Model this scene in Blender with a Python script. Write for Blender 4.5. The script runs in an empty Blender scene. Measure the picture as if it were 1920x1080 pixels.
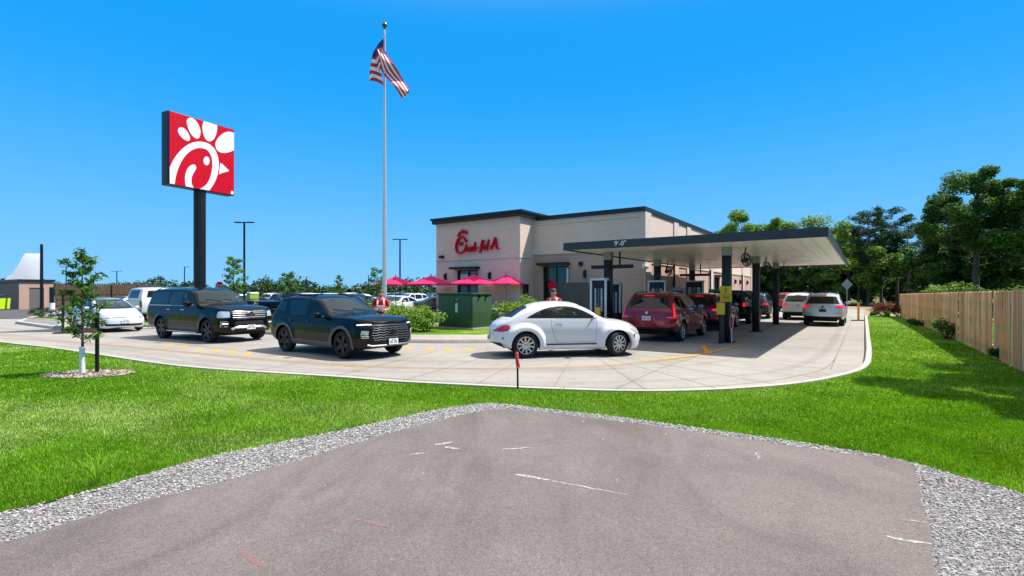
import bpy, bmesh, math, random
import numpy as np
from mathutils import Vector, Matrix
from mathutils.bvhtree import BVHTree
random.seed(7); RNG = np.random.default_rng(7)
PI = math.pi
SC = bpy.context.scene
COL = SC.collection

# ------------------------------------------------------------------ camera
cam_d = bpy.data.cameras.new('camera'); cam = bpy.data.objects.new('camera', cam_d); COL.objects.link(cam)
cam_d.sensor_width = 36.0; cam_d.lens = 17.906; cam_d.shift_y = 7/1920
cam_d.clip_start = 0.05; cam_d.clip_end = 3000
cam.location = (0, 0, 1.75); cam.rotation_euler = (PI/2, 0, 0)
SC.camera = cam

# ------------------------------------------------------------------ light
SUN_EL = math.radians(56); SUN_AZ = math.atan2(0.2, 0.98)     # azimuth measured from +X towards +Y
SUN_DIR = Vector((math.cos(SUN_EL)*math.cos(SUN_AZ), math.cos(SUN_EL)*math.sin(SUN_AZ), math.sin(SUN_EL)))
sd = bpy.data.lights.new('sun', 'SUN'); sun = bpy.data.objects.new('sun', sd); COL.objects.link(sun)
sd.energy = 4.2; sd.angle = math.radians(0.5); sd.color = (1.0, 0.955, 0.89)
sun.rotation_euler = (-SUN_DIR).to_track_quat('-Z', 'Y').to_euler(); sun.location = (30, 10, 40)

wd = bpy.data.worlds.new("World"); SC.world = wd; wd.use_nodes = True
_nt = wd.node_tree; _nt.nodes.clear()
_out = _nt.nodes.new('ShaderNodeOutputWorld'); _bg = _nt.nodes.new('ShaderNodeBackground')
_sky = _nt.nodes.new('ShaderNodeTexSky'); _sky.sky_type = 'NISHITA'; _sky.sun_disc = False
_sky.sun_elevation = SUN_EL; _sky.sun_rotation = PI/2 - SUN_AZ
_sky.dust_density = 0.3; _sky.ozone_density = 2.0
# deep-blue summer sky by elevation; the unseen upper part whitened as added fill light
_tc = _nt.nodes.new('ShaderNodeTexCoord'); _sx = _nt.nodes.new('ShaderNodeSeparateXYZ')
_rp = _nt.nodes.new('ShaderNodeValToRGB'); _cr = _rp.color_ramp; _cr.interpolation = 'B_SPLINE'
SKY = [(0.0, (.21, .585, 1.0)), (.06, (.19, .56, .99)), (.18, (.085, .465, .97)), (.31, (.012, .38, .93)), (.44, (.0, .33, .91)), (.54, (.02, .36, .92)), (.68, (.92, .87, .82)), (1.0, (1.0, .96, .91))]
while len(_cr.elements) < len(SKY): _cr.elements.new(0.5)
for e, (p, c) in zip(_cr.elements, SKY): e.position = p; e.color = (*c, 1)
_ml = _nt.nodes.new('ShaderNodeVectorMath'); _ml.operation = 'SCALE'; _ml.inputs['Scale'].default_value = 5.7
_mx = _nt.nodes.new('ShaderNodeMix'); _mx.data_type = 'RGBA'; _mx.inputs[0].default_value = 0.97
L_ = _nt.links.new
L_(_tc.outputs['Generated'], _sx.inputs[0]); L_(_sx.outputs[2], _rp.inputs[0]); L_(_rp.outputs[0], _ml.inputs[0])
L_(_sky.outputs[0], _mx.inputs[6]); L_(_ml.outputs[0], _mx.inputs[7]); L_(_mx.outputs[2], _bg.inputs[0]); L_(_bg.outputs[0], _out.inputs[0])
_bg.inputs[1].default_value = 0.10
SC.view_settings.view_transform = 'Standard'; SC.view_settings.look = 'None'
SC.view_settings.exposure = 0.9; SC.view_settings.gamma = 1.0
SC.cycles.max_bounces = 8; SC.cycles.transparent_max_bounces = 24; SC.cycles.diffuse_bounces = 3; SC.cycles.glossy_bounces = 4
SC.cycles.caustics_reflective = False; SC.cycles.caustics_refractive = False
try: SC.cycles.use_denoising = True
except Exception: pass

# site axes: A runs away along the drive lane, B runs left along the restaurant front
TH = math.atan2(.8226, .5686)
def L(a, b, z=0.0): return Vector((.5686*a - .8226*b, .8226*a + .5686*b, z))

# ------------------------------------------------------------------ objects, tags
def thing(name, label, cat, loc=(0, 0, 0), rz=0.0, group=None, kind=None):
    o = bpy.data.objects.new(name, None); COL.objects.link(o)
    o.empty_display_size = .2
    o.location = loc; o.rotation_euler = (0, 0, rz)
    return tag(o, label, cat, group, kind)
def tag(o, label=None, cat=None, group=None, kind=None):
    if label: o['label'] = label
    if cat: o['category'] = cat
    if group: o['group'] = group
    if kind: o['kind'] = kind
    return o
def kids(o): return [c for c in bpy.data.objects if c.parent == o]
def dup(root, loc, rz=None, label=None, group=None, paint=None, scale=None):
    def cp(o, par):
        c = o.copy(); COL.objects.link(c)
        c.parent = par
        if par is not None: c.matrix_parent_inverse = o.matrix_parent_inverse.copy()
        for ch in CH.get(o.name, []): cp(ch, c)
        if paint:
            for i, s in enumerate(c.material_slots):
                if s.material and s.material.name in paint:
                    nm_ = paint[s.material.name]; s.link = 'OBJECT'; s.material = nm_
        return c
    CH = {}
    for o in bpy.data.objects:
        if o.parent: CH.setdefault(o.parent.name, []).append(o)
    r = cp(root, None); r.location = loc
    if rz is not None: r.rotation_euler = (0, 0, rz)
    if scale is not None: r.scale = (scale,)*3 if np.isscalar(scale) else scale
    if label: r['label'] = label
    if group: r['group'] = group
    return r

# ------------------------------------------------------------------ mesh builder
class MB:
    def __init__(s): s.v = []; s.f = []; s.m = []; s.sm = []
    def add(s, verts, faces, mi=0, smooth=False, M=None):
        b = len(s.v)
        if M is not None: verts = [M @ Vector(p) for p in verts]
        s.v.extend([tuple(p) for p in verts]); s.f.extend([tuple(i+b for i in f) for f in faces])
        s.m.extend([mi]*len(faces)); s.sm.extend([smooth]*len(faces)); return s
    def box(s, c, d, mi=0, rz=0.0, M=None, bev=0.0):
        x, y, z = d[0]/2, d[1]/2, d[2]/2
        R = Matrix.Translation(c) @ Matrix.Rotation(rz, 4, 'Z')
        if M is not None: R = M @ R
        if bev <= 0:
            vs = [(sx*x, sy*y, sz*z) for sz in (-1, 1) for sy in (-1, 1) for sx in (-1, 1)]
            fs = [(0, 2, 3, 1), (4, 5, 7, 6), (0, 1, 5, 4), (2, 6, 7, 3), (0, 4, 6, 2), (1, 3, 7, 5)]
            return s.add(vs, fs, mi, False, R)
        bm = bmesh.new(); bmesh.ops.create_cube(bm, size=1)
        for v in bm.verts: v.co = Vector((v.co.x*d[0], v.co.y*d[1], v.co.z*d[2]))
        bmesh.ops.bevel(bm, geom=bm.edges[:], offset=bev, segments=2, affect='EDGES', profile=.5)
        bm.verts.index_update()
        s.add([v.co.copy() for v in bm.verts], [tuple(v.index for v in f.verts) for f in bm.faces], mi, True, R); bm.free(); return s
    def b2(s, x0, x1, y0, y1, z0, z1, mi=0, M=None, bev=0.0):
        return s.box(((x0+x1)/2, (y0+y1)/2, (z0+z1)/2), (abs(x1-x0), abs(y1-y0), abs(z1-z0)), mi, 0, M, bev)
    def prism(s, poly, z0, z1, mi=0, M=None, smooth=False):
        n = len(poly)
        vs = [(p[0], p[1], z0) for p in poly] + [(p[0], p[1], z1) for p in poly]
        a = sum(poly[i][0]*poly[(i+1) % n][1]-poly[(i+1) % n][0]*poly[i][1] for i in range(n))
        fs = [tuple(range(n, 2*n)), tuple(range(n-1, -1, -1))]
        fs += [(i, (i+1) % n, n+(i+1) % n, n+i) for i in range(n)]
        if a < 0: fs = [f[::-1] for f in fs]
        return s.add(vs, fs, mi, smooth, M)
    def tube(s, pts, r, n=8, mi=0, M=None, cap=True, smooth=True):
        pts = [Vector(p) for p in pts]
        if np.isscalar(r): r = [r]*len(pts)
        rings = []; up = None
        for i, p in enumerate(pts):
            t = (pts[min(i+1, len(pts)-1)] - pts[max(i-1, 0)]).normalized()
            if up is None:
                up = Vector((0, 0, 1)) if abs(t.z) < .9 else Vector((1, 0, 0))
            u = t.cross(up)
            if u.length < 1e-6: u = t.cross(Vector((0, 1, 0)))
            u.normalize(); w = u.cross(t).normalized(); up = w
            rings.append([p + r[i]*(math.cos(2*PI*k/n)*u + math.sin(2*PI*k/n)*w) for k in range(n)])
        vs = [q for R in rings for q in R]; fs = []
        for i in range(len(pts)-1):
            for k in range(n):
                fs.append((i*n+k, i*n+(k+1) % n, (i+1)*n+(k+1) % n, (i+1)*n+k))
        b = len(s.v); s.add(vs, fs, mi, smooth, M)
        if cap:
            s.add(rings[0], [tuple(range(n))[::-1]], mi, False, M); s.add(rings[-1], [tuple(range(n))], mi, False, M)
        return s
    def lathe(s, prof, n=24, mi=0, M=None, axis='Z', smooth=True, arc=(0, 2*PI)):
        full = abs(arc[1]-arc[0]-2*PI) < 1e-6; m = n if full else n+1
        vs = []
        for k in range(m):
            a = arc[0] + (arc[1]-arc[0])*k/n
            for (r, h) in prof:
                p = (r*math.cos(a), r*math.sin(a), h)
                if axis == 'Y': p = (p[0], h, p[1])
                elif axis == 'X': p = (h, p[0], p[1])
                vs.append(p)
        q = len(prof); fs = []
        for k in range(n):
            k2 = (k+1) % m
            for j in range(q-1):
                fs.append((k*q+j, k2*q+j, k2*q+j+1, k*q+j+1))
        return s.add(vs, fs, mi, smooth, M)
    def quad(s, a, b, c, d, mi=0, M=None): return s.add([a, b, c, d], [(0, 1, 2, 3)], mi, False, M)
    def build(s, name, mats, parent=None, loc=None, rz=None, sharp=40):
        me = bpy.data.meshes.new(name); me.from_pydata(s.v, [], s.f)
        if not isinstance(mats, (list, tuple)): mats = [mats]
        for m in mats: me.materials.append(m)
        me.polygons.foreach_set('material_index', s.m); me.polygons.foreach_set('use_smooth', s.sm)
        bm = bmesh.new(); bm.from_mesh(me); bmesh.ops.recalc_face_normals(bm, faces=bm.faces[:]) if len(s.f) < 40000 else None
        bm.to_mesh(me); bm.free()
        me.update()
        if any(s.sm) and sharp: me.set_sharp_from_angle(angle=math.radians(sharp))
        o = bpy.data.objects.new(name, me); COL.objects.link(o)
        if parent is not None: o.parent = parent
        if loc is not None: o.location = loc
        if rz is not None: o.rotation_euler = (0, 0, rz)
        return o
def raw_mesh(name, V, F, mats, parent=None, mi=None, smooth=False, kind=None):
    """fast path: V (n,3) float array, F (m,k) int array of equal-sided faces"""
    V = np.ascontiguousarray(V, dtype=np.float32); F = np.ascontiguousarray(F, dtype=np.int32)
    me = bpy.data.meshes.new(name); k = F.shape[1]
    me.vertices.add(len(V)); me.vertices.foreach_set('co', V.ravel())
    me.loops.add(F.size); me.loops.foreach_set('vertex_index', F.ravel())
    me.polygons.add(len(F)); me.polygons.foreach_set('loop_start', np.arange(0, F.size, k, dtype=np.int32))
    if not isinstance(mats, (list, tuple)): mats = [mats]
    for m in mats: me.materials.append(m)
    if mi is not None: me.polygons.foreach_set('material_index', np.asarray(mi, dtype=np.int32))
    me.polygons.foreach_set('use_smooth', np.full(len(F), smooth))
    me.update(calc_edges=True); me.validate()
    o = bpy.data.objects.new(name, me); COL.objects.link(o)
    if parent is not None: o.parent = parent
    if kind: o['kind'] = kind
    return o

# ------------------------------------------------------------------ materials
def lin(h):
    if isinstance(h, str):
        h = h.lstrip('#'); c = [int(h[i:i+2], 16)/255 for i in (0, 2, 4)]
        return tuple(x/12.92 if x <= .04045 else ((x+.055)/1.055)**2.4 for x in c)
    return tuple(h)
MATS = {}
class NT:
    """small node-tree helper"""
    def __init__(s, name):
        s.m = bpy.data.materials.new(name); s.m.use_nodes = True; s.t = s.m.node_tree; s.t.nodes.clear()
        s.out = s.t.nodes.new('ShaderNodeOutputMaterial'); s.p = s.t.nodes.new('ShaderNodeBsdfPrincipled')
        s.t.links.new(s.p.outputs[0], s.out.inputs[0]); MATS[name] = s.m
    def n(s, k, **kw):
        o = s.t.nodes.new('ShaderNode'+k)
        for a, b in kw.items(): setattr(o, a, b)
        return o
    def l(s, a, b): s.t.links.new(a, b)
    def pos(s, scale=(1, 1, 1), obj=True):
        tc = s.n('TexCoord'); mp = s.n('Mapping'); mp.inputs['Scale'].default_value = scale
        s.l(tc.outputs['Object'], mp.inputs[0]); return mp.outputs[0]
    def noise(s, vec, scale, detail=4, rough=.55, dist=0.0):
        o = s.n('TexNoise'); o.inputs['Scale'].default_value = scale; o.inputs['Detail'].default_value = detail
        o.inputs['Roughness'].default_value = rough; o.inputs['Distortion'].default_value = dist
        s.l(vec, o.inputs['Vector']); return o.outputs['Fac']
    def ramp(s, fac, stops, interp='LINEAR'):
        o = s.n('ValToRGB'); cr = o.color_ramp; cr.interpolation = interp
        while len(cr.elements) < len(stops): cr.elements.new(.5)
        for e, (p, c) in zip(cr.elements, stops): e.position = p; e.color = (*c, 1) if len(c) == 3 else c
        s.l(fac, o.inputs[0]); return o.outputs[0]
    def mix(s, a, b, fac, mode='MIX'):
        o = s.n('Mix', data_type='RGBA', blend_type=mode)
        for i, v in ((0, fac), (6, a), (7, b)):
            if hasattr(v, 'is_linked'): s.l(v, o.inputs[i])
            elif i == 0: o.inputs[0].default_value = v
            else: o.inputs[i].default_value = (*v, 1)
        return o.outputs[2]
    def bump(s, h, strength=.3, dist=.02):
        b = s.n('Bump'); b.inputs['Strength'].default_value = strength; b.inputs['Distance'].default_value = dist
        s.l(h, b.inputs['Height']); s.l(b.outputs[0], s.p.inputs['Normal'])
    def set(s, **kw):
        for k, v in kw.items():
            i = s.p.inputs[k.replace('_', ' ')]
            if hasattr(v, 'is_linked'): s.l(v, i)
            else: i.default_value = (*v, 1) if isinstance(v, tuple) and len(v) == 3 else v
def pm(name, col, rough=.5, metal=0.0, var=.12, scale=6.0, bump=0.0, coat=0.0, emis=None, spec=None, bscale=60):
    if name in MATS: return MATS[name]
    k = NT(name); c = lin(col)
    v = k.pos()
    if var:
        f = k.noise(v, scale, 5)
        d = tuple(max(0, x*(1-var)) for x in c); b = tuple(min(1, x*(1+var)) for x in c)
        k.set(Base_Color=k.ramp(f, [(.3, d), (.7, b)]))
        k.set(Roughness=k.ramp(k.noise(v, scale*2.3, 3), [(.3, (max(.02, rough*.85),)*3), (.7, (min(1, rough*1.15),)*3)]))
    else: k.set(Base_Color=c, Roughness=rough)
    k.set(Metallic=metal)
    if coat: k.set(Coat_Weight=coat, Coat_Roughness=.03)
    if spec is not None: k.p.inputs['Specular IOR Level'].default_value = spec
    if bump: k.bump(k.noise(v, bscale, 4), bump, .01)
    if emis: k.set(Emission_Color=lin(emis[0]), Emission_Strength=emis[1])
    return k.m
# ================================================================== ground
F_PX, HOR = 955.0, 547.0
def P(px, py, z=0.0):
    """where the line of sight through a photo pixel meets height z"""
    t = (1.75-z)/((py-HOR)/F_PX); return ((px-960)/F_PX*t, t)
def catmull(pts, n=6):
    q = [pts[0]]+list(pts)+[pts[-1]]; out = []
    for i in range(1, len(q)-2):
        for k in range(n):
            t = k/n; p0, p1, p2, p3 = [np.array(a, float) for a in q[i-1:i+3]]
            out.append(tuple(.5*((2*p1)+(-p0+p2)*t+(2*p0-5*p1+4*p2-p3)*t*t+(-p0+3*p1-3*p2+p3)*t**3)))
    out.append(tuple(map(float, pts[-1]))); return out
def sheet(name, poly, z, mat, kind='structure', parent=None):
    m = MB(); poly = [(p[0], p[1]) for p in poly]
    a = sum(poly[i][0]*poly[(i+1) % len(poly)][1]-poly[(i+1) % len(poly)][0]*poly[i][1] for i in range(len(poly)))
    if a < 0: poly = poly[::-1]
    m.add([(p[0], p[1], z) for p in poly], [tuple(range(len(poly)))])
    o = m.build(name, mat, parent); 
    if kind: o['kind'] = kind
    return o
def ribbon(m, pts, w, z, mi=0, closed=False):
    pts = [np.array(p[:2], float) for p in pts]; n = len(pts); vs = []
    for i in range(n):
        a = pts[(i-1) % n if closed else max(i-1, 0)]; b = pts[(i+1) % n if closed else min(i+1, n-1)]
        d = (b-a)/max(np.linalg.norm(b-a), 1e-9); nn = np.array([-d[1], d[0]]); ww = w(i/(n-1)) if callable(w) else w
        vs += [(*(pts[i]+nn*ww/2), z), (*(pts[i]-nn*ww/2), z)]
    fs = [(2*i, 2*i+1, (2*i+3) % (2*n), (2*i+2) % (2*n)) for i in range(n if closed else n-1)]
    m.add(vs, fs, mi)
def kerb_strip(m, pts, w, z0, z1, side=1, closed=False, mi=0):
    """kerb whose road face follows pts; side=+1 puts its body to the left of the direction of travel"""
    pts = [np.array(p[:2], float) for p in pts]; n = len(pts); vs = []
    prof = [(0, z0), (.025, z1-.02), (.045, z1), (w, z1), (w, z0)]
    for i in range(n):
        a = pts[(i-1) % n if closed else max(i-1, 0)]; b = pts[(i+1) % n if closed else min(i+1, n-1)]
        d = (b-a)/max(np.linalg.norm(b-a), 1e-9); nn = np.array([-d[1], d[0]])*side
        for (o, z) in prof: vs.append((*(pts[i]+nn*o), z))
    k = len(prof); fs = []
    for i in range(n if closed else n-1):
        j = (i+1) % n
        for q in range(k-1): fs.append((i*k+q, j*k+q, j*k+q+1, i*k+q+1))
    m.add(vs, fs, mi, True)

# --- materials of the ground
def concrete_mat(name, base, stain=.16):
    k = NT(name); v = k.pos(); c = lin(base)
    big = k.noise(v, .35, 5, .6); mid = k.noise(v, 2.2, 5, .65); fine = k.noise(v, 40, 3, .7)
    col = k.ramp(big, [(.30, tuple(x*(1-stain) for x in c)), (.68, tuple(min(1, x*(1+stain*.5)) for x in c))])
    col = k.mix(col, k.ramp(mid, [(.25, (.72, .69, .67)), (.55, (1, 1, 1))]), .55, 'MULTIPLY')
    col = k.mix(col, k.ramp(fine, [(.3, (.82, .82, .82)), (.7, (1.06, 1.05, 1.04))]), .6, 'MULTIPLY')
    # long smears dragged along by tyres
    st = k.noise(k.pos((.12, 1.6, 1)), 1.6, 6, .7); col = k.mix(col, k.ramp(st, [(.42, (1, 1, 1)), (.62, (.86, .84, .82))]), .6, 'MULTIPLY')
    oil = k.noise(v, 3.1, 3, .75, .6); col = k.mix(col, k.ramp(oil, [(.60, (1, 1, 1)), (.70, (.80, .78, .76))]), .75, 'MULTIPLY')
    spot = k.noise(v, 13, 2, .6); col = k.mix(col, k.ramp(spot, [(.66, (1, 1, 1)), (.72, (.72, .70, .68))]), .6, 'MULTIPLY')
    k.set(Base_Color=col, Roughness=.85); k.bump(fine, .15, .004); return k.m
M_CONC = concrete_mat('concrete_drive', '#9b968f')
M_KERB = concrete_mat('concrete_kerb', '#b2ada6', .1)
M_PAVE = concrete_mat('concrete_paving', '#a09a92', .12)
def asphalt_mat(name, base, sp=.35):
    k = NT(name); v = k.pos(); c = lin(base)
    big = k.noise(v, .6, 6, .62); fine = k.noise(v, 120, 2, .8); med = k.noise(v, 35, 3, .8)
    col = k.ramp(big, [(.32, tuple(x*.80 for x in c)), (.66, tuple(x*1.14 for x in c))])
    col = k.mix(col, k.ramp(fine, [(.30, (.45, .45, .46)), (.5, (1, 1, 1)), (.72, (1.75, 1.70, 1.68))]), sp*1.6, 'MULTIPLY')
    col = k.mix(col, k.ramp(med, [(.3, (.62, .6, .6)), (.7, (1.3, 1.28, 1.26))]), sp, 'MULTIPLY')
    dr = k.noise(k.pos((1.0, .35, 1)), 1.3, 5, .7, 1.2); col = k.mix(col, k.ramp(dr, [(.42, (1.05, 1.05, 1.05)), (.68, (.74, .72, .72))]), .8, 'MULTIPLY')
    ck = k.n('TexVoronoi', feature='DISTANCE_TO_EDGE'); ck.inputs['Scale'].default_value = .42; ck.inputs['Randomness'].default_value = 1.0
    wv = k.n('VectorMath', operation='ADD'); nz = k.n('TexNoise'); nz.inputs['Scale'].default_value = 2.2; nz.inputs['Detail'].default_value = 6; k.l(v, nz.inputs['Vector']); k.l(v, wv.inputs[0]); k.l(nz.outputs['Color'], wv.inputs[1]); k.l(wv.outputs[0], ck.inputs['Vector'])
    gate = k.ramp(k.noise(v, .5, 2), [(.48, (0, 0, 0)), (.58, (1, 1, 1))]); cr_ = k.ramp(ck.outputs['Distance'], [(0, (.45, .43, .43)), (.006, (1, 1, 1))]); col = k.mix(col, k.mix((1., 1., 1.), cr_, gate), .4, 'MULTIPLY')
    k.set(Base_Color=col, Roughness=.9)
    k.bump(k.mix(fine, med, .5), .55, .006); return k.m
M_PATH = asphalt_mat('asphalt_path_surface', '#69615f', .55)
M_LOT = asphalt_mat('asphalt_lot_surface', '#4e4b4d', .2)
def grass_mat(name, dark, mid, light, sheen=False):
    k = NT(name); v = k.pos(); 
    big = k.noise(v, .33, 5, .6, .8); med = k.noise(v, 2.4, 5, .65); fine = k.noise(k.pos((1, .6, 1)), 55, 3, .8)
    col = k.ramp(big, [(.28, lin(dark)), (.5, lin(mid)), (.72, lin(light))])
    col = k.mix(col, k.ramp(med, [(.3, (.62, .72, .6)), (.7, (1.2, 1.12, 1.15))]), .7, 'MULTIPLY')
    col = k.mix(col, k.ramp(fine, [(.25, (.35, .42, .35)), (.75, (1.45, 1.35, 1.4))]), .7, 'MULTIPLY')
    k.set(Base_Color=col, Roughness=.8); k.p.inputs['Specular IOR Level'].default_value = .15
    k.bump(fine, .6, .03); return k.m
M_LAWN = grass_mat('lawn_soil_and_turf', '#456a08', '#5a820a', '#7f9a3c')
M_FIELD = grass_mat('field_grass', '#4a5426', '#58602c', '#6c6c40')
def gravel_mat(name):
    k = NT(name); v = k.pos(); vo = k.n('TexVoronoi'); vo.inputs['Scale'].default_value = 62; k.l(v, vo.inputs['Vector'])
    sx = k.n('SeparateColor'); k.l(vo.outputs['Color'], sx.inputs[0])
    col = k.ramp(sx.outputs[0], [(0, lin('#676568')), (.4, lin('#7c7978')), (.75, lin('#9b9896')), (1, lin('#b6b3b0'))])
    col = k.mix(col, k.ramp(vo.outputs['Distance'], [(0, (1.05, 1.05, 1.05)), (.6, (.55, .55, .56))]), .8, 'MULTIPLY')
    k.set(Base_Color=col, Roughness=.9); k.bump(vo.outputs['Distance'], -.9, .02); return k.m
M_GRAVEL = gravel_mat('gravel_bed')

# --- outlines
FRONT = catmull([(-60, 41), (-30, 24.5), (-17.1, 17.05), (-13.9, 15.35), (-10.6, 13.37), (-8.1, 11.85), (-6.5, 11.07), (-4.84, 10.5), (-3.2, 9.95), (-2.1, 9.5), (-.8, 9.15), (.37, 8.85), (1.9, 8.6), (3.1, 8.66), (4.3, 8.98), (5.34, 9.44), (6.4, 10.15), (7.35, 10.95), (8.25, 12.0), (9.3, 13.45)], 5)
RIGHT = [tuple(L(a, -.02)[:2]) for a in (18, 22, 28, 34, 40, 44)]
EDGE = FRONT+RIGHT
g = MB(); g.quad((-1600, -300, -.06), (1600, -300, -.06), (1600, 2500, -.06), (-1600, 2500, -.06)); g = g.build('ground', M_FIELD); g['kind'] = 'structure'
drive = EDGE+[tuple(L(46, -.02)[:2]), tuple(L(60, -.02)[:2]), tuple(L(60, 12)[:2]), (-20, 31), (-34, 33), (-60, 44)]
sheet('driveway', drive, 0.0, M_CONC)
sheet('parking_lot', [(-140, 60), (-62, 44.5), (-34, 33.5), (-24, 30), (-18, 27.4), (-14, 25.8), (-10, 24.9), (-6.9, 25.5), (-5, 29.1), (3, 38), (4, 48), (10, 60), (18, 110), (-60, 125), (-150, 110)], .007, M_LOT)
# --- front lawn, gravel edging, blacktop path (z rises in 6 mm steps)
ZL = .08
def offs(pts, d):
    out = []
    for i, p in enumerate(pts):
        a = np.array(pts[max(i-1, 0)]); b = np.array(pts[min(i+1, len(pts)-1)]); t = (b-a)/np.linalg.norm(b-a); out.append((p[0]+t[1]*d, p[1]-t[0]*d))
    return out
KERB_OUT = offs(EDGE, .16)
LAWN = KERB_OUT+[tuple(L(44.2, -1.9)[:2]), tuple(L(60, -4)[:2]), (60, 40), (45, -12), (-60, -12), (-70, 36)]
sheet('front_lawn', LAWN, ZL, M_LAWN)
m = MB(); kerb_strip(m, EDGE, .16, -.02, .11, side=-1); o = m.build('kerb', M_KERB); o['kind'] = 'structure'
GZ, PZ = ZL+.006, ZL+.014
GRAVEL = catmull([(-9, .6), (-7.4, 1.5), (-6.2, 2.25)]+[P(x, y, GZ) for x, y in [(-260, 1022), (-120, 991), (0, 962), (170, 920), (400, 855), (650, 805), (800, 772), (860, 762), (905, 757), (940, 757), (1000, 764), (1100, 775), (1200, 787), (1320, 804), (1450, 822), (1560, 839), (1640, 852), (1720, 870), (1800, 893), (1920, 925), (2100, 975)]]+[(5.2, 2.6), (6.0, 1.4), (6.8, -.6), (7.5, -3)], 5)
PATH = catmull([(-8, 0), (-6.6, 1.0), (-5.4, 1.85)]+[P(x, y, PZ) for x, y in [(-220, 1085), (-100, 1050), (0, 1020), (250, 945), (500, 880), (700, 820), (850, 782), (905, 770), (932, 767), (1000, 770), (1100, 782), (1200, 795), (1320, 812), (1450, 830), (1560, 846), (1640, 856), (1694, 864), (1709, 871), (1715, 884), (1724, 915), (1735, 955), (1747, 1010), (1760, 1080)]]+[(2.25, 2.4), (2.0, 1.7), (1.8, .8), (1.65, -.4), (1.55, -1.6), (1.5, -3)], 5)
rngj = np.random.default_rng(3)
def jag(p, s): return [(q[0]+rngj.normal(0, s), q[1]+rngj.normal(0, s)) for q in p]
GRAVEL_J = jag(GRAVEL, .016); PATH_J = jag(PATH, .010)
sheet('gravel_edging', GRAVEL_J+[(-9, -4)], ZL+.006, M_GRAVEL)
sheet('blacktop_path', PATH_J+[(-8, -4)], ZL+.014, M_PATH)
def inpoly(X, Y, poly):
    r = np.zeros(len(X), bool); n = len(poly)
    for i in range(n):
        x1, y1 = poly[i][:2]; x2, y2 = poly[(i+1) % n][:2]
        if y1 == y2: continue
        c = ((y1 > Y) != (y2 > Y)) & (X < (x2-x1)*(Y-y1)/(y2-y1)+x1); r ^= c
    return r
# loose stones of the edging
def stones(name, poly_in, poly_ex, box, n, z, mats, smin, smax, near=None):
    X = RNG.uniform(box[0], box[1], n*3); Y = RNG.uniform(box[2], box[3], n*3)
    k = inpoly(X, Y, poly_in)
    if poly_ex is not None:
        kk = inpoly(X, Y, poly_ex); k &= ~kk | (RNG.random(len(X)) < .004)
    d = np.hypot(X, Y); k &= RNG.random(len(X)) < np.clip(6/np.maximum(d, 1.5), .25, 1)
    X, Y = X[k][:n], Y[k][:n]; n = len(X); s = RNG.uniform(smin, smax, n)*np.clip(np.hypot(X, Y)/5, .8, 1.3)
    O = np.array([[1, 0, 0], [0, 1, 0], [-1, 0, 0], [0, -1, 0], [0, 0, 1], [.5, .5, .75], [-.5, .4, .8]], float)
    O = np.array([[1, .1, .1], [.2, 1, .0], [-1, .3, .1], [-.3, -1, .05], [.15, .1, .9], [-.1, .0, -.6]], float)
    T = np.array([[0, 1, 4], [1, 2, 4], [2, 3, 4], [3, 0, 4], [1, 0, 5], [2, 1, 5], [3, 2, 5], [0, 3, 5]])
    V = O[None]*RNG.uniform(.6, 1.3, (n, 6, 3)); a = RNG.uniform(0, 2*PI, n); ca, sa = np.cos(a)[:, None], np.sin(a)[:, None]
    x = V[..., 0]*ca-V[..., 1]*sa; y = V[..., 0]*sa+V[..., 1]*ca
    V = np.stack([x*s[:, None]+X[:, None], y*s[:, None]*.75+Y[:, None], V[..., 2]*s[:, None]*.6+z+s[:, None]*.15], -1).reshape(-1, 3)
    Fc = (T[None]+np.arange(n)[:, None, None]*6).reshape(-1, 3)
    return raw_mesh(name, V, Fc, mats, mi=np.repeat(RNG.integers(0, len(mats), n), 8))
ST = [pm('stone_pale', '#a09d9a', .85, var=.1), pm('stone_grey', '#807d7e', .85, var=.1), pm('stone_white', '#b9b6b2', .8, var=.08), pm('stone_dark', '#6d6b6d', .85, var=.1)]
o = stones('gravel', GRAVEL+[(-9, -4)], PATH+[(-8, -4)], (-4.8, 5.2, 2.6, 7.7), 46000, ZL+.010, ST, .005, .0135); tag(o, 'loose pale grey gravel along the blacktop edge', 'gravel', kind='stuff')

# chalk and spray marks left by surveyors on the blacktop
def mark_mat(name, col, al=.95, lo=.36, hi=.70):
    k = NT(name); v = k.pos(); c = lin(col); k.set(Base_Color=c, Roughness=.9)
    tr = k.n('BsdfTransparent'); mx = k.n('MixShader'); n1 = k.noise(v, 28, 4, .8); k.l(k.ramp(n1, [(lo, (0, 0, 0)), (hi, (al,)*3)]), mx.inputs[0])
    k.l(tr.outputs[0], mx.inputs[1]); k.l(k.p.outputs[0], mx.inputs[2]); k.l(mx.outputs[0], k.out.inputs[0]); return k.m
M_CHALK = mark_mat('chalk_white', '#d8d4cc', .85); M_PINK = mark_mat('chalk_pink', '#a8706c', .6); M_YEL = mark_mat('paint_yellow_worn', '#e8a010', 1.0, .26, .50); M_RUST = mark_mat('rust_stain', '#b08a5c', .55, .34, .62); M_TRACK = mark_mat('tyre_mark', '#57524d', .30, .42, .78)
Z1 = ZL+.018
def marks(name, mat, segs):
    m = MB()
    for (a, b, w) in segs:
        p, q = P(*a, Z1), P(*b, Z1); n = 7
        pts = [(p[0]+(q[0]-p[0])*i/n+rngj.normal(0, .006), p[1]+(q[1]-p[1])*i/n+rngj.normal(0, .006)) for i in range(n+1)]
        ribbon(m, pts, lambda t, w=w: w*(.5+.6*math.sin(PI*min(1, t*1.1+.05))), Z1)
    o = m.build(name, mat); o['kind'] = 'structure'; return o
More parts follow.
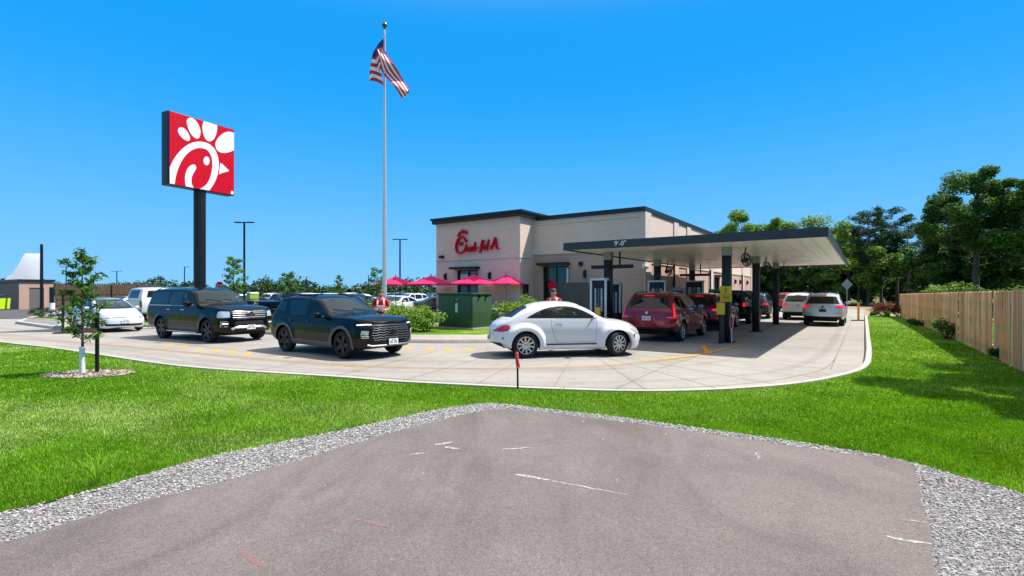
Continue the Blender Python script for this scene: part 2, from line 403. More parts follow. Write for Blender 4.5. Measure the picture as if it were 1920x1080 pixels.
marks('chalk_marking', M_CHALK, [((964, 889), (1035, 901), .045), ((1035, 901), (1172, 927), .02), ((815, 834), (850, 828), .05), ((832, 838), (860, 841), .05), ((768, 852), (800, 849), .03), ((945, 842), (998, 839), .03), ((1662, 1006), (1752, 1021), .035), ((1690, 973), (1750, 981), .012), ((1420, 848), (1421, 862), .012)])
marks('spray_marking', M_PINK, [((455, 1034), (500, 1066), .045), ((608, 987), (645, 1003), .03), ((670, 973), (738, 990), .03), ((1668, 993), (1735, 1003), .02), ((1115, 803), (1145, 809), .03), ((1135, 801), (1172, 808), .03), ((1160, 801), (1200, 807), .03), ((1180, 800), (1222, 806), .02)])

# --- worn paint on the drive
m = MB()
for (px, py) in [(317, 648), (345, 650), (375, 655), (405, 658), (435, 660), (465, 664), (765, 653), (805, 655), (840, 655), (880, 656)]:
    x, y = P(px, py); d = 1 if px < 600 else -1
    ribbon(m, [(x+.10, y-.26), (x+.01, y), (x-.08, y+.26)] if d > 0 else [(x+.14, y-.28), (x, y), (x-.14, y+.28)], .17, .004)
o = m.build('lane_dash', M_YEL); o['kind'] = 'structure'
m = MB(); ribbon(m, catmull([P(*p) for p in [(0, 634), (130, 641), (300, 656), (480, 673), (620, 684), (770, 690), (960, 691), (1100, 688), (1200, 680), (1300, 668)]], 6), .30, .005)
o = m.build('worn_lane_line', M_RUST); o['kind'] = 'structure'
m = MB(); ribbon(m, catmull([P(*p) for p in [(1240, 674), (1290, 668), (1330, 661), (1365, 653), (1392, 646)]], 6), .12, .009)
ribbon(m, catmull([P(*p) for p in [(1318, 648), (1322, 655), (1331, 664)]], 6), .16, .0095)
for a in (24.4, 30.6, 36): ribbon(m, catmull([tuple(L(a-1.6, 3.3)[:2]), tuple(L(a-2.0, 3.9)[:2]), tuple(L(a-1.6, 4.5)[:2])], 6), .14, .0095)
o = m.build('island_line', M_YEL); o['kind'] = 'structure'
m = MB()
Q_ = [(-34, 29.5), (-24, 23.6), (-19.5, 21.3), (-12, 16.9), (-5.6, 13.2), (-2.5, 12.3), (.5, 12.4), (2.6, 13.2), (4.2, 15.0), (6.6, 18.6), (12.5, 27.2), (20, 38)]
for o_ in (-.85, .85):
    for e_ in (-.12, .1): ribbon(m, offs(catmull(Q_, 8), o_+e_+.35), .20, .0042)
Q_ = [(-34, 27.2), (-20, 19.6), (-11, 14.6), (-4, 11.4), (1, 10.6), (4.5, 11.4), (7.0, 13.5), (10.5, 18.2), (16, 26.2), (24, 37.6)]
for o_ in (-.8, .8): ribbon(m, offs(catmull(Q_, 8), o_), .24, .0046)
o = m.build('tyre_mark', M_TRACK); o['kind'] = 'structure'
# saw-cut joints in the slabs
M_JOINT = pm('slab_joint', '#6a645e', .9, var=.2)
m = MB()
ribbon(m, [tuple(L(a, .62)[:2]) for a in np.linspace(13.5, 44, 24)], .02, .003)
for a in np.arange(14.5, 44, 3.6): ribbon(m, [tuple(L(a, .02)[:2]), tuple(L(a, .60)[:2])], .015, .003); ribbon(m, [tuple(L(a, .64)[:2]), tuple(L(a, 3.6)[:2])], .011, .003)
ribbon(m, [P(1150, 731), P(1240, 690), P(1310, 668)], .018, .003); ribbon(m, [P(1150, 731), P(1175, 742)], .015, .003)
inner = offs(FRONT, -.62); ribbon(m, inner[12:-2], .016, .003)
for i in range(8, len(FRONT)-6, 6):
    p, q = np.array(FRONT[i]), np.array(offs(FRONT, -5.2)[i]); ribbon(m, [tuple(p+(q-p)*.01), tuple(q)], .013, .0035)
o = m.build('slab_joint', M_JOINT); o['kind'] = 'structure'

# --- raised islands behind the queue
ISL = catmull([(-30, 31.2), (-18, 25.2), (-14.75, 23.3), (-9.6, 20.6), (-4.8, 17.9), (-3.2, 17.35), (-.8, 17.35), (1.6, 18.1), (3.3, 19.3), tuple(L(19.8, 8.0)[:2]), tuple(L(23, 8.0)[:2])], 5)+[tuple(L(a, 8.0)[:2]) for a in (28, 34, 45, 57.5)]
ISL_BACK = [(-5, 29), (-6.9, 25.4), (-10, 24.8), (-14, 25.7), (-18, 27.3), (-30, 32.8)]
ISLP = ISL+[tuple(L(57.5, 26)[:2]), tuple(L(30, 26)[:2]), *ISL_BACK]
m = MB(); kerb_strip(m, ISL, .17, -.01, .13, side=1); kerb_strip(m, ISL[:1]+ISL_BACK[::-1]+[tuple(L(30, 26)[:2])], .17, -.02, .13, side=-1); o = m.build('island_kerb', M_KERB); o['kind'] = 'structure'
ISL_IN = offs(ISL, -.17)
sheet('island_ground', ISL_IN+[tuple(L(57.5, 26)[:2]), tuple(L(30, 26)[:2]), *[(x+.05, y-.1) for x, y in ISL_BACK]], .11, M_LAWN)
sheet('walkway', [tuple(L(a, b)[:2]) for a, b in ((18.6, 8.3), (57, 8.3), (57, 9.4), (25.6, 9.4), (25.6, 12.2), (20.0, 12.2), (18.6, 9.6))], .116, M_PAVE)
sheet('patio', [tuple(L(a, b)[:2]) for a, b in ((18.8, 15.6), (24.2, 15.6), (24.2, 28), (18.8, 28))], .122, M_PAVE)
sheet('kerb_apron', [(-4.3, 18.05), (-3.2, 17.56), (-.8, 17.56), (1.5, 18.3), (3.0, 19.4), (2.4, 20.4), (-.2, 20.9), (-1.2, 19.3), (-4.2, 19.4)], .118, M_PAVE)
# the little kerbed island by the bin store
I2 = [P(*p) for p in [(28, 607), (70, 613), (112, 617), (128, 606), (112, 592), (62, 596)]]
m = MB(); kerb_strip(m, catmull(I2+[I2[0]], 4)[:-1], .25, -.02, .13, side=1, closed=True); o = m.build('kerb', M_KERB); o['kind'] = 'structure'
sheet('planting_bed', I2, .10, M_GRAVEL)
# gravel track and road beyond the drive
sheet('track', [tuple(L(a, b)[:2]) for a, b in ((44.5, -3), (60, -8), (75, -6), (75, 10), (60, 8), (46, .1))], -.02, pm('track_dirt', '#8d7a60', .95, var=.2, scale=2))
# ================================================================== vehicles
def pchip(pts):
    pts = sorted(pts); X = np.array([p[0] for p in pts], float); Y = np.array([p[1] for p in pts], float)
    if len(X) == 1: return lambda x: float(Y[0])
    h = np.diff(X); d = np.diff(Y)/h; m = np.zeros(len(X)); m[0] = d[0]; m[-1] = d[-1]
    for i in range(1, len(X)-1):
        if d[i-1]*d[i] > 0:
            w1 = 2*h[i]+h[i-1]; w2 = h[i]+2*h[i-1]; m[i] = (w1+w2)/(w1/d[i-1]+w2/d[i])
    def f(x):
        x = min(max(x, X[0]), X[-1]); i = min(max(int(np.searchsorted(X, x))-1, 0), len(X)-2)
        t = (x-X[i])/h[i]
        return float(Y[i]*(1+2*t)*(1-t)**2 + h[i]*m[i]*t*(1-t)**2 + Y[i+1]*t*t*(3-2*t) + h[i]*m[i+1]*t*t*(t-1))
    return f
def sstep(a, b, x):
    t = min(max((x-a)/(b-a), 0), 1); return t*t*(3-2*t)
def inside(p, poly):
    x, y = p; r = False; n = len(poly)
    for i in range(n):
        x1, y1 = poly[i]; x2, y2 = poly[(i+1) % n]
        if (y1 > y) != (y2 > y) and x < (x2-x1)*(y-y1)/(y2-y1)+x1: r = not r
    return r
def arcpts(cx, cz, r, a0, a1, n): return [(cx+r*math.cos(math.radians(a0+(a1-a0)*i/n)), cz+r*math.sin(math.radians(a0+(a1-a0)*i/n))) for i in range(n+1)]

class Car:
    def __init__(s, spec):
        s.S = spec; g = spec.get
        s.top = pchip(g('top')); s.belt = pchip(g('belt')); s.zb = pchip(g('bottom')); s.sh = pchip(g('shoulder', [(0, .06)]))
        s.crown = pchip(g('crown', [(0, .08)])); s.k = g('tumble', .38); s.W = g('W')
        s.plan = pchip(g('plan', [(0, 1.0)]))
        s.lf = pchip(g('leanf', [(0, 0), (1, 0)])); s.lr = pchip(g('leanr', [(0, 0), (1, 0)]))
        s.bulge = g('bulge', None)
        s.build_shell()
    def ring(s, x, c):
        W = s.W*s.plan(x); zb = s.zb(x); be = s.belt(x); tp = s.top(x); cr = s.crown(x); sh = s.sh(x)
        be = min(be, tp-.02); h = be-zb; ze = max(tp-cr, be+.008); tp = max(tp, ze+.004)
        we = max(W-sh-.012-s.k*(ze-be), .25)
        P = [(W-.22, zb), (W-.075, zb), (W-.03, zb+.10*h), (W-.004, zb+.40*h), (W-.008, zb+.72*h), (W-sh, be), (we, ze), (we*.55, tp-.22*(tp-ze)), (0, tp)]
        nseg = s.S.get("nseg", [1, 2, 4, 4, 3, 6, 4, 4]); rad = [0, .03, .05, .1, .06, .045, s.S.get('redge', .07), .2, 0]
        pts = [P[0]]
        for i in range(1, len(P)-1):
            a = np.array(P[i-1]); b = np.array(P[i]); d = np.array(P[i+1])
            la = np.linalg.norm(b-a); lb = np.linalg.norm(d-b); r = min(rad[i], .42*la, .42*lb)
            A = b+(a-b)/max(la, 1e-6)*r; B = b+(d-b)/max(lb, 1e-6)*r
            p0 = np.array(pts[-1])
            for q in range(1, nseg[i-1]+1): pts.append(tuple(p0+(A-p0)*q/nseg[i-1]))
            for t in (.25, .5, .75, 1): pts.append(tuple((1-t)**2*A+2*t*(1-t)*b+t*t*B))
        p0 = np.array(pts[-1]); e = np.array(P[-1])
        for q in range(1, nseg[-1]+1): pts.append(tuple(p0+(e-p0)*q/nseg[-1]))
        S = s.S; out = []
        wr = 1-sstep(S['xr']+.0, S['xr']+S.get('leanlen', .9), x); wf = sstep(S['xf']-S.get('leanlenf', .7), S['xf'], x)
        for (y, z) in pts:
            xx = x + s.lr(z)*wr + s.lf(z)*wf
            yy = y
            if s.bulge: yy += s.bulge(x, z, y)
            out.append((xx, yy*c, z))
        return out
    def build_shell(s):
        S = s.S; xr, xf = S['xr'], S['xf']; Lr, pr = S['capr']; Lf, pf = S['capf']; st = S.get('step', .065); nc = S.get('ncap', 12)
        R = []
        for i in range(nc, 0, -1):
            th = PI/2*i/nc; R.append((xr+Lr*(1-math.sin(th)**(2/pr)), max(math.cos(th), 0)**(2/pr)))
        R[0] = (xr, 0.0)
        n = max(4, int((xf-Lf-xr-Lr)/st))
        for i in range(n+1): R.append((xr+Lr+(xf-Lf-xr-Lr)*i/n, 1.0))
        for i in range(1, nc+1):
            th = PI/2*i/nc; R.append((xf-Lf*(1-math.sin(th)**(2/pf)), max(math.cos(th), 0)**(2/pf)))
        R[-1] = (xf, 0.0)
        bm = bmesh.new(); rows = []
        for side in (1, -1):
            rr = []
            for (x, c) in R: rr.append([bm.verts.new((p[0], side*p[1], p[2])) for p in s.ring(x, c)])
            rows.append(rr)
            for i in range(len(rr)-1):
                for j in range(len(rr[0])-1):
                    f = (rr[i][j], rr[i+1][j], rr[i+1][j+1], rr[i][j+1])
                    bm.faces.new(f if side < 0 else f[::-1])
        bmesh.ops.remove_doubles(bm, verts=bm.verts[:], dist=2e-4)
        bmesh.ops.dissolve_degenerate(bm, dist=1e-5, edges=bm.edges[:])
        bmesh.ops.recalc_face_normals(bm, faces=bm.faces[:])
        up = sum(f.normal.z*f.calc_area() for f in bm.faces if f.calc_center_median().z > S['top'][len(S['top'])//2][1]*.8)
        if up < 0: bmesh.ops.reverse_faces(bm, faces=bm.faces[:])
        bm.normal_update(); s.bm = bm; s.bvh = BVHTree.FromBMesh(bm)
    # ---- where the skin is
    def hit(s, axis, a, b):
        """axis 'x+': from the front at (y,z);  'x-': from behind;  'y-': right flank at (x,z); 'y+': left flank;  'z': from above at (x,y)"""
        if axis == 'x+': o, d = Vector((9, a, b)), Vector((-1, 0, 0))
        elif axis == 'x-': o, d = Vector((-9, a, b)), Vector((1, 0, 0))
        elif axis == 'y-': o, d = Vector((a, -9, b)), Vector((0, 1, 0))
        elif axis == 'y+': o, d = Vector((a, 9, b)), Vector((0, -1, 0))
        else: o, d = Vector((a, b, 9)), Vector((0, 0, -1))
        p, n, _, _ = s.bvh.ray_cast(o, d)
        if p is None:
            return o+d*9, -d
        if n.dot(d) > 0: n = -n
        return p, n
    # ---- cutting panels out of the skin
    def cut(s, proj, poly, test=None):
        bm = s.bm
        ax = {'y': (0, 2), 'x+': (1, 2), 'x-': (1, 2), 'z': (0, 1)}[proj]
        lo = [min(p[i] for p in poly)-.002 for i in (0, 1)]; hi = [max(p[i] for p in poly)+.002 for i in (0, 1)]
        def ok(f):
            n = f.normal
            if proj == 'y' and abs(n.y) < .25: return False
            if proj == 'x+' and n.x < .12: return False
            if proj == 'x-' and n.x > -.12: return False
            if proj == 'z' and n.z < .3: return False
            if test and not test(f.calc_center_median()): return False
            return True
        def bb(f):
            c = [(v.co[ax[0]], v.co[ax[1]]) for v in f.verts]
            return min(p[0] for p in c), max(p[0] for p in c), min(p[1] for p in c), max(p[1] for p in c)
        cand = []
        for f in bm.faces:
            b = bb(f)
            if b[1] < lo[0] or b[0] > hi[0] or b[3] < lo[1] or b[2] > hi[1]: continue
            if ok(f): cand.append(f)
        n = len(poly)
        for i in range(n):
            p, q = poly[i], poly[(i+1) % n]
            e0, e1 = min(p[0], q[0])-.004, max(p[0], q[0])+.004; g0, g1 = min(p[1], q[1])-.004, max(p[1], q[1])+.004
            sub, rest = [], []
            for f in cand:
                b = bb(f)
                (rest if (b[1] < e0 or b[0] > e1 or b[3] < g0 or b[2] > g1) else sub).append(f)
            if not sub: continue
            no = [0, 0, 0]; co = [0, 0, 0]; no[ax[0]] = q[1]-p[1]; no[ax[1]] = -(q[0]-p[0]); co[ax[0]], co[ax[1]] = p
            geom = list({e for f in sub for e in f.edges} | {v for f in sub for v in f.verts}) + sub
            r = bmesh.ops.bisect_plane(bm, geom=geom, dist=1e-5, plane_co=co, plane_no=Vector(no).normalized())
            new = [g for g in r['geom'] if isinstance(g, bmesh.types.BMFace)]
            seen = set(rest); cand = rest+[f for f in new if f.is_valid and f not in seen]
        for f in cand: f.normal_update()
        res = []
        for f in cand:
            if not f.is_valid: continue
            c = f.calc_center_median()
            if ok(f) and inside((c[ax[0]], c[ax[1]]), poly): res.append(f)
        return res
    def take(s, faces, name, mats, parent, ins=.0, lip=.0, push=.0, remove=True):
        """move faces into a part of their own; ins = width of a border ring (material 1), lip = how deep its rim drops, push = offset along the normal"""
        if not faces: return None
        bm = s.bm; nb = bmesh.new(); mp = {}
        for f in faces:
            for v in f.verts:
                if v not in mp:
                    mp[v] = nb.verts.new(v.co); mp[v].normal = v.normal
        nrm = {mp[v]: v.normal.copy() for v in mp}
        for f in faces:
            try: nb.faces.new([mp[v] for v in f.verts]).smooth = True
            except ValueError: pass
        if push:
            for v, n in nrm.items(): v.co += n*push
        nb.normal_update()
        if ins:
            r = bmesh.ops.inset_region(nb, faces=nb.faces[:], thickness=ins, use_boundary=True, use_even_offset=False, use_interpolate=False)
            for f in r['faces']: f.material_index = 1 if len(mats) > 1 else 0; f.smooth = True
        nb.normal_update()
        if lip:
            bv = {v for e in nb.edges if e.is_boundary for v in e.verts}
            mv = [(v, v.normal.copy()) for v in bv]
            for v, n in mv: v.co -= n*lip
        me = bpy.data.meshes.new(name); nb.to_mesh(me); nb.free()
        for m in mats: me.materials.append(m)
        me.set_sharp_from_angle(angle=math.radians(38))
        o = bpy.data.objects.new(name, me); COL.objects.link(o); o.parent = parent
        if remove: bmesh.ops.delete(bm, geom=faces, context='FACES')
        return o
    def panel(s, name, proj, poly, mats, parent, split=True, mirror=False, **kw):
        """cut poly and take it; split gives one part per flank; mirror repeats a right-side poly on the left"""
        test = kw.pop('test', None); res = []
        if mirror:
            for sg in (1, -1):
                pl = [(sg*p[0], p[1]) for p in poly] if proj in ('x+', 'x-') else [(p[0], sg*p[1]) for p in poly]
                res.append(s.take(s.cut(proj, pl, test), name, mats, parent, **kw))
        elif proj == 'y':
            fs = s.cut(proj, poly, test)
            for sg in (-1, 1):
                res.append(s.take([f for f in fs if f.is_valid and f.calc_center_median().y*sg > 0], name, mats, parent, **kw))
        else: res.append(s.take(s.cut(proj, poly, test), name, mats, parent, **kw))
        return [r for r in res if r]
    def arch(s, xc, zc, Ra, depth=.10):
        poly = arcpts(xc, zc, Ra, 0, 345, 23)
        W = s.W
        fs = s.cut_any(poly, lambda c: abs(c.y) > W*.5)
        bmesh.ops.delete(s.bm, geom=fs, context='FACES')
        ed = [e for e in s.bm.edges if e.is_boundary and all(abs(math.hypot(v.co.x-xc, v.co.z-zc)-Ra) < .02 and abs(v.co.y) > W*.55 for v in e.verts)]
        if ed:
            r = bmesh.ops.extrude_edge_only(s.bm, edges=ed)
            for v in r['geom']:
                if isinstance(v, bmesh.types.BMVert): v.co.y -= math.copysign(depth, v.co.y)
        s.bm.normal_update()
    def cut_any(s, poly, test):
        bm = s.bm; lo = [min(p[i] for p in poly) for i in (0, 1)]; hi = [max(p[i] for p in poly) for i in (0, 1)]
        n = len(poly); cand = [f for f in bm.faces if test(f.calc_center_median())]
        def bb(f):
            X = [v.co.x for v in f.verts]; Z = [v.co.z for v in f.verts]; return min(X), max(X), min(Z), max(Z)
        cand = [f for f in cand if not (lambda b: b[1] < lo[0] or b[0] > hi[0] or b[3] < lo[1] or b[2] > hi[1])(bb(f))]
        for i in range(n):
            p, q = poly[i], poly[(i+1) % n]; e0, e1 = min(p[0], q[0])-.003, max(p[0], q[0])+.003; g0, g1 = min(p[1], q[1])-.003, max(p[1], q[1])+.003
            sub, rest = [], []
            for f in cand:
                b = bb(f); (rest if (b[1] < e0 or b[0] > e1 or b[3] < g0 or b[2] > g1) else sub).append(f)
            if not sub: continue
            geom = list({e for f in sub for e in f.edges} | {v for f in sub for v in f.verts}) + sub
            r = bmesh.ops.bisect_plane(bm, geom=geom, dist=1e-5, plane_co=(p[0], 0, p[1]), plane_no=Vector((q[1]-p[1], 0, -(q[0]-p[0]))).normalized())
            seen = set(rest); cand = rest+[f for f in r['geom'] if isinstance(f, bmesh.types.BMFace) and f.is_valid and f not in seen]
        return [f for f in cand if f.is_valid and inside((f.calc_center_median().x, f.calc_center_median().z), poly)]
    def finish(s, name, mats, parent):
        bm = s.bm
        for f in bm.faces: f.smooth = True
        me = bpy.data.meshes.new(name); bm.to_mesh(me); bm.free()
        for m in mats: me.materials.append(m)
        me.set_sharp_from_angle(angle=math.radians(36))
        o = bpy.data.objects.new(name, me); COL.objects.link(o); o.parent = parent; return o

# ---- vehicle materials
def paint(name, col, metal=0.0, rough=.28, coat=.8, sp=.3): 
    k = NT(name); k.set(Base_Color=lin(col), Roughness=rough, Metallic=metal, Coat_Weight=coat, Coat_Roughness=.015); k.p.inputs['Specular IOR Level'].default_value = sp; return k.m
def glass_mat(name, tint, clear, base=(.012, .016, .018)):
    k = NT(name); k.set(Base_Color=base, Roughness=.03); k.p.inputs['Specular IOR Level'].default_value = .8
    tr = k.n('BsdfTransparent'); tr.inputs[0].default_value = (*tint, 1)
    mx = k.n('MixShader'); lw = k.n('LayerWeight'); lw.inputs['Blend'].default_value = .35
    mp = k.n('MapRange'); mp.inputs['To Min'].default_value = clear; mp.inputs['To Max'].default_value = clear*.25
    k.l(lw.outputs['Facing'], mp.inputs['Value']); k.l(mp.outputs[0], mx.inputs[0])
    k.l(k.p.outputs[0], mx.inputs[1]); k.l(tr.outputs[0], mx.inputs[2]); k.l(mx.outputs[0], k.out.inputs[0]); return k.m
M_GLASS = glass_mat('window_glass', (.62, .74, .74), .72)
M_TINT = glass_mat('tinted_glass', (.22, .26, .28), .35)
M_WIND = glass_mat('windshield_glass', (.50, .66, .68), .42, (.018, .04, .05))
M_RUB = pm('black_trim', '#0c0c0d', .45, var=0)
M_TYRE = pm('tyre_rubber', '#161618', .85, var=.2, scale=20, bump=.2)
M_CHROME = pm('chrome', '#c9ccd0', .12, 1.0, var=0)
M_ALLOY = pm('alloy_silver', '#b9bcc0', .25, .85, var=.05)
M_DALLOY = pm('dark_alloy', '#2a2b2e', .3, .7, var=.05)
M_UNDER = pm('underbody_black', '#08080a', .8, var=0)
M_CLAD = pm('grey_cladding', '#55524e', .55, var=.12, scale=15)
M_INT = pm('interior_dark', '#1f2124', .8, var=.15)
M_SEAT = pm('seat_cloth', '#4a4d52', .9, var=.15)
M_TAIL = pm('tail_lamp_red', '#b80a22', .15, var=0, coat=.5)
M_TAILON = pm('tail_lamp_lit', '#c81428', .2, var=0, coat=.5, emis=('#ff2036', .45))
M_LAMP = pm('head_lamp_clear', '#c3c9d0', .1, .35, var=.25, scale=14, coat=1.0)
M_DRL = pm('daytime_lamp', '#f4f6fa', .2, var=0, emis=('#ffffff', .5))
M_PLATE = pm('plate_white', '#d8d9dc', .45, var=.04)
M_INK = pm('plate_ink', '#232a3c', .6, var=0)
M_WHITE = paint('paint_white', '#cbccce', rough=.3)
M_NAVY = paint('paint_black_blue', '#08090d', 0, .3, .5, .05)
M_BLACK = paint('paint_black', '#060708', 0, .3, .5, .05)
M_RED = paint('paint_ruby', '#8c0b26', .35, .25)
M_SILVER = paint('paint_silver', '#d2d3d4', .4, .3)
M_PEARL = paint('paint_pearl', '#d4d6da', .2, .28)
M_AMBER = pm('amber_lens', '#c86a10', .2, var=0, coat=1)

WHEELS = {}
def wheel_proto(key, R, tw, rimR, n, mat, w0=.05, w1=.035, twin=False, back=M_UNDER):
    """tyre mesh and rim mesh, outer face towards -Y"""
    if key in WHEELS: return WHEELS[key]
    t = MB(); h = tw/2
    t.lathe([(rimR-.01, h-.03), (rimR, h-.01), (R-.05, h), (R-.015, h-.02), (R, h-.05), (R, h-.075), (R-.008, h-.08), (R-.008, h-.095), (R, h-.1), (R, -h+.1), (R-.008, -h+.095), (R-.008, -h+.08), (R, -h+.075), (R, -h+.05), (R-.015, -h+.02), (R-.05, -h), (rimR+.012, -h+.004), (rimR, -h+.012), (rimR-.012, -h+.03)], 40, 0, axis='Y')
    r = MB()
    r.lathe([(rimR+.002, -h+.012), (rimR-.006, -h+.006), (rimR-.02, -h+.012), (rimR-.026, -h+.05), (rimR-.03, h-.03)], 40, 0, axis='Y')
    r.lathe([(rimR-.028, -h+.10), (.0, -h+.10)], 24, 1, axis='Y')
    r.lathe([(.0, -h+.012), (.045, -h+.014), (.06, -h+.025), (.065, -h+.06)], 20, 0, axis='Y')
    for i in range(n):
        a = 2*PI*i/n
        offs = (-.11, .11) if twin else (0,)
        for of in offs:
            M = Matrix.Rotation(a, 4, 'Y')
            ww0, ww1 = w0/2, w1/2
            xs0, xs1 = .05, rimR-.012
            o1 = of*rimR
            vs = []
            for (x, w, o, y0) in ((xs0, ww0, o1*.35, -h+.022), (xs1*.6, (ww0+ww1)/2, o1*.8, -h+.024), (xs1, ww1, o1, -h+.014)):
                for yy in (y0, y0+.045): vs += [(x, yy, o-w), (x, yy, o+w)]
            fs = []
            for q in (0, 4):
                fs += [(q, q+1, q+5, q+4), (q+2, q+6, q+7, q+3), (q, q+4, q+6, q+2), (q+1, q+3, q+7, q+5)]
            r.add(vs, fs, 0, False, M)
    for i in range(5):
        a = 2*PI*i/5; r.lathe([(0, -h+.008), (.008, -h+.01), (.009, -h+.03)], 6, 1, M=Matrix.Translation((.035*math.cos(a), 0, .035*math.sin(a))), axis='Y')
    WHEELS[key] = [t, r, (mat, back), None, None]; return WHEELS[key]
def add_wheel(key, parent, x, side, yin, R, steer=0.0):
    P = WHEELS[key]
    if P[3] is None:
        o = P[0].build('wheel', M_TYRE); q = P[1].build('rim', list(P[2])); q.parent = o; P[3], P[4] = o.data, q.data
    else:
        o = bpy.data.objects.new('wheel', P[3]); COL.objects.link(o); q = bpy.data.objects.new('rim', P[4]); COL.objects.link(q); q.parent = o
    o.parent = parent; o.location = (x, side*yin, R); o.rotation_euler = (0, random.uniform(0, .6), (0 if side < 0 else PI)+steer)
    return o
def wheel_wells(m, xs, R, W, Ra, mi=0):
    for xc in xs:
        for sg in (-1, 1):
            prof = [(Ra+.03, sg*(W-.05)), (Ra+.03, sg*(W-.42)), (0.0, sg*(W-.42))]
            m.lathe(prof, 20, mi, M=Matrix.Translation((xc, 0, R)), axis='Y', arc=(0.0, PI))
def underbody(car, parent, R, xs, Ra):
    S = car.S; m = MB(); W = car.W
    m.b2(S['xr']+.34, S['xf']-.42, -(W-.32), W-.32, S.get('zfloor', .24), .42)
    for a, b in ((S['xr']+.34, xs[0]-Ra-.02), (xs[0]+Ra+.02, xs[1]-Ra-.02), (xs[1]+Ra+.02, S['xf']-.42)):
        if b-a > .08: m.b2(a, b, -(W-.14), W-.14, car.zb((a+b)/2)+.03, .44)
    wheel_wells(m, xs, R, W, Ra)
    m.tube([(xs[0], -(W-.2), R), (xs[0], W-.2, R)], .045, 8); m.tube([(xs[1], -(W-.2), R), (xs[1], W-.2, R)], .04, 8)
    return m.build('underbody', M_UNDER, parent)
def interior(parent, x0, x1, W, zfl=.45, zbelt=.95, xf=1.0, xb=-.1, seat_z=.62, third=None, wheel=True, ztop=1.3):
    m = MB(); m.b2(x0, x1, -(W-.16), W-.16, zfl-.05, zfl)
    m.b2(x1-.30, x1, -(W-.17), W-.17, zfl, zbelt-.02, bev=.04)
    if wheel:
        M = Matrix.Translation((x1-.42, .38, zbelt-.02)) @ Matrix.Rotation(math.radians(65), 4, 'Y')
        m.tube([M @ Vector((.17*math.cos(t*PI/8), .17*math.sin(t*PI/8), 0)) for t in range(17)], .014, 6, cap=False)
    m.build('interior', M_INT, parent)
    rows = [(xf, 2)]+([(xb, 3)] if xb is not None else [])+([(third, 3)] if third is not None else [])
    for x, n in rows:
        ys = (-.38, .38) if n == 2 else (-.42, .0, .42); w = .5 if n == 2 else .42
        for y in ys:
            q = MB(); q.box((x, y, seat_z-.06), (.5, w, .16), 0, bev=.05)
            q.box((x-.27, y, seat_z+.30), (.14, w-.04, .66), 0, M=None, bev=.06); q.box((x-.29, y, ztop-.08), (.09, .26, .18), 0, bev=.04)
            q.build('seat', M_SEAT, parent)
def plate(car, parent, axis, y, z, mats=(M_PLATE, M_INK), w=.305, h=.152, off=.018):
    p, n = car.hit(axis, y, z); sg = 1 if axis == 'x+' else -1
    m = MB(); x = p.x+sg*off
    m.b2(x-.004, x+.004, y-w/2, y+w/2, z-h/2, z+h/2)
    for i, dx in enumerate((-.11, -.075, -.04, .03, .065, .10)):
        for q in range(2):
            m.b2(x+sg*.004, x+sg*.0065, y+dx-.010+q*.012, y+dx-.004+q*.012, z-.045, z+.03, 1)
        m.b2(x+sg*.004, x+sg*.0065, y+dx-.010, y+dx+.008, z-(.045 if i % 2 else .012), z-(.036 if i % 2 else .003), 1)
    m.b2(x+sg*.004, x+sg*.006, y-.06, y+.06, z+.045, z+.058, 1)
    return m.build('license_plate', list(mats), parent)
def bar_on(m, car, axis, ys, z, r, off=.01, mi=0, zs=None, n=6):
    pts = []
    for i, y in enumerate(ys):
        zz = z if zs is None else zs[i]
        p, nn = car.hit(axis, y, zz); pts.append(p+Vector((1 if axis == 'x+' else -1, 0, 0))*off)
    m.tube(pts, r, n, mi)
def handle(car, door, x, z, side, mat, l=.19):
    p, n = car.hit('y-' if side < 0 else 'y+', x, z)
    m = MB(); m.box((p.x, p.y+side*.022, p.z), (l, .018, .028), 0, bev=.008)
    for dx in (-l/2+.02, l/2-.02): m.box((p.x+dx, p.y+side*.008, p.z), (.022, .03, .02), 0)
    return m.build('door_handle', mat, door)
def mirror(car, parent, x, z, side, mats, s=1.0):
    p, n = car.hit('y-' if side < 0 else 'y+', x, z-.03)
    m = MB(); c = (p.x-.02, p.y+side*.17*s, z+.03)
    bm = bmesh.new(); bmesh.ops.create_icosphere(bm, subdivisions=3, radius=1)
    vs = []
    for v in bm.verts:
        q = v.co.copy(); x_ = q.x*.085*s if q.x > 0 else q.x*.03*s
        vs.append((c[0]+x_, c[1]+q.y*.115*s, c[2]+math.copysign(abs(q.z)**.8, q.z)*.075*s))
    m.add(vs, [tuple(v.index for v in f.verts) for f in bm.faces], 0, True); bm.free()
    m.tube([(p.x+.01, p.y-side*.03, z-.035), (p.x, p.y+side*.10, z+.0)], [.03, .022], 8, 1)
    m.b2(c[0]-.034*s, c[0]-.028*s, c[1]-.085*s, c[1]+.085*s, c[2]-.05*s, c[2]+.05*s, 2)
    return m.build('wing_mirror', mats, parent)
def wipers(car, parent, zlo):
    m = MB()
    for y0, y1 in ((.55, .02), (-.05, -.58)):
        a, _ = car.hit('x+', y0, zlo); b, _ = car.hit('x+', y1, zlo+.055)
        pts = []
        for t in (0, .25, .5, .75, 1):
            p, n = car.hit('x+', y0+(y1-y0)*t, zlo+.06*t); pts.append(p+n*.018)
        m.tube(pts, .011, 5)
    return m.build('wiper', M_RUB, parent)
def roof_rails(car, parent, x0, x1, y, mat):
    for sg in (-1, 1):
        m = MB(); pts = []
        for i in range(9):
            x = x0+(x1-x0)*i/8; p, n = car.hit('z', x, sg*y); pts.append((x, sg*y, p.z+(.045 if 0 < i < 8 else .012)))
        m.tube(pts, .017, 6); 
        m.build('roof_rail', mat, parent)
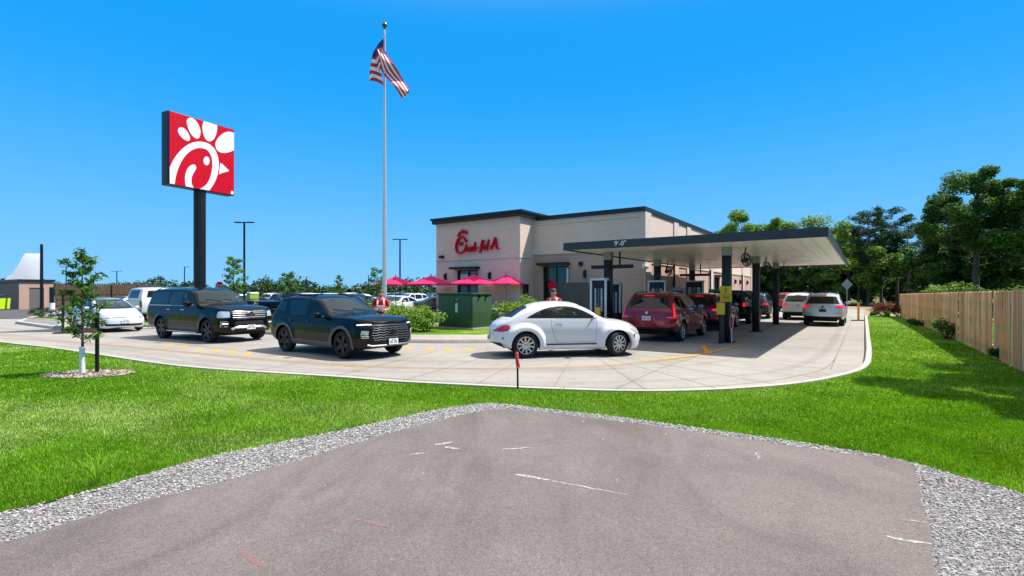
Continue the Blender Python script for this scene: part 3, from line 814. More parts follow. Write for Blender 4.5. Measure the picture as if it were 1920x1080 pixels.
def place_car(root, near_rear, heading):
    """near_rear: where the right-hand rear tyre meets the ground"""
    return root
# ================================================================== buildings and fixed things
def brick_mat(name, base, mortar, var=.12, vertical=False):
    k = NT(name); tc = k.n('TexCoord'); sx = k.n('SeparateXYZ'); k.l(tc.outputs['Object'], sx.inputs[0])
    ad = k.n('Math', operation='ADD'); k.l(sx.outputs[0], ad.inputs[0]); k.l(sx.outputs[1], ad.inputs[1])
    cb = k.n('CombineXYZ'); k.l(ad.outputs[0], cb.inputs[0]); k.l(sx.outputs[2], cb.inputs[1])
    b = k.n('TexBrick'); c = lin(base); k.l(cb.outputs[0], b.inputs['Vector'])
    b.inputs['Scale'].default_value = 1; b.inputs['Brick Width'].default_value = .42; b.inputs['Row Height'].default_value = .10; b.inputs['Mortar Size'].default_value = .008
    b.inputs['Color1'].default_value = (*[x*(1-var) for x in c], 1); b.inputs['Color2'].default_value = (*[x*(1+var) for x in c], 1); b.inputs['Mortar'].default_value = (*lin(mortar), 1)
    col = k.mix(b.outputs['Color'], k.ramp(k.noise(k.pos((1, 1, .4)), .5, 6, .65), [(.3, (.93, .92, .91)), (.7, (1.03, 1.03, 1.03))]), .8, 'MULTIPLY')
    k.set(Base_Color=col, Roughness=.85); k.bump(b.outputs['Fac'], -.3, .01); return k.m
M_BRK = brick_mat('brick_greige', '#d7c0b2', '#c8b1a3', .05)
M_BRKB = brick_mat('brick_tan', '#bb9a89', '#ab8b7a', .06)
M_DARK = pm('dark_bronze_metal', '#26262a', .45, .3, var=.1)
M_BLKM = pm('black_metal', '#131418', .4, .2, var=.1)
M_GREYM = pm('grey_metal', '#8c8f93', .4, .6, var=.1)
M_WMET = pm('white_metal', '#d8d9da', .4, var=.06)
M_PANE = pm('dark_pane', '#0d1116', .04, var=0, coat=.5)
M_STUC = pm('trim_cream', '#cabbb2', .8, var=.08)
M_SIGNRED = pm('sign_red', '#bf0022', .5, var=.04, spec=.15)
M_SIGNW = pm('sign_white', '#e2e2ea', .35, var=.03)
M_YELLOW = pm('safety_yellow', '#e0b400', .45, var=.1)
M_CANVAS = pm('umbrella_canvas', '#f20c5e', .8, var=.1)
M_GRNBOX = pm('cabinet_green', '#2f4a32', .55, var=.12, scale=3)
M_GRNPED = pm('pedestal_green', '#6f9a80', .5, var=.1)
M_SOFFIT = pm('soffit_panel', '#f0eeea', .30, var=0)

def wall_holes(m, u0, u1, z0, z1, holes, fn, depth, mi=0):
    """wall rectangle in (u,z) with rectangular openings; fn(u, z, d) gives the point d behind the face"""
    us = sorted({u0, u1}|{h[0] for h in holes}|{h[1] for h in holes}); zs = sorted({z0, z1}|{h[2] for h in holes}|{h[3] for h in holes})
    for i in range(len(us)-1):
        for j in range(len(zs)-1):
            uc, zc = (us[i]+us[i+1])/2, (zs[j]+zs[j+1])/2
            if any(h[0] < uc < h[1] and h[2] < zc < h[3] for h in holes): continue
            m.quad(fn(us[i], zs[j], 0), fn(us[i+1], zs[j], 0), fn(us[i+1], zs[j+1], 0), fn(us[i], zs[j+1], 0), mi)
    for (a, b, c, d) in holes:
        for (p, q) in (((a, c), (b, c)), ((b, c), (b, d)), ((b, d), (a, d)), ((a, d), (a, c))):
            m.quad(fn(*p, 0), fn(*q, 0), fn(*q, depth), fn(*p, depth), mi)

# ---- the restaurant: local x runs away (A), local y runs left along the front (B)
B0 = L(25.7, 9.4)
rest = thing('restaurant_building', 'beige brick restaurant with dark flat roof edge and red script sign', 'building', B0, TH)
Lb, Wb, H2, H1, S1, S2, X1 = 31.2, 13.3, 6.0, 6.2, 6.8, 13.3, -1.45
zb = .10
sec2_holes = [(4.48, 6.14, zb, 3.24), (1.1, 2.2, 0.4, 2.3)]
m = MB()
fn2 = lambda u, z, d: (d, u, z)
wall_holes(m, 0, S1, 3.95, H2, [], fn2, .2); wall_holes(m, 0, S1, zb, 3.95, [sec2_holes[0]], fn2, .25, 1)
fnR = lambda u, z, d: (u, d, z)
rh = [(2.6, 5.3, zb, 3.0), (8.0, 13.0, zb, 3.0), (15.2, 16.8, 1.9, 2.9)]
wall_holes(m, 0, Lb, 3.3, H2, [], fnR, .2); wall_holes(m, 0, Lb, zb, 3.3, [rh[2]], fnR, .2, 1)
m.quad((Lb, 0, zb), (Lb, Wb, zb), (Lb, Wb, H2), (Lb, 0, H2)); m.quad((0, Wb, zb), (Lb, Wb, zb), (Lb, Wb, H2), (0, Wb, H2))
m.build('wall', [M_BRK, M_BRKB], rest)
m = MB(); h1 = [(9.85, 11.55, .5, 3.1)]
wall_holes(m, S1, S2, zb, H1, h1, lambda u, z, d: (X1+d, u, z), .25)
hs = [(-1.20, -.45, zb, 2.2)]
wall_holes(m, X1, 0, zb, H1, hs, lambda u, z, d: (u, S1+d, z), .18)
m.quad((X1, S2, zb), (3, S2, zb), (3, S2, H1), (X1, S2, H1)); m.quad((0, S1, H2), (3, S1, H2), (3, S1, H1), (0, S1, H1)); m.quad((3, S1, H2), (3, S2, H2), (3, S2, H1), (3, S1, H1))
tw = m.build('wall', [M_BRK, M_BRKB], rest)
m = MB(); m.b2(.05, Lb-.05, .05, Wb-.05, H2-.5, H2-.45); m.b2(X1+.05, 3, S1+.05, S2-.05, H1-.2, H1-.1); m.build('roof', M_DARK, rest)
m = MB()   # metal coping along the parapets
m.b2(-.07, .0, -.07, S1-.2, H2-.05, H2+.15); m.b2(-.07, .30, -.07, S1-.2, H2+.15, H2+.19); m.b2(0.003, Lb+.07, -.07, .0, H2-.05, H2+.15); m.b2(.30, Lb+.07, -.07, .30, H2+.15, H2+.19)
m.b2(Lb, Lb+.07, 0.003, Wb+.07, H2-.05, H2+.19); m.b2(3.1, Lb, Wb, Wb+.07, H2-.05, H2+.19)
m.build('coping', M_DARK, rest)
m = MB()
m.b2(X1-.20, X1+.0, S1-.20, S2+.20, H1-.12, H1+.20); m.b2(X1+.002, 3.1, S1-.20, S1, H1-.12, H1+.20); m.b2(X1+.002, 3.1, S2, S2+.2, H1-.12, H1+.20); m.b2(X1+.002, 3.1, S1+.002, S2-.002, H1+.08, H1+.195); m.b2(X1-.28, X1-.2, S1-.28, S2+.28, H1+.10, H1+.23); m.b2(X1-.2, 3.1, S1-.28, S1-.2, H1+.10, H1+.23); 
m.build('cornice', M_DARK, rest)
m = MB()
m.b2(-.05, .0, 0, S1, 3.93, 4.03); m.b2(0, Lb, -.05, .0, 3.26, 3.36); m.b2(X1-.04, X1, S1, S2, 3.70, 3.76); m.b2(X1+.002, -.0, S1-.03, S1, 3.70, 3.76); m.b2(-.03, 0, .2, S1-.1, H2-.32, H2-.22)
for a in (0, 4.9, 7.6, 13.6, 19.5, 25.6, 30.2): m.b2(a, a+.9, -.06, -.0, zb, H2-.06)
m.build('trim_band', M_STUC, rest)
def window(parent, fn, u0, u1, z0, z1, depth, nv=1, nh=0, name='window'):
    w = MB(); t = .06
    def bx(a, b, c, d, d0, d1): 
        w.add([fn(a, c, d0), fn(b, c, d0), fn(b, d, d0), fn(a, d, d0), fn(a, c, d1), fn(b, c, d1), fn(b, d, d1), fn(a, d, d1)], [(0, 1, 2, 3), (4, 7, 6, 5), (0, 4, 5, 1), (1, 5, 6, 2), (2, 6, 7, 3), (3, 7, 4, 0)])
    bx(u0, u0+t, z0, z1, depth-.1, depth); bx(u1-t, u1, z0, z1, depth-.1, depth); bx(u0+t, u1-t, z0, z0+t, depth-.1, depth); bx(u0+t, u1-t, z1-t, z1, depth-.1, depth)
    for i in range(1, nv+1): u = u0+(u1-u0)*i/(nv+1); bx(u-.025, u+.025, z0+t, z1-t, depth-.09, depth)
    for i in range(1, nh+1): z = z0+(z1-z0)*i/(nh+1); bx(u0+t, u1-t, z-.025, z+.025, depth-.085, depth)
    f = w.build(name, M_BLKM, parent)
    g = MB(); g.quad(fn(u0+.03, z0+.03, depth-.04), fn(u1-.03, z0+.03, depth-.04), fn(u1-.03, z1-.03, depth-.04), fn(u0+.03, z1-.03, depth-.04)); g.build('pane', M_PANE, f); return f
fnT = lambda u, z, d: (X1+d, u, z)
w1 = window(rest, fnT, *h1[0], .22, 1, 2)
for (a, b, c, d) in ((9.95, 10.65, .95, 1.12), (10.75, 11.45, .95, 1.12), (10.8, 11.4, 2.55, 2.85)):
    m = MB(); m.add([fnT(a, c, .16), fnT(b, c, .16), fnT(b, d, .16), fnT(a, d, .16)], [(0, 1, 2, 3)]); m.build('window_poster', M_WMET, w1)
m = MB(); m.b2(X1-.55, X1, 9.72, 11.75, 3.13, 3.27); m.build('awning', M_BLKM, rest)
m = MB(); m.b2(-.55, 0, 4.35, 6.28, 3.27, 3.42); m.build('awning', M_BLKM, rest)
d2 = window(rest, fn2, *sec2_holes[0], .22, 1, 1, name='glass_door')
m = MB(); m.b2(-.10, -.06, 4.42, 4.52, 1.5, 3.1); m.build('door_side_panel', M_WMET, rest)
sw = window(rest, lambda u, z, d: (u, S1+d, z), *hs[0], .16, 0, 0, name='side_door')
m = MB(); m.b2(-1.02, -.72, S1-.004, S1+.10, .95, 1.35); m.build('door_notice', M_WMET, sw)
window(rest, fnR, *rh[2], .18, 1, 0); m = MB(); m.b2(15.0, 17.0, -.45, 0, 2.92, 3.02); m.build('awning', M_BLKM, rest)
def sconce(fn, u, z):
    m = MB(); q = [fn(u-.07, z-.22, -.005), fn(u+.07, z-.22, -.005), fn(u+.07, z+.22, -.005), fn(u-.07, z+.22, -.005), fn(u-.06, z-.16, -.16), fn(u+.06, z-.16, -.16), fn(u+.06, z+.10, -.18), fn(u-.06, z+.10, -.18)]
    m.add(q, [(0, 1, 2, 3), (4, 7, 6, 5), (0, 4, 5, 1), (1, 5, 6, 2), (2, 6, 7, 3), (3, 7, 4, 0)]); m.build('wall_lamp', M_BLKM, rest)
for u in (12.47, 8.95): sconce(fnT, u, 2.72)
m = MB(); m.box((X1-.12, 12.75, 3.97), (.24, .30, .16), 0, bev=.03); m.build('flood_lamp', M_BLKM, rest)
sconce(fn2, 3.4, 2.75); m = MB(); m.box((-.08, 3.65, 3.32), (.16, .22, .22), 0, bev=.03); m.build('flood_lamp', M_BLKM, rest)
for u in (17.6, 19.2, 22.4, 24.6, 28.0): sconce(fnR, u, 2.65)
for u in (4.75, 13.45, 19.35, 25.4):
    m = MB(); m.tube([(u, -.10, zb), (u, -.10, 3.2)], .055, 8); m.b2(u-.09, u+.09, -.14, 0, 3.2, 3.36); m.build('downspout', M_DARK, rest)
m = MB(); m.b2(-.35, .15, -.18, .0, 2.95, 3.13, bev=.02); m.build('exit_light', M_WMET, rest)
m = MB(); m.box((X1+.05, S2+.30, 2.72), (.12, .30, .08), 0); m.tube([(X1+.05, S2, 2.85), (X1+.05, S2+.2, 2.85)], .03, 6); m.build('security_camera', M_WMET, rest)
# red script lettering: strokes on the front of the taller wing
def stroke(m, pts, w, x0, x1, fy, taper=True):
    pts = catmull(pts, 4) if len(pts) > 2 else pts; n = len(pts); a = [np.array(p, float) for p in pts]; Lf, Rt = [], []
    for i in range(n):
        t = a[min(i+1, n-1)]-a[max(i-1, 0)]; t /= max(np.linalg.norm(t), 1e-6); nn = np.array([-t[1], t[0]]); ww = w/2*(.62+.38*math.sin(PI*i/(n-1))) if taper else w/2
        Lf.append(a[i]+nn*ww); Rt.append(a[i]-nn*ww)
    vs = []
    for i in range(n):
        for q in (Lf[i], Rt[i]):
            u, z = fy(q); vs += [(x0, u, z), (x1, u, z)]
    fs = []
    for i in range(n-1):
        k = i*4; fs += [(k+1, k+3, k+7, k+5), (k, k+4, k+6, k+2), (k, k+1, k+5, k+4), (k+2, k+6, k+7, k+3)]
    k = (n-1)*4; fs += [(0, 2, 3, 1), (k, k+1, k+3, k+2)]; m.add(vs, fs)
def fy(q):   # sketch units -> wall (b, z): origin at the C's left foot
    return (12.02-q[0]*.00262, 4.14+.0024*(830-q[1]))
m = MB(); xa, xb_ = X1-.16, X1-.04
stroke(m, [(470, 510), (440, 450), (380, 410), (310, 425), (240, 490), (200, 590), (190, 690), (220, 780), (290, 825), (370, 815), (440, 760)], 52, xa, xb_, fy)
stroke(m, [(385, 540), (370, 600), (320, 620), (285, 575), (310, 540)], 34, xa, xb_, fy); stroke(m, [(470, 520), (520, 500), (470, 560)], 34, xa, xb_, fy)
for c, (rx, ry), an in (((255, 370), (34, 22), 30), ((300, 310), (46, 28), 55), ((385, 275), (52, 32), 85), ((480, 300), (58, 42), 130)):
    th = math.radians(an); pts = []
    for k in range(16):
        u, v = rx*math.cos(k*PI/8), ry*math.sin(k*PI/8); pts.append((c[0]+u*math.cos(th)-v*math.sin(th), c[1]-u*math.sin(th)-v*math.cos(th)))
    q = [fy(p) for p in pts]; m.add([(xa, *p) for p in q]+[(xb_, *p) for p in q], [tuple(range(16)), tuple(range(31, 15, -1))]+[(i, 16+i, 16+(i+1) % 16, (i+1) % 16) for i in range(16)])
for s in ([(505, 610), (470, 720), (455, 790)], [(470, 740), (520, 690), (550, 710), (535, 790), (570, 775)],              # h
          [(600, 690), (585, 760), (600, 790), (630, 770)], [(612, 640), (618, 636)],                                       # i
          [(705, 700), (670, 690), (645, 740), (660, 785), (710, 770)],                                                     # c
          [(770, 570), (740, 690), (725, 795)], [(800, 690), (745, 735), (800, 790)],                                       # k
          [(835, 725), (885, 720)],                                                                                         # -
          [(1040, 560), (985, 545), (960, 620), (945, 740), (915, 830), (890, 800)], [(915, 650), (1010, 640)],              # f
          [(1050, 650), (1030, 740), (1050, 775), (1075, 750)], [(1062, 600), (1068, 596)],                                  # i
          [(1165, 530), (1125, 660), (1110, 760), (1140, 775)],                                                             # l
          [(1165, 700), (1210, 695)],                                                                                       # -
          [(1220, 780), (1290, 640), (1345, 500), (1370, 640), (1400, 760), (1450, 770)], [(1260, 690), (1390, 680)]):       # A
    stroke(m, s, 40, xa, xb_, fy)
o = m.build('sign_lettering', M_SIGNRED, rest)

# ---- canopy over the ordering lanes
can = thing('drive_through_canopy', 'flat dark-edged canopy on black posts over the ordering lanes', 'canopy', L(16.3, .8), TH)
CL, CW, CZ0, CZ1 = 18.1, 8.2, 3.25, 3.52
m = MB(); m.b2(.06, CL-.06, .06, CW-.06, CZ0+.10, CZ1-.03); m.build('roof_deck', M_DARK, can)
m = MB(); m.b2(0, .06, 0, CW, CZ0, CZ1); m.b2(CL-.06, CL, 0, CW, CZ0, CZ1); m.b2(.06, CL-.06, 0, .06, CZ0, CZ1); m.b2(.06, CL-.06, CW-.06, CW, CZ0, CZ1); m.build('fascia', pm('fascia_charcoal', '#34353b', .4, .3, var=.06), can)
m = MB()
for i in range(20):
    y0 = .06+i*(CW-.12)/20; m.b2(.06, CL-.06, y0+.008, y0+(CW-.12)/20-.008, CZ0+.045, CZ0+.075); m.b2(.06, CL-.06, y0-.007, y0+.007, CZ0+.055, CZ0+.065, 1)
m.build('soffit', [M_SOFFIT, M_GREYM], can)
for a in (1.6, 5.4, 9.3, 13.2, 16.6):
    for b in (1.6, 5.2):
        m = MB(); m.b2(a-.25, a+.25, b-.25, b+.25, CZ0+.030, CZ0+.044); m.build('soffit_light', M_SIGNW, can)
cols = []
for a in (2.4, 8.2, 14.3):
    for b in (3.1, 7.5):
        m = MB(); m.b2(a-.14, a+.14, b-.14, b+.14, .0, CZ0-.25, 0, bev=.012); m.b2(a-.15, a+.15, b-.15, b+.15, CZ0-.25, CZ0+.044, 1)
        m.b2(a-.24, a+.24, b-.24, b+.24, .001, .03, 0)
        for sx in (-1, 1):
            for sy in (-1, 1): m.tube([(a+sx*.19, b+sy*.19, .03), (a+sx*.19, b+sy*.19, .06)], .018, 6)
        cols.append(m.build('column', [M_BLKM, M_GREYM], can))
def fan(a, b, z, ang, r=.22):
    m = MB(); M = Matrix.Translation((a, b, z)) @ Matrix.Rotation(ang, 4, 'Z') @ Matrix.Rotation(math.radians(80), 4, 'X')
    for k in range(5): m.tube([M @ Vector((r*(1-.16*k)*math.cos(t*PI/12), r*(1-.16*k)*math.sin(t*PI/12), .08)) for t in range(25)], .008, 4, cap=False)
    m.tube([M @ Vector((r*math.cos(t*PI/12), r*math.sin(t*PI/12), 0)) for t in range(25)], .022, 6, cap=False)
    for k in range(4):
        q = k*PI/2+.3; m.add([M @ Vector((.05*math.cos(q), .05*math.sin(q), .02)), M @ Vector((r*.92*math.cos(q-.35), r*.92*math.sin(q-.35), -.01)), M @ Vector((r*.92*math.cos(q+.35), r*.92*math.sin(q+.35), .05))], [(0, 1, 2)], 1)
    m.tube([M @ Vector((0, 0, -.16)), M @ Vector((0, 0, .05))], .07, 10); m.tube([M @ Vector((0, 0, -.1)), (a, b, CZ0+.04)], .025, 6)
    m.build('fan', [M_BLKM, M_GREYM], can)
fan(2.75, 2.55, 2.85, -.5); fan(8.6, 2.75, 2.85, -.5); fan(8.6, 7.1, 2.75, -.2); fan(14.7, 2.75, 2.85, -.5)
for a, b in ((2.4, 7.5), (14.3, 7.5)):
    m = MB(); m.b2(a-.10, a+.10, b-1.0, b-.16, 2.66, 2.80); m.b2(a-.10, a+.10, b+.16, b+.7, 2.66, 2.80); m.b2(a-.04, a+.04, b-.5, b-.45, 2.80, CZ0+.04); m.build('heater', M_BLKM, can)
def text_on(s, size, ext, M, mat, parent, name, mi_smooth=False):
    cu = bpy.data.curves.new(name, 'FONT'); cu.body = s; cu.size = size; cu.extrude = ext; cu.align_x = 'CENTER'; cu.align_y = 'CENTER'; cu.resolution_u = 3
    o = bpy.data.objects.new(name, cu); COL.objects.link(o); bpy.context.view_layer.update()
    me = bpy.data.meshes.new_from_object(o.evaluated_get(bpy.context.evaluated_depsgraph_get())); bpy.data.objects.remove(o); bpy.data.curves.remove(cu)
    me.materials.clear(); me.materials.append(mat); me.transform(M); me.name = name
    q = bpy.data.objects.new(name, me); COL.objects.link(q); q.parent = parent; return q
FACE_A = Matrix(((0, 0, -1, 0), (-1, 0, 0, 0), (0, 1, 0, 0), (0, 0, 0, 1)))      # text reading left to right for someone facing along +A
text_on("9'-0\"", .23, .004, Matrix.Translation((-.012, 6.0, (CZ0+CZ1)/2)) @ FACE_A, M_SIGNW, can, 'clearance_marking')

# ---- menu boards and what stands on the canopy islands
def menu_board(label, a, b0, b1, z1, flank=False, screens=3, z0=.12):
    t = thing('menu_board', label, 'menu board', L(a, (b0+b1)/2), TH, 'order boards under the canopy'); w = (b1-b0)/2; zc = .0
    m = MB(); m.b2(-.09, .09, -w, w, z0, z1-.05); m.b2(-.2, .2, -w+.05, w-.05, 0, z0); m.build('cabinet', M_BLKM, t)
    m = MB(); m.b2(-.13, -.091, -w-.03, -w+.05, z0, z1); m.b2(-.13, -.091, w-.05, w+.03, z0, z1); m.b2(-.13, .10, -w-.03, w+.03, z1-.05, z1+.03); m.build('frame', M_WMET, t)
    for i in range(screens):
        y = -w+.12+(2*w-.24)*(i+.5)/screens; m = MB(); ww = (2*w-.24)/screens/2-.03; zt = z1-.36
        m.b2(-.101, -.092, y-ww, y+ww, zt-.85, zt); m.build('menu_panel', pm('menu_panel_pale', '#aab0ba', .3, var=.35, scale=9) if i % 2 == 0 else pm('menu_panel_dim', '#5d646f', .3, var=.4, scale=9), t)
    return t
menu_board('white-framed order board with a yellow caution stand at its foot', 17.75, 7.93, 8.55, 2.23)
t = menu_board('white-rimmed double panel on a dark post right of the white-framed board', 19.4, 8.05, 8.56, 2.1, screens=2, z0=.9)
menu_board('order board behind the nearer ruby car, under the middle canopy post', 24.0, 7.72, 8.54, 2.26)
menu_board('farthest order board, under the third canopy post', 30.0, 7.5, 8.5, 2.36)
def cabinet_post(label, a, b, h):
    t = thing('service_cabinet', label, 'cabinet', L(a, b), TH); m = MB(); m.b2(-.18, .18, -.3, .3, 0, h, 0, bev=.02); m.build('cabinet', M_GREYM, t)
    m = MB(); m.b2(-.19, -.181, -.24, .24, .5, h-.15); m.build('door', M_BLKM, t)
cabinet_post('grey cabinet standing between the order boards', 24.3, 7.2, 1.95); cabinet_post('grey cabinet beside the farthest order board', 30.4, 7.0, 1.9)
t = thing('caution_stand', 'yellow folding caution stand in front of the white-framed order board', 'sign', L(17.3, 8.10), TH)
m = MB()
for sg in (-1, 1):
    m.add([(sg*.16, -.14, .11), (sg*.16, .14, .11), (sg*.02, .10, .75), (sg*.02, -.10, .75), (sg*.145, -.14, .11), (sg*.145, .14, .11), (sg*.005, .10, .75), (sg*.005, -.10, .75)], [(0, 1, 2, 3), (4, 7, 6, 5), (0, 4, 5, 1), (1, 5, 6, 2), (2, 6, 7, 3), (3, 7, 4, 0)])
m.build('panel', M_YELLOW, t); t.location.z = -.03; t.scale = (1, 1, 1.6)
bl = thing('bollard', 'dark bollard with a yellow cap plate at the foot of the nearest canopy post', 'bollard', L(18.25, 3.98), TH)
m = MB(); m.tube([(0, 0, 0), (0, 0, 1.12)], .085, 16); m.build('post', M_DARK, bl)
m = MB(); m.b2(-.11, -.09, -.13, .13, .98, 1.38); m.build('plate', M_YELLOW, bl)
yp = thing('warning_sign', 'yellow warning plate with exclamation mark on the nearest canopy post', 'sign', L(16.3+2.4-.155, .8+3.1), TH)
m = MB(); m.b2(-.012, .012, -.19, .19, 1.40, 1.94, bev=.008); m.build('plate', M_YELLOW, yp)
m = MB(); m.b2(-.016, -.012, -.02, .02, 1.76, 1.88); m.b2(-.016, -.012, -.02, .02, 1.71, 1.74)
for i in range(4): m.b2(-.016, -.012, -.13, .13-.03*(i % 2), 1.63-i*.045, 1.645-i*.045)
m.build('print', M_INK, yp)
rp = thing('paddle_sign', 'slim red oval paddle with pale rim on the foot of the nearest canopy post', 'sign', L(18.5, 3.72), TH)
m = MB(); q = [(.055*math.cos(a*PI/12), .27*math.sin(a*PI/12)) for a in range(24)]
M = Matrix.Translation((-.03, -.02, .72)) @ Matrix.Rotation(-PI/2, 4, 'Z') @ Matrix.Rotation(PI/2, 4, 'X')
m.prism(q, -.012, .012, 1, M); m.prism([(a*.78, b*.88) for a, b in q], .012, .016, 0, M); m.tube([(-.03, -.02, 0), (-.03, -.02, .45)], .015, 6, 1); m.build('paddle', [M_SIGNRED, M_SIGNW], rp)
# dark screen wall by the door, with a round red sign
sw_ = thing('screen_wall', 'low dark grey screen wall by the restaurant door', 'wall', L(24.7, 13.1), TH)
m = MB(); m.b2(-.08, .08, -1.15, 1.1, .10, 2.25); m.build('panel', pm('screen_charcoal', '#4a4846', .7, var=.1), sw_)
rs = thing('round_sign', 'red oval sign above the capped worker in front of the screen wall', 'sign', L(24.3, 14.1), TH)
m = MB(); m.tube([(0, 0, .1), (0, 0, 1.9)], .03, 8); m.build('post', M_BLKM, rs)
m = MB(); q = [(.26*math.cos(a*PI/12), .18*math.sin(a*PI/12)) for a in range(24)]
m.prism(q, -.02, .02, 0, Matrix.Translation((-.04, 0, 2.1)) @ Matrix.Rotation(-PI/2, 4, 'Z') @ Matrix.Rotation(PI/2, 4, 'X')); m.build('face', M_SIGNRED, rs)

# ---- pylon sign
SW = 3.16; c0 = Vector((-15.51, 23.0, 0)); SA = math.atan2(2.81, 1.43); u2v = Vector((math.cos(SA), math.sin(SA), 0))
ctr = c0+u2v*(SW/2)
sg = thing('pylon_sign', 'tall red square sign with white bird-head emblem on a single black pole', 'sign', ctr, SA)
m = MB(); m.tube([(0, .28, -.05), (0, .28, 6.72)], .26, 20); m.b2(-.38, .38, -.1, .66, -.02, .15, 0); m.build('pole', M_BLKM, sg)
m = MB(); m.b2(-SW/2, SW/2, .0, .56, 6.61, 9.96, bev=.02); m.build('sign_box', pm('sign_box_dark', '#2a2c34', .4, .3, var=.05), sg)
m = MB(); m.b2(-SW/2+.03, SW/2-.03, -.025, .0, 6.64, 9.93); m.build('sign_face', M_SIGNRED, sg)
src = np.array([(203, 95), (905, 276), (905, 972), (200, 865)], float); dst = np.array([(-SW/2, 9.96), (SW/2, 9.96), (SW/2, 6.61), (-SW/2, 6.61)])
A_ = []
for (x, y), (u, v) in zip(src, dst): A_ += [[x, y, 1, 0, 0, 0, -u*x, -u*y, -u], [0, 0, 0, x, y, 1, -v*x, -v*y, -v]]
Hm = np.linalg.svd(np.array(A_))[2][-1].reshape(3, 3)
def hom(p):
    q = Hm @ np.array([p[0], p[1], 1.0]); return (min(max(q[0]/q[2], -SW/2+.035), SW/2-.035), min(max(q[1]/q[2], 6.645), 9.925))
def logo(m, pts, smooth=True, closed=True):
    if smooth:
        n = len(pts); out = []
        for i in range(n):
            p0, p1, p2, p3 = [np.array(pts[(i+k) % n], float) for k in (-1, 0, 1, 2)]
            for t in (0, .33, .66): out.append(.5*((2*p1)+(-p0+p2)*t+(2*p0-5*p1+4*p2-p3)*t*t+(-p0+3*p1-3*p2+p3)*t**3))
        pts = out
    q = [hom(p) for p in pts]; n = len(q)
    m.add([(u, -.032, z) for u, z in q]+[(u, -.025, z) for u, z in q], [tuple(range(n))]+[(i, (i+1) % n, n+(i+1) % n, n+i) for i in range(n)])
m = MB()
logo(m, [(300, 290), (320, 272), (350, 275), (385, 300), (415, 345), (426, 385), (415, 408), (390, 408), (350, 388), (315, 350), (298, 315)])
logo(m, [(395, 190), (420, 170), (455, 172), (490, 200), (520, 245), (537, 300), (533, 350), (515, 380), (490, 382), (455, 360), (420, 310), (398, 250), (390, 215)])
def part_arc(pts): return catmull(pts, 4)
logo(m, part_arc([(712, 226), (717, 270), (705, 330), (685, 375), (655, 402), (630, 408), (605, 398), (580, 365), (562, 310), (557, 260), (563, 220), (580, 180)])+[(712, 210)], False)
logo(m, part_arc([(908, 316), (860, 300), (815, 304), (765, 330), (725, 370), (700, 415), (697, 450), (710, 490), (740, 515), (790, 524), (850, 512), (908, 487)]), False)
outer = part_arc([(200, 705), (215, 680), (250, 610), (300, 540), (360, 480), (430, 435), (500, 415), (560, 415), (620, 430), (670, 465), (710, 525), (730, 600), (732, 680), (715, 770), (680, 850), (625, 932)])
inner_ = part_arc([(512, 912), (545, 900), (590, 868), (625, 820), (650, 750), (662, 680), (662, 610), (645, 550), (615, 505), (580, 487), (530, 480), (480, 490), (430, 515), (380, 560), (335, 625), (300, 700), (275, 780), (258, 876)])
logo(m, outer+inner_+[(198, 870)], False)
logo(m, part_arc([(380, 895), (372, 840), (371, 790), (382, 735), (405, 690), (440, 660), (470, 655), (488, 672), (488, 700), (468, 735), (448, 775), (440, 820), (446, 865), (470, 908)]), False)
logo(m, [(597+33*math.cos(a*PI/6)+5, 612+46*math.sin(a*PI/6)) for a in range(12)])
logo(m, [(748, 630), (772, 640), (815, 680), (842, 706), (836, 716), (790, 728), (733, 750), (742, 690)], False)
logo(m, [(878+15*math.cos(a*PI/6), 940+19*math.sin(a*PI/6)) for a in range(12)])
m.build('emblem', M_SIGNW, sg)

# ---- flagpole and flag
FX, FY = (721-960)/F_PX*24.0, 24.0
fp = thing('flagpole', 'tall white metal flagpole with a gold ball on top', 'flagpole', (FX, FY, .1))
m = MB(); m.tube([(0, 0, 0), (0, 0, 5.0), (0, 0, 14.05)], [.105, .095, .045], 16); m.lathe([(.0, .12), (.22, .10), (.24, .0)], 20); m.build('pole', pm('brushed_aluminium', '#d5d6d8', .35, .35, var=.04), fp)
m = MB(); m.lathe([(0.001, .13), (.09, .09), (.13, 0), (.09, -.09), (0.001, -.13)], 16, M=Matrix.Translation((0, 0, 14.22))); m.tube([(0, 0, 14.0), (0, 0, 14.12)], .05, 8); m.build('finial', pm('finial_bronze', '#6b6250', .3, .8, var=.1), fp)
m = MB(); m.tube([(.12, -.06, 1.3), (.11, -.05, 8), (.07, -.03, 13.8)], .008, 5); m.b2(.10, .16, -.09, -.03, 1.2, 1.4); m.build('halyard', M_GREYM, fp)
M_FR = pm('flag_red', '#d01840', .8, var=.1); M_FW = pm('flag_white', '#ece8ec', .8, var=.06); M_FB = pm('flag_blue', '#232a66', .8, var=.1)
fl = MB()
def fpt(px, py, dy=0): 
    d = FY+dy; return ((px-960)/F_PX*d, d, 1.75+(HOR-py)/F_PX*d)
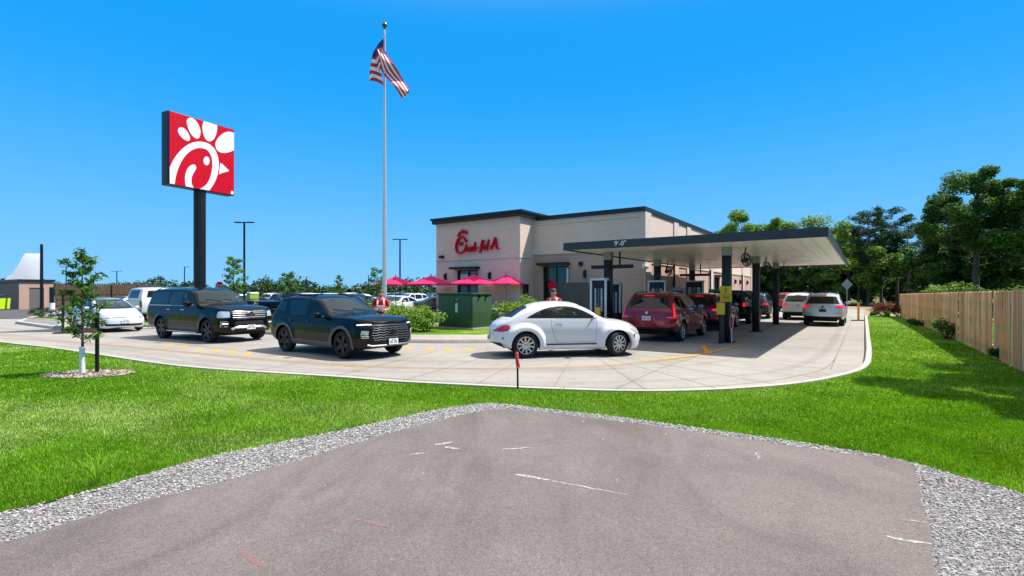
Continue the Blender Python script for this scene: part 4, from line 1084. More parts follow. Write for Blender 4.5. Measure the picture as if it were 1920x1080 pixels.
def flag_patch(rows, nu, stripes, canton=None, amp=.12, fr=2.2, ph=0, dy0=-.12):
    rows = [catmull(r, max(2, nu//(len(r)-1))) for r in rows]; nr = len(rows); npt = len(rows[0])
    V = []; NV = stripes*2
    for j in range(NV+1):
        v = j/NV*(nr-1); i = min(int(v), nr-2); f = v-i
        for k in range(npt):
            a, b = rows[i][k], rows[i+1][k]; px, py = a[0]+(b[0]-a[0])*f, a[1]+(b[1]-a[1])*f
            u = k/(npt-1); dy = dy0+amp*math.sin(fr*2*PI*(u+.35*j/NV)+ph)*min(1, .3+u); V.append(fpt(px, py, dy))
    fs = []; mi = []
    for j in range(NV):
        for k in range(npt-1):
            s = j//2; u = k/(npt-1)
            fs.append((j*npt+k, j*npt+k+1, (j+1)*npt+k+1, (j+1)*npt+k)); mi.append(2 if canton and canton(u, s) else s % 2)
    b = len(fl.v); fl.v += V; fl.f += [tuple(q+b for q in f) for f in fs]; fl.m += mi; fl.sm += [True]*len(fs)
flag_patch([[(719, 72), (708, 84), (700, 98), (697, 108)], [(719, 92), (712, 98), (705, 112), (694, 124)], [(716, 112), (712, 124), (707, 136), (692, 150)]], 12, 6, lambda u, s: s < 2 and u < .9, .10, 1.2, .5, -.10)
flag_patch([[(698, 104), (706, 105), (712, 108)], [(694, 128), (704, 130), (714, 134)], [(692, 151), (706, 153), (719, 160)]], 10, 7, None, .06, 1.0, 2, -.05)
flag_patch([[(718, 90), (729, 108), (742, 126), (756, 150), (768, 170)], [(712, 92), (720, 112), (730, 134), (748, 155), (764, 178)], [(707, 92), (711, 112), (717, 136), (738, 160), (753, 184)]], 20, 7, lambda u, s: u > .9 and s < 3, .16, 1.6, 0, -.16)
fo = fl.build('flag', [M_FR, M_FW, M_FB]); tag(fo, 'wind-blown red, white and blue striped flag near the top of the flagpole', 'flag')

# ---- transformer cabinet and pedestal
cb = thing('transformer_cabinet', 'large dark green utility cabinet with a white notice on its door', 'utility cabinet', (-1.7, 21.99, .12), TH)
m = MB(); m.b2(-.12, 1.5, -.12, 2.15, -.03, .06); m.build('pad', M_PAVE, cb)
m = MB(); m.b2(0, 1.35, 0, 2.0, .06, 1.50, 0, bev=.015); m.build('body', M_GRNBOX, cb)
m = MB(); m.b2(-.05, 1.40, -.05, 2.05, 1.505, 1.58, 0, bev=.015); m.build('lid', M_GRNBOX, cb)
for y0, y1 in ((.06, .98), (1.02, 1.94)):
    m = MB(); m.b2(-.022, -.002, y0, y1, .12, 1.44, bev=.008); d = m.build('door', M_GRNBOX, cb)
    if y0 < .5: m = MB(); m.b2(-.05, -.022, .80, .86, 1.25, 1.29); m.b2(-.05, -.022, .72, .9, 1.29, 1.31); m.build('handle', M_GREYM, d)
m = MB(); m.b2(-.030, -.024, .83, .96, .72, 1.12, 0); 
for i in range(5): m.b2(-.033, -.030, .85, .94, .76+i*.065, .775+i*.065, 1)
m.build('notice', [M_PLATE, M_INK], cb)
for x in (.45, .95): m = MB(); m.b2(x-.05, x+.05, -.09, -.0, 1.38, 1.47); m.build('lifting_lug', M_BLKM, cb)
pd = thing('utility_pedestal', 'small pale green utility pedestal in the shrubs right of the big cabinet', 'utility box', (-.62, 24.2, .11), TH)
m = MB(); m.b2(0, .5, 0, .48, 0, .72, bev=.03); m.b2(-.03, .53, -.03, .51, .72, .82, bev=.03); m.build('body', M_GRNPED, pd)

# ---- umbrellas
def umbrella(label, a, b, s=1.0, rot=0):
    p = L(a, b, .12); t = thing('patio_umbrella', label, 'umbrella', p, TH+rot, 'red umbrellas on the patio')
    R0, z0, z1 = 1.42*s, 2.10, 2.62; n = 8; V = [(0, 0, z1)]; F = []; K = 5
    for r in range(1, K+1):
        for k in range(n*4):
            an = 2*PI*k/(n*4); w = abs((k % 4)-2)/2; rr = R0*(1-.075*(1-w)*1.0); f = r/K
            zz = z1-(z1-z0)*(f**.92)-.03*(1-w)*math.sin(PI*f); V.append((rr*f*math.cos(an), rr*f*math.sin(an), zz))
    N = n*4
    F += [(0, 1+k, 1+(k+1) % N) for k in range(N)]
    for r in range(K-1): F += [(1+r*N+k, 1+(r+1)*N+k, 1+(r+1)*N+(k+1) % N, 1+r*N+(k+1) % N) for k in range(N)]
    b0 = 1+(K-1)*N; bb = len(V); V += [(V[b0+k][0]*1.005, V[b0+k][1]*1.005, V[b0+k][2]-.07) for k in range(N)]; F += [(b0+k, bb+k, bb+(k+1) % N, b0+(k+1) % N) for k in range(N)]
    m = MB(); m.add(V, F, 0, True); m.build('canopy', M_CANVAS, t)
    m = MB(); m.tube([(0, 0, 0), (0, 0, z1+.03)], .026, 10); m.lathe([(0.001, .1), (.05, .07), (.02, 0)], 10, M=Matrix.Translation((0, 0, z1))); m.build('pole', M_GREYM, t)
    m = MB()
    for k in range(n): an = 2*PI*k/n; m.tube([(.04*math.cos(an), .04*math.sin(an), z1-.05), (R0*.96*math.cos(an), R0*.96*math.sin(an), z0-.0)], .010, 4)
    m.build('ribs', M_GREYM, t)
    m = MB(); m.lathe([(0.001, .12), (.06, .12), (.26, .06), (.28, 0)], 20); m.build('base', M_BLKM, t)
    tb = thing('patio_table', 'round dark patio table under '+label.replace('red ', 'the red ', 1), 'table', p, TH, 'patio tables')
    m = MB(); m.lathe([(.03, .70), (.50, .70), (.52, .72), (.50, .74), (.03, .74)], 24); m.build('table_top', M_BLKM, tb)
    m = MB()
    for k in range(4): an = PI/4+k*PI/2; m.tube([(.05*math.cos(an), .05*math.sin(an), .70), (.40*math.cos(an), .40*math.sin(an), .02)], .018, 6)
    m.build('legs', M_BLKM, tb); return t
for lab, px, d, s in (('red umbrella half behind the flagpole', 742, 32.5, 1.0), ('red umbrella between the flagpole and the building', 808, 31.0, 1.03), ('red umbrella nearest the window, highest of the row', 888, 29.2, 1.0), ('red umbrella at the right end of the row', 949, 29.3, .82), ('red umbrella mostly hidden behind the one at the window', 868, 33.5, .9)):
    x = (px-960)/F_PX*d; umbrella(lab, .5686*x+.8226*d, -.8226*x+.5686*d, s, random.uniform(0, .5))

# ---- timber fence on the right
def cedar(name, c1, c2, c3):
    w = NT(name); v_ = w.pos((1, 1, .08))
    w.set(Base_Color=w.mix(w.ramp(w.noise(v_, 9, 4, .7), [(.25, lin(c1)), (.5, lin(c2)), (.75, lin(c3))]), w.ramp(w.noise(w.pos((1, 1, .3)), .7, 3), [(.35, (.85, .75, .68)), (.65, (1.08, 1.08, 1.1))]), .8, 'MULTIPLY'), Roughness=.85); w.bump(w.noise(v_, 30, 3), .3, .01); return w.m
M_CEDAR = [cedar('cedar_boards', '#b3825c', '#dcae86', '#efcda6'), cedar('cedar_boards_rosy', '#a8714c', '#cf9a72', '#e6bd96'), cedar('cedar_boards_pale', '#c39a78', '#e6c29e', '#f4dcbe')]
def picket_fence(name, label, pts, h0, h1, mat, pw=.138, gap=.013, z0=.10, rails_back=True, dog=True):
    t = thing(name, label, 'fence', (*pts[0], 0)); ox, oy = pts[0]; m = MB(); posts = []; rng = np.random.default_rng(11); ml = mat if isinstance(mat, list) else [mat]; nmat = len(ml)
    seg = [np.array(p, float) for p in pts]; tot = sum(np.linalg.norm(b-a) for a, b in zip(seg, seg[1:])); run = 0; back = MB()
    for a, b in zip(seg, seg[1:]):
        d = b-a; ln = np.linalg.norm(d); d /= ln; an = math.atan2(d[1], d[0]); n = int(ln/(pw+gap))
        nn = np.array([-d[1], d[0]])
        for i in range(n):
            s = (i+.5)*ln/n; p = a+d*s; f = (run+s)/tot; h = h0+(h1-h0)*f+rng.normal(0, .006); jit = rng.normal(0, .011)
            M = Matrix.Translation((p[0]-ox+nn[0]*jit, p[1]-oy+nn[1]*jit, 0)) @ Matrix.Rotation(an+rng.normal(0, .012), 4, 'Z')
            w = pw/2; c = .03 if dog else .0
            pr = [(-w, z0), (w, z0), (w, h-c), (w-c, h), (-w+c, h), (-w, h-c)]
            vs = [(x, -.009, z) for x, z in pr]+[(x, .009, z) for x, z in pr]
            m.add(vs, [(0, 1, 2, 3, 4, 5), (11, 10, 9, 8, 7, 6)]+[(k, 6+k, 6+(k+1) % 6, (k+1) % 6) for k in range(6)], int(rng.integers(0, nmat)), False, M)
        for z in (.35, 1.0, 1.5):
            c_ = (a+b)/2; M = Matrix.Translation((c_[0]-ox, c_[1]-oy, 0)) @ Matrix.Rotation(an, 4, 'Z'); back.b2(-ln/2, ln/2, -.052, -.014, z-.045, z+.045, 0, M)
        for i in range(int(ln/2.4)+1):
            p = a+d*min(i*2.4, ln-.05); posts.append((p[0]-ox, p[1]-oy, an))
        run += ln
    m.build('boards', ml, t); back.build('rails', ml[0], t)
    for (x, y, an) in posts[::max(1, len(posts)//24)]:
        q = MB(); q.b2(-.045, .045, -.15, -.056, z0-.1, min(h0, h1)-.05, 0, Matrix.Translation((x, y, 0)) @ Matrix.Rotation(an, 4, 'Z')); q.build('post', ml[0], t)
    return t
FEN = [tuple(L(a, b)[:2]) for a, b in ((4.0, -2.78), (15.0, -2.72), (28, -2.55), (43.5, -2.0))]
picket_fence('board_fence', 'tall reddish-brown cedar board fence along the right side of the lawn', FEN, 1.86, 1.60, M_CEDAR)
M_DKB = pm('dark_brown_boards', '#5b4634', .85, var=.25, scale=9)
picket_fence('board_fence', 'dark brown board fence beyond the end of the cedar fence', [tuple(L(43.6, -2.6)[:2]), tuple(L(40, -12)[:2])], 1.75, 1.75, M_DKB)
# ---- bin store on the left
en = thing('bin_store', 'tan brick bin store with a grey door and dark flat roof', 'building', (-48.4, 50.0, 0), TH)
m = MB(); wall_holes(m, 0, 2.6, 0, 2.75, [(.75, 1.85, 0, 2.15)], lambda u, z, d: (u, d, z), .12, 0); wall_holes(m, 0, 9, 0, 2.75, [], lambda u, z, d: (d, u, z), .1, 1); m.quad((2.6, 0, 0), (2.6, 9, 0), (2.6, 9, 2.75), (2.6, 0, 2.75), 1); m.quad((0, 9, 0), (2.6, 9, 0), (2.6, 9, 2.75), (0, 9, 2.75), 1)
m.build('wall', [M_BRKB, pm('brick_tan_shaded', '#7d6a60', .85, var=.12)], en)  # walls off the sunlit door side are darker: shade put into the colour
m = MB(); m.b2(-.12, 2.72, -.12, 9.1, 2.75, 2.98); m.build('roof', M_DARK, en)
m = MB(); m.b2(.78, 1.82, .06, .10, .02, 2.12); d = m.build('door', pm('grey_door', '#6a6460', .5, var=.08), en); m = MB(); m.box((1.7, .03, 1.05), (.05, .06, .14), 0); m.build('door_handle', M_GREYM, d)
f0 = np.array(L(0, 0)[:2]); e0 = np.array([-48.4, 50.0]); uu = np.array([.5686, .8226])
m2 = e0+uu*2.75
picket_fence('board_fence', 'brown vertical-board fence running from the bin store behind the queue', [tuple(m2), tuple(m2+uu*9.5)], 2.62, 2.62, M_DKB, .18, .03)
bn = thing('waste_container', 'lime green waste container with black lid by the bin store', 'dumpster', (-47.6, 46.4, 0), 0.1)
M_LIME = pm('lime_paint', '#b5dc00', .5, var=.06)
m = MB(); pr = [(-1.0, .18), (1.0, .18), (1.08, 1.15), (-1.08, 1.15)]
m.add([(x, -.85 if z < 1 else -.95, z) for x, z in pr]+[(x, .85, z) for x, z in pr], [(0, 1, 2, 3), (7, 6, 5, 4), (0, 4, 5, 1), (1, 5, 6, 2), (3, 2, 6, 7), (0, 3, 7, 4)])
for x in (-.95, -.35, .3, .95): m.b2(x-.04, x+.04, -.99, -.86, .25, 1.14)
m.b2(-1.12, 1.12, -1.0, -.93, 1.06, 1.16); m.build('bin_body', M_LIME, bn)
m = MB(); m.add([(-1.1, -.95, 1.17), (1.1, -.95, 1.17), (1.1, .9, 1.48), (-1.1, .9, 1.48), (-1.1, -.95, 1.22), (1.1, -.95, 1.22), (1.1, .9, 1.53), (-1.1, .9, 1.53)], [(3, 2, 1, 0), (4, 5, 6, 7), (0, 1, 5, 4), (1, 2, 6, 5), (2, 3, 7, 6), (3, 0, 4, 7)]); m.build('lid', M_BLKM, bn)
m = MB()
for a in ((-.28, -.18, .60, .98), (-.05, .02, .60, .98), (.16, .26, .60, .98), (-.34, .32, .96, 1.03), (-.16, .14, .58, .64)): m.b2(a[0], a[1], -1.012, -1.0, a[2], a[3])
m.build('emblem', M_INK, bn)
for x in (-.8, .8): m = MB(); m.tube([(x-.05, -.6, .09), (x+.05, -.6, .09)], .09, 12); m.build('caster', M_TYRE, bn)
bw = thing('bollard', 'white bollard post in the planting bed by the bin store', 'bollard', (*P(97, 596), .05)); m = MB(); m.tube([(0, 0, 0), (0, 0, .95)], .17, 16); m.build('post', M_WMET, bw); m = MB(); m.tube([(0, 0, .95), (0, 0, 2.0)], .13, 12); m.build('cap_post', M_BLKM, bw)
bw = thing('bollard', 'short white marker post beside the white bollard', 'bollard', (*P(112, 597), .05)); m = MB(); m.tube([(0, 0, 0), (0, 0, .42)], .14, 16); m.lathe([(0.001, .06), (.14, .0)], 16, M=Matrix.Translation((0, 0, .42))); m.build('post', M_WMET, bw)
tp = thing('sky_remnant', 'made-up white shape for a pale remnant of sky behind the bin store', 'sky patch', (-73.9, 80, 0), math.atan2(74.6, 80))  # made-up solid standing for a leftover patch of pale sky
k = NT('sky_remnant_white'); k.set(Base_Color=(.86, .87, .88), Roughness=.9); tr_ = k.n('BsdfTranslucent'); tr_.inputs[0].default_value = (.92, .93, .95, 1); mx_ = k.n('MixShader'); mx_.inputs[0].default_value = .6
k.l(k.p.outputs[0], mx_.inputs[1]); k.l(tr_.outputs[0], mx_.inputs[2]); k.l(mx_.outputs[0], k.out.inputs[0])
m = MB(); q = catmull([(-4.2, 3.2), (-3.9, 3.75), (-3.3, 4.4), (-2.85, 5.2), (-2.45, 6.1), (-2.15, 6.9), (-1.9, 7.45), (-1.75, 7.55)], 4)+[(0, 7.6), (0, 3.2)]
m.prism(q, -2.5, 2.5, 0, Matrix.Rotation(PI/2, 4, 'X')); m.build('remnant_shape', k.m, tp)
m = MB(); m.b2(-4.2, 0, -2.4, 2.4, 0, 3.2); m.build('frame', M_DARK, tp)

# ---- lamp posts
def lamp(label, px, py, d, heads=2, r=.09, group='parking-lot lamp posts', rot=0.0, arm=.55):
    x = (px-960)/F_PX*d; h = 1.75+(HOR-py)/F_PX*d
    t = thing('lamp_post', label, 'lamp post', (x, d, 0), rot, group)
    m = MB(); m.tube([(0, 0, 0), (0, 0, h)], [r, r*.8], 10); m.b2(-r*2, r*2, -r*2, r*2, 0, .25); m.build('pole', M_BLKM, t)
    for s in ((-1, 1) if heads == 2 else (1,) if heads == 1 else ()):
        m = MB(); m.b2(min(0, s*arm*.4), max(0, s*arm*.4), -.03, .03, h-.10, h-.02); m.b2(min(s*arm*.4, s*arm*1.5), max(s*arm*.4, s*arm*1.5), -.16, .16, h-.09, h+.0, bev=.02); m.build('lamp_head', M_BLKM, t)
lamp('tall black twin-head lamp post right of the red pylon sign', 458, 416, 44, 2, .10)
lamp('black twin-head lamp post just right of the flagpole', 750, 448, 58, 2, .10)
lamp('single-arm lamp post left of the pylon pole, far off', 346, 500, 100, 1, .11)
lamp('single-arm lamp post left of the flagpole, far off', 691, 516, 130, 1, .12)
lamp('small far twin-head lamp post over the parked cars', 575, 519, 150, 2, .13, arm=.7)
lamp('far twin-head lamp post above the brown fence', 219, 508, 120, 2, .12, arm=.9)
lamp('far lamp post near the sapling top', 124, 500, 95, 2, .10, arm=.7)
lamp('bare brown pole in front of the white sky remnant shape', 78, 458, 47.5, 0, .14)
lamp('tiny far twin-head lamp post above the brown fence end', 302, 521, 160, 2, .12, arm=.7)

# ---- small signs and markers
st_ = thing('stop_sign', 'small red octagonal stop sign beyond the black wagon', 'sign', ((412.5-960)/F_PX*40, 40, 0))
m = MB(); m.tube([(0, 0, 0), (0, 0, 2.55)], .03, 8); m.build('post', M_GREYM, st_)
m = MB(); q = [(.38*math.cos(PI/8+k*PI/4), .38*math.sin(PI/8+k*PI/4)) for k in range(8)]; MM = Matrix.Translation((0, -.04, 2.2)) @ Matrix.Rotation(PI/2, 4, 'X')
m.prism(q, -.006, .006, 1, MM); m.prism([(a*.92, b*.92) for a, b in q], .006, .009, 0, MM); m.build('face', [M_SIGNRED, M_SIGNW], st_)
text_on('STOP', .30, .002, Matrix.Translation((0, -.052, 2.2)) @ Matrix.Rotation(PI/2, 4, 'X'), M_SIGNW, st_, 'lettering')
dm = thing('diamond_sign', 'back of a grey diamond road sign in front of the wood', 'sign', ((1588-960)/F_PX*42, 42, 0), -.4)
m = MB(); m.tube([(0, 0, 0), (0, 0, 2.4)], .035, 8); m.build('post', M_GREYM, dm)
m = MB(); m.prism([(0, -.46), (.40, 0), (0, .46), (-.40, 0)], -.006, .006, 0, Matrix.Translation((0, -.05, 2.35)) @ Matrix.Rotation(PI/2, 4, 'X')); m.b2(-.03, .03, -.06, -.04, 1.9, 2.8, 0); m.build('face', M_GREYM, dm)
yd = thing('delineator', 'orange-yellow post delineator on a black base by the right kerb', 'delineator', (*L(37.2, .28)[:2], 0)); m = MB(); m.tube([(0, 0, .05), (0, 0, 1.12)], .06, 12); m.build('post', pm('delineator_orange', '#d89a3a', .5, var=.08), yd); m = MB(); m.b2(-.35, .35, -.2, .2, 0, .05, bev=.015); m.build('base', M_TYRE, yd)
bd = thing('delineator', 'black post on a flat black base at the kerb behind the young tree', 'delineator', (*P(118, 625), 0)); m = MB(); m.tube([(0, 0, .05), (0, 0, 1.7)], .05, 10); m.build('post', M_BLKM, bd); m = MB(); m.lathe([(0.001, .07), (.3, .05), (.36, 0)], 20); m.build('base', M_TYRE, bd)
mk = thing('marker_stake', 'thin black stake with a red-pink ribbon top at the lawn edge before the white car', 'stake', (.10, 8.75, ZL)); m = MB(); m.tube([(.0, 0, 0), (-.005, 0, .36)], .017, 8); m.build('stake', M_BLKM, mk)
m = MB(); m.tube([(-.005, 0, .36), (-.012, 0, .50), (-.02, -.01, .62), (-.022, -.01, .64)], [.018, .03, .026, .012], 8); m.tube([(-.005, -.02, .52), (.02, -.03, .42), (.03, -.03, .36)], [.012, .018, .006], 5); m.build('ribbon', pm('ribbon_red', '#d8403c', .6, var=.15), mk)
hs_ = thing('house', 'small house with grey metal roof half hidden behind the fence', 'house', (52.5, 62, 0), .9)
m = MB(); m.b2(-5, 5, -3.5, 3.5, 0, 1.9); m.build('wall', pm('house_siding', '#6d6660', .8, var=.1), hs_)
m = MB(); m.add([(-5.3, -3.9, 1.85), (5.3, -3.9, 1.85), (3.6, 0, 3.7), (-3.6, 0, 3.7), (-5.3, 3.9, 1.85), (5.3, 3.9, 1.85)], [(0, 1, 2, 3), (3, 2, 5, 4), (0, 3, 4), (1, 5, 2)]); m.build('roof', pm('metal_roof', '#7f8590', .45, .3, var=.06), hs_)
lc = thing('storage_container', 'lime green ribbed box with pale top among the parked cars', 'container', ((469-960)/F_PX*36, 36, 0), TH)
m = MB(); m.b2(0, .62, 0, .5, .15, 1.55)
for i in range(4): m.b2(-.03, .62, -.03, 0, .35+i*.3, .45+i*.3)
for i in range(4): m.b2(-.03, 0, 0, .5, .35+i*.3, .45+i*.3)
m.build('bin_body', pm('lime_pale', '#8fae38', .6, var=.1), lc); m = MB(); m.b2(-.02, .64, -.02, .52, 1.55, 1.72, bev=.05); m.build('lid', M_WMET, lc); m = MB(); m.b2(.1, .52, .1, .4, 0, .15); m.build('base', M_TYRE, lc)
def std_wheels(root, key, xs, W, tw, R, steer=0.0, track=.01):
    for x, st in ((xs[0], 0), (xs[1], steer)):
        for sg in (-1, 1): add_wheel(key, root, x, sg, W-tw/2-track, R, st)

def make_beetle():
    t = thing('compact_car', 'white rounded two-door compact car turning into the covered lane', 'car')
    R = .335; wb = 2.537
    def bul(x, z, y):
        if y < .35: return 0
        v = 0
        for xc in (0, wb):
            r = math.hypot((x-xc)*(.94 if (x-xc)*(1 if xc else -1) > 0 else 1), z-.335)
            a = 1-sstep(.475, .592, r)
            v = max(v, .112*a)
        v = max(v, .045*(1-sstep(.26, .36, z)))
        return v*min(1, (y/.78)**2)
    c = Car(dict(xr=-.87, xf=3.41, W=.80, capr=(.62, 2.5), capf=(.62, 2.4), ncap=24, step=.027, nseg=[1, 4, 11, 11, 6, 8, 6, 5], bulge=bul, tumble=.40, redge=.12,
        top=[(-.87, .68), (-.80, .86), (-.64, .985), (-.45, 1.075), (.0, 1.325), (.3, 1.425), (.7, 1.48), (1.0, 1.488), (1.35, 1.465), (1.62, 1.395), (2.28, 1.05), (2.42, 1.005), (2.8, .96), (3.1, .89), (3.3, .77), (3.41, .60)],
        belt=[(-.87, .56), (-.6, .86), (-.3, .975), (.2, 1.0), (1.9, .985), (2.4, .93), (2.9, .85), (3.2, .73), (3.41, .5)],
        bottom=[(-.87, .37), (-.6, .27), (0, .215), (2.5, .195), (3.2, .19), (3.41, .24)],
        shoulder=[(-.87, .13), (-.4, .10), (.3, .045), (1.9, .045), (2.4, .13), (3.0, .17)], crown=[(-.8, .12), (0, .11), (1.6, .09), (2.4, .10), (3.3, .14)],
        leanr=[(.2, .12), (.5, 0), (.7, 0), (1.5, 0)], leanf=[(.18, -.1), (.42, 0), (.6, -.01), (1, -.08)]))
    win = [(.02, 1.035), (.14, 1.105), (.30, 1.185), (.48, 1.262), (.68, 1.318), (.90, 1.350), (1.12, 1.356), (1.30, 1.342), (1.46, 1.303), (1.62, 1.235), (1.78, 1.155), (1.93, 1.075), (2.0, 1.03), (1.95, 1.018), (1.0, 1.03)]
    c.panel('side_window', 'y', win, [M_GLASS, M_RUB], t, ins=.022, push=-.004)
    c.panel('windshield', 'x+', [(-.60, 1.075), (-.3, 1.055), (.3, 1.055), (.60, 1.075), (.485, 1.37), (.25, 1.40), (-.25, 1.40), (-.485, 1.37)], [M_WIND, M_RUB], t, ins=.02, push=-.003)
    c.panel('rear_window', 'x-', [(-.56, 1.06), (.56, 1.06), (.46, 1.31), (.2, 1.365), (-.2, 1.365), (-.46, 1.31)], [M_TINT, M_RUB], t, ins=.03, push=-.003)
    drs = c.panel('door', 'y', [(.715, 1.02), (.70, .90), (.725, .72), (.80, .50), (.86, .40), (1.88, .40), (1.93, .48), (1.955, .72), (1.96, 1.005)], [M_WHITE, M_RUB], t, ins=.007, lip=.012)
    for d, sg in zip(drs, (-1, 1)): handle(c, d, .90, .865, sg, M_CHROME, .2)
    c.panel('taillight', 'y', [(-.80, .70), (-.70, .685), (-.58, .69), (-.46, .725), (-.40, .78), (-.395, .825), (-.43, .86), (-.50, .87), (-.60, .845), (-.72, .77)], [M_TAIL, M_RUB], t, ins=.008, lip=.008, push=.006, test=lambda p: p.x < 0)
    c.panel('headlight', 'x+', [(-.62+.125*math.cos(a*PI/8), .70+.13*math.sin(a*PI/8)) for a in range(16)], [M_LAMP, M_CHROME], t, mirror=True, ins=.014, lip=.008, push=.012)
    c.panel('hood', 'z', [(2.40, -.56), (3.2, -.36), (3.27, -.15), (3.27, .15), (3.2, .36), (2.40, .56), (2.34, .3), (2.34, -.3)], [M_WHITE, M_RUB], t, ins=.007, lip=.01)
    c.panel('tailgate', 'x-', [(-.46, .62), (.46, .62), (.54, .85), (.57, 1.0), (-.57, 1.0), (-.54, .85)], [M_WHITE, M_RUB], t, ins=.008, lip=.01)
    c.panel('bumper_intake', 'x+', [(-.62, .33), (.62, .33), (.56, .45), (-.56, .45)], [M_RUB, M_RUB], t, ins=.012, lip=-.01, push=-.012)
    c.panel('rear_diffuser', 'x-', [(-.72, .18), (.72, .18), (.66, .40), (-.66, .40)], [M_RUB, M_RUB], t, push=.002)
    for x in (0, wb): c.arch(x, .335, .385, .12)
    for sg in (-1, 1):
        m = MB(); y = c.hit('y-' if sg < 0 else 'y+', 1.3, .335)[0].y
        m.b2(.50, 2.04, y-.006, y+.012 if sg > 0 else y+.006, .325, .365, 0, bev=.005); m.b2(.50, 2.04, y+sg*.006-.004, y+sg*.006+.008*sg, .366, .374, 1)
        m.build('side_moulding', [M_RUB, M_CHROME], t)
        p, n = c.hit('y-' if sg < 0 else 'y+', -.58, .52); m = MB(); m.box(p+n*.004, (.055, .012, .05), 0); m.build('reflector', M_RUB, t)
        p, n = c.hit('y-' if sg < 0 else 'y+', 2.99, .56); m = MB(); m.box(p+n*.004, (.035, .012, .10), 0, rz=-sg*.0); m.build('side_marker', M_AMBER, t)
        mirror(c, t, 1.83, 1.03, sg, [M_WHITE, M_RUB, M_CHROME], .95)
    wipers(c, t, 1.075)
    plate(c, t, 'x-', 0, .50)
    p, n = c.hit('x-', 0, .90); m = MB(); m.tube([p+n*.012+Vector((0, .05*math.cos(a*PI/10), .05*math.sin(a*PI/10)*.9)) for a in range(21)], .006, 6, cap=False)
    m.tube([p+n*.012+Vector((0, y, z)) for y, z in ((-.03, .035), (-.015, -.035), (0, 0), (.015, -.035), (.03, .035))], .005, 5); m.build('emblem', M_CHROME, t)
    m = MB(); p, n = c.hit('z', .35, 0); m.tube([(p.x, 0, p.z), (p.x-.12, 0, p.z+.10)], [.014, .004], 6); m.build('antenna', M_RUB, t)
    underbody(c, t, R, (0, wb), .385); interior(t, .15, 2.2, .80, zbelt=1.0, xf=1.05, xb=.35, seat_z=.60, ztop=1.22)
    c.finish('body', [M_WHITE], t)
    wheel_proto('ten_spoke', R, .215, .232, 10, M_ALLOY, .048, .042)
    std_wheels(t, 'ten_spoke', (0, wb), .905, .215, R, .42, .025)
    return t

def win_strip(m, car, side, pts, r, mat=0):
    q = []
    for x, z in pts:
        p, n = car.hit('y-' if side < 0 else 'y+', x, z); q.append(p+n*.006)
    m.tube(q, r, 5, mat)
def arch_clad(car, parent, xc, R, Ra, w, mat, name='arch_cladding', xlim=None, a0=-12, a1=192):
    out = arcpts(xc, R, Ra+w, a0, a1, 20); inn = arcpts(xc, R, Ra-.02, a1, a0, 20)
    car.panel(name, 'y', out+inn, [mat, mat], parent, ins=.008, lip=.012, push=.014, test=lambda p: abs(p.y) > car.W*.6)
def soft_arch(xs, R, amp=.022, r0=.40, r1=.62):
    def f(x, z, y):
        if y < .5: return 0
        v = 0
        for xc in xs:
            r = math.hypot(x-xc, z-R); v = max(v, amp*(1-sstep(r0, r1, r)))
        return v
    return f

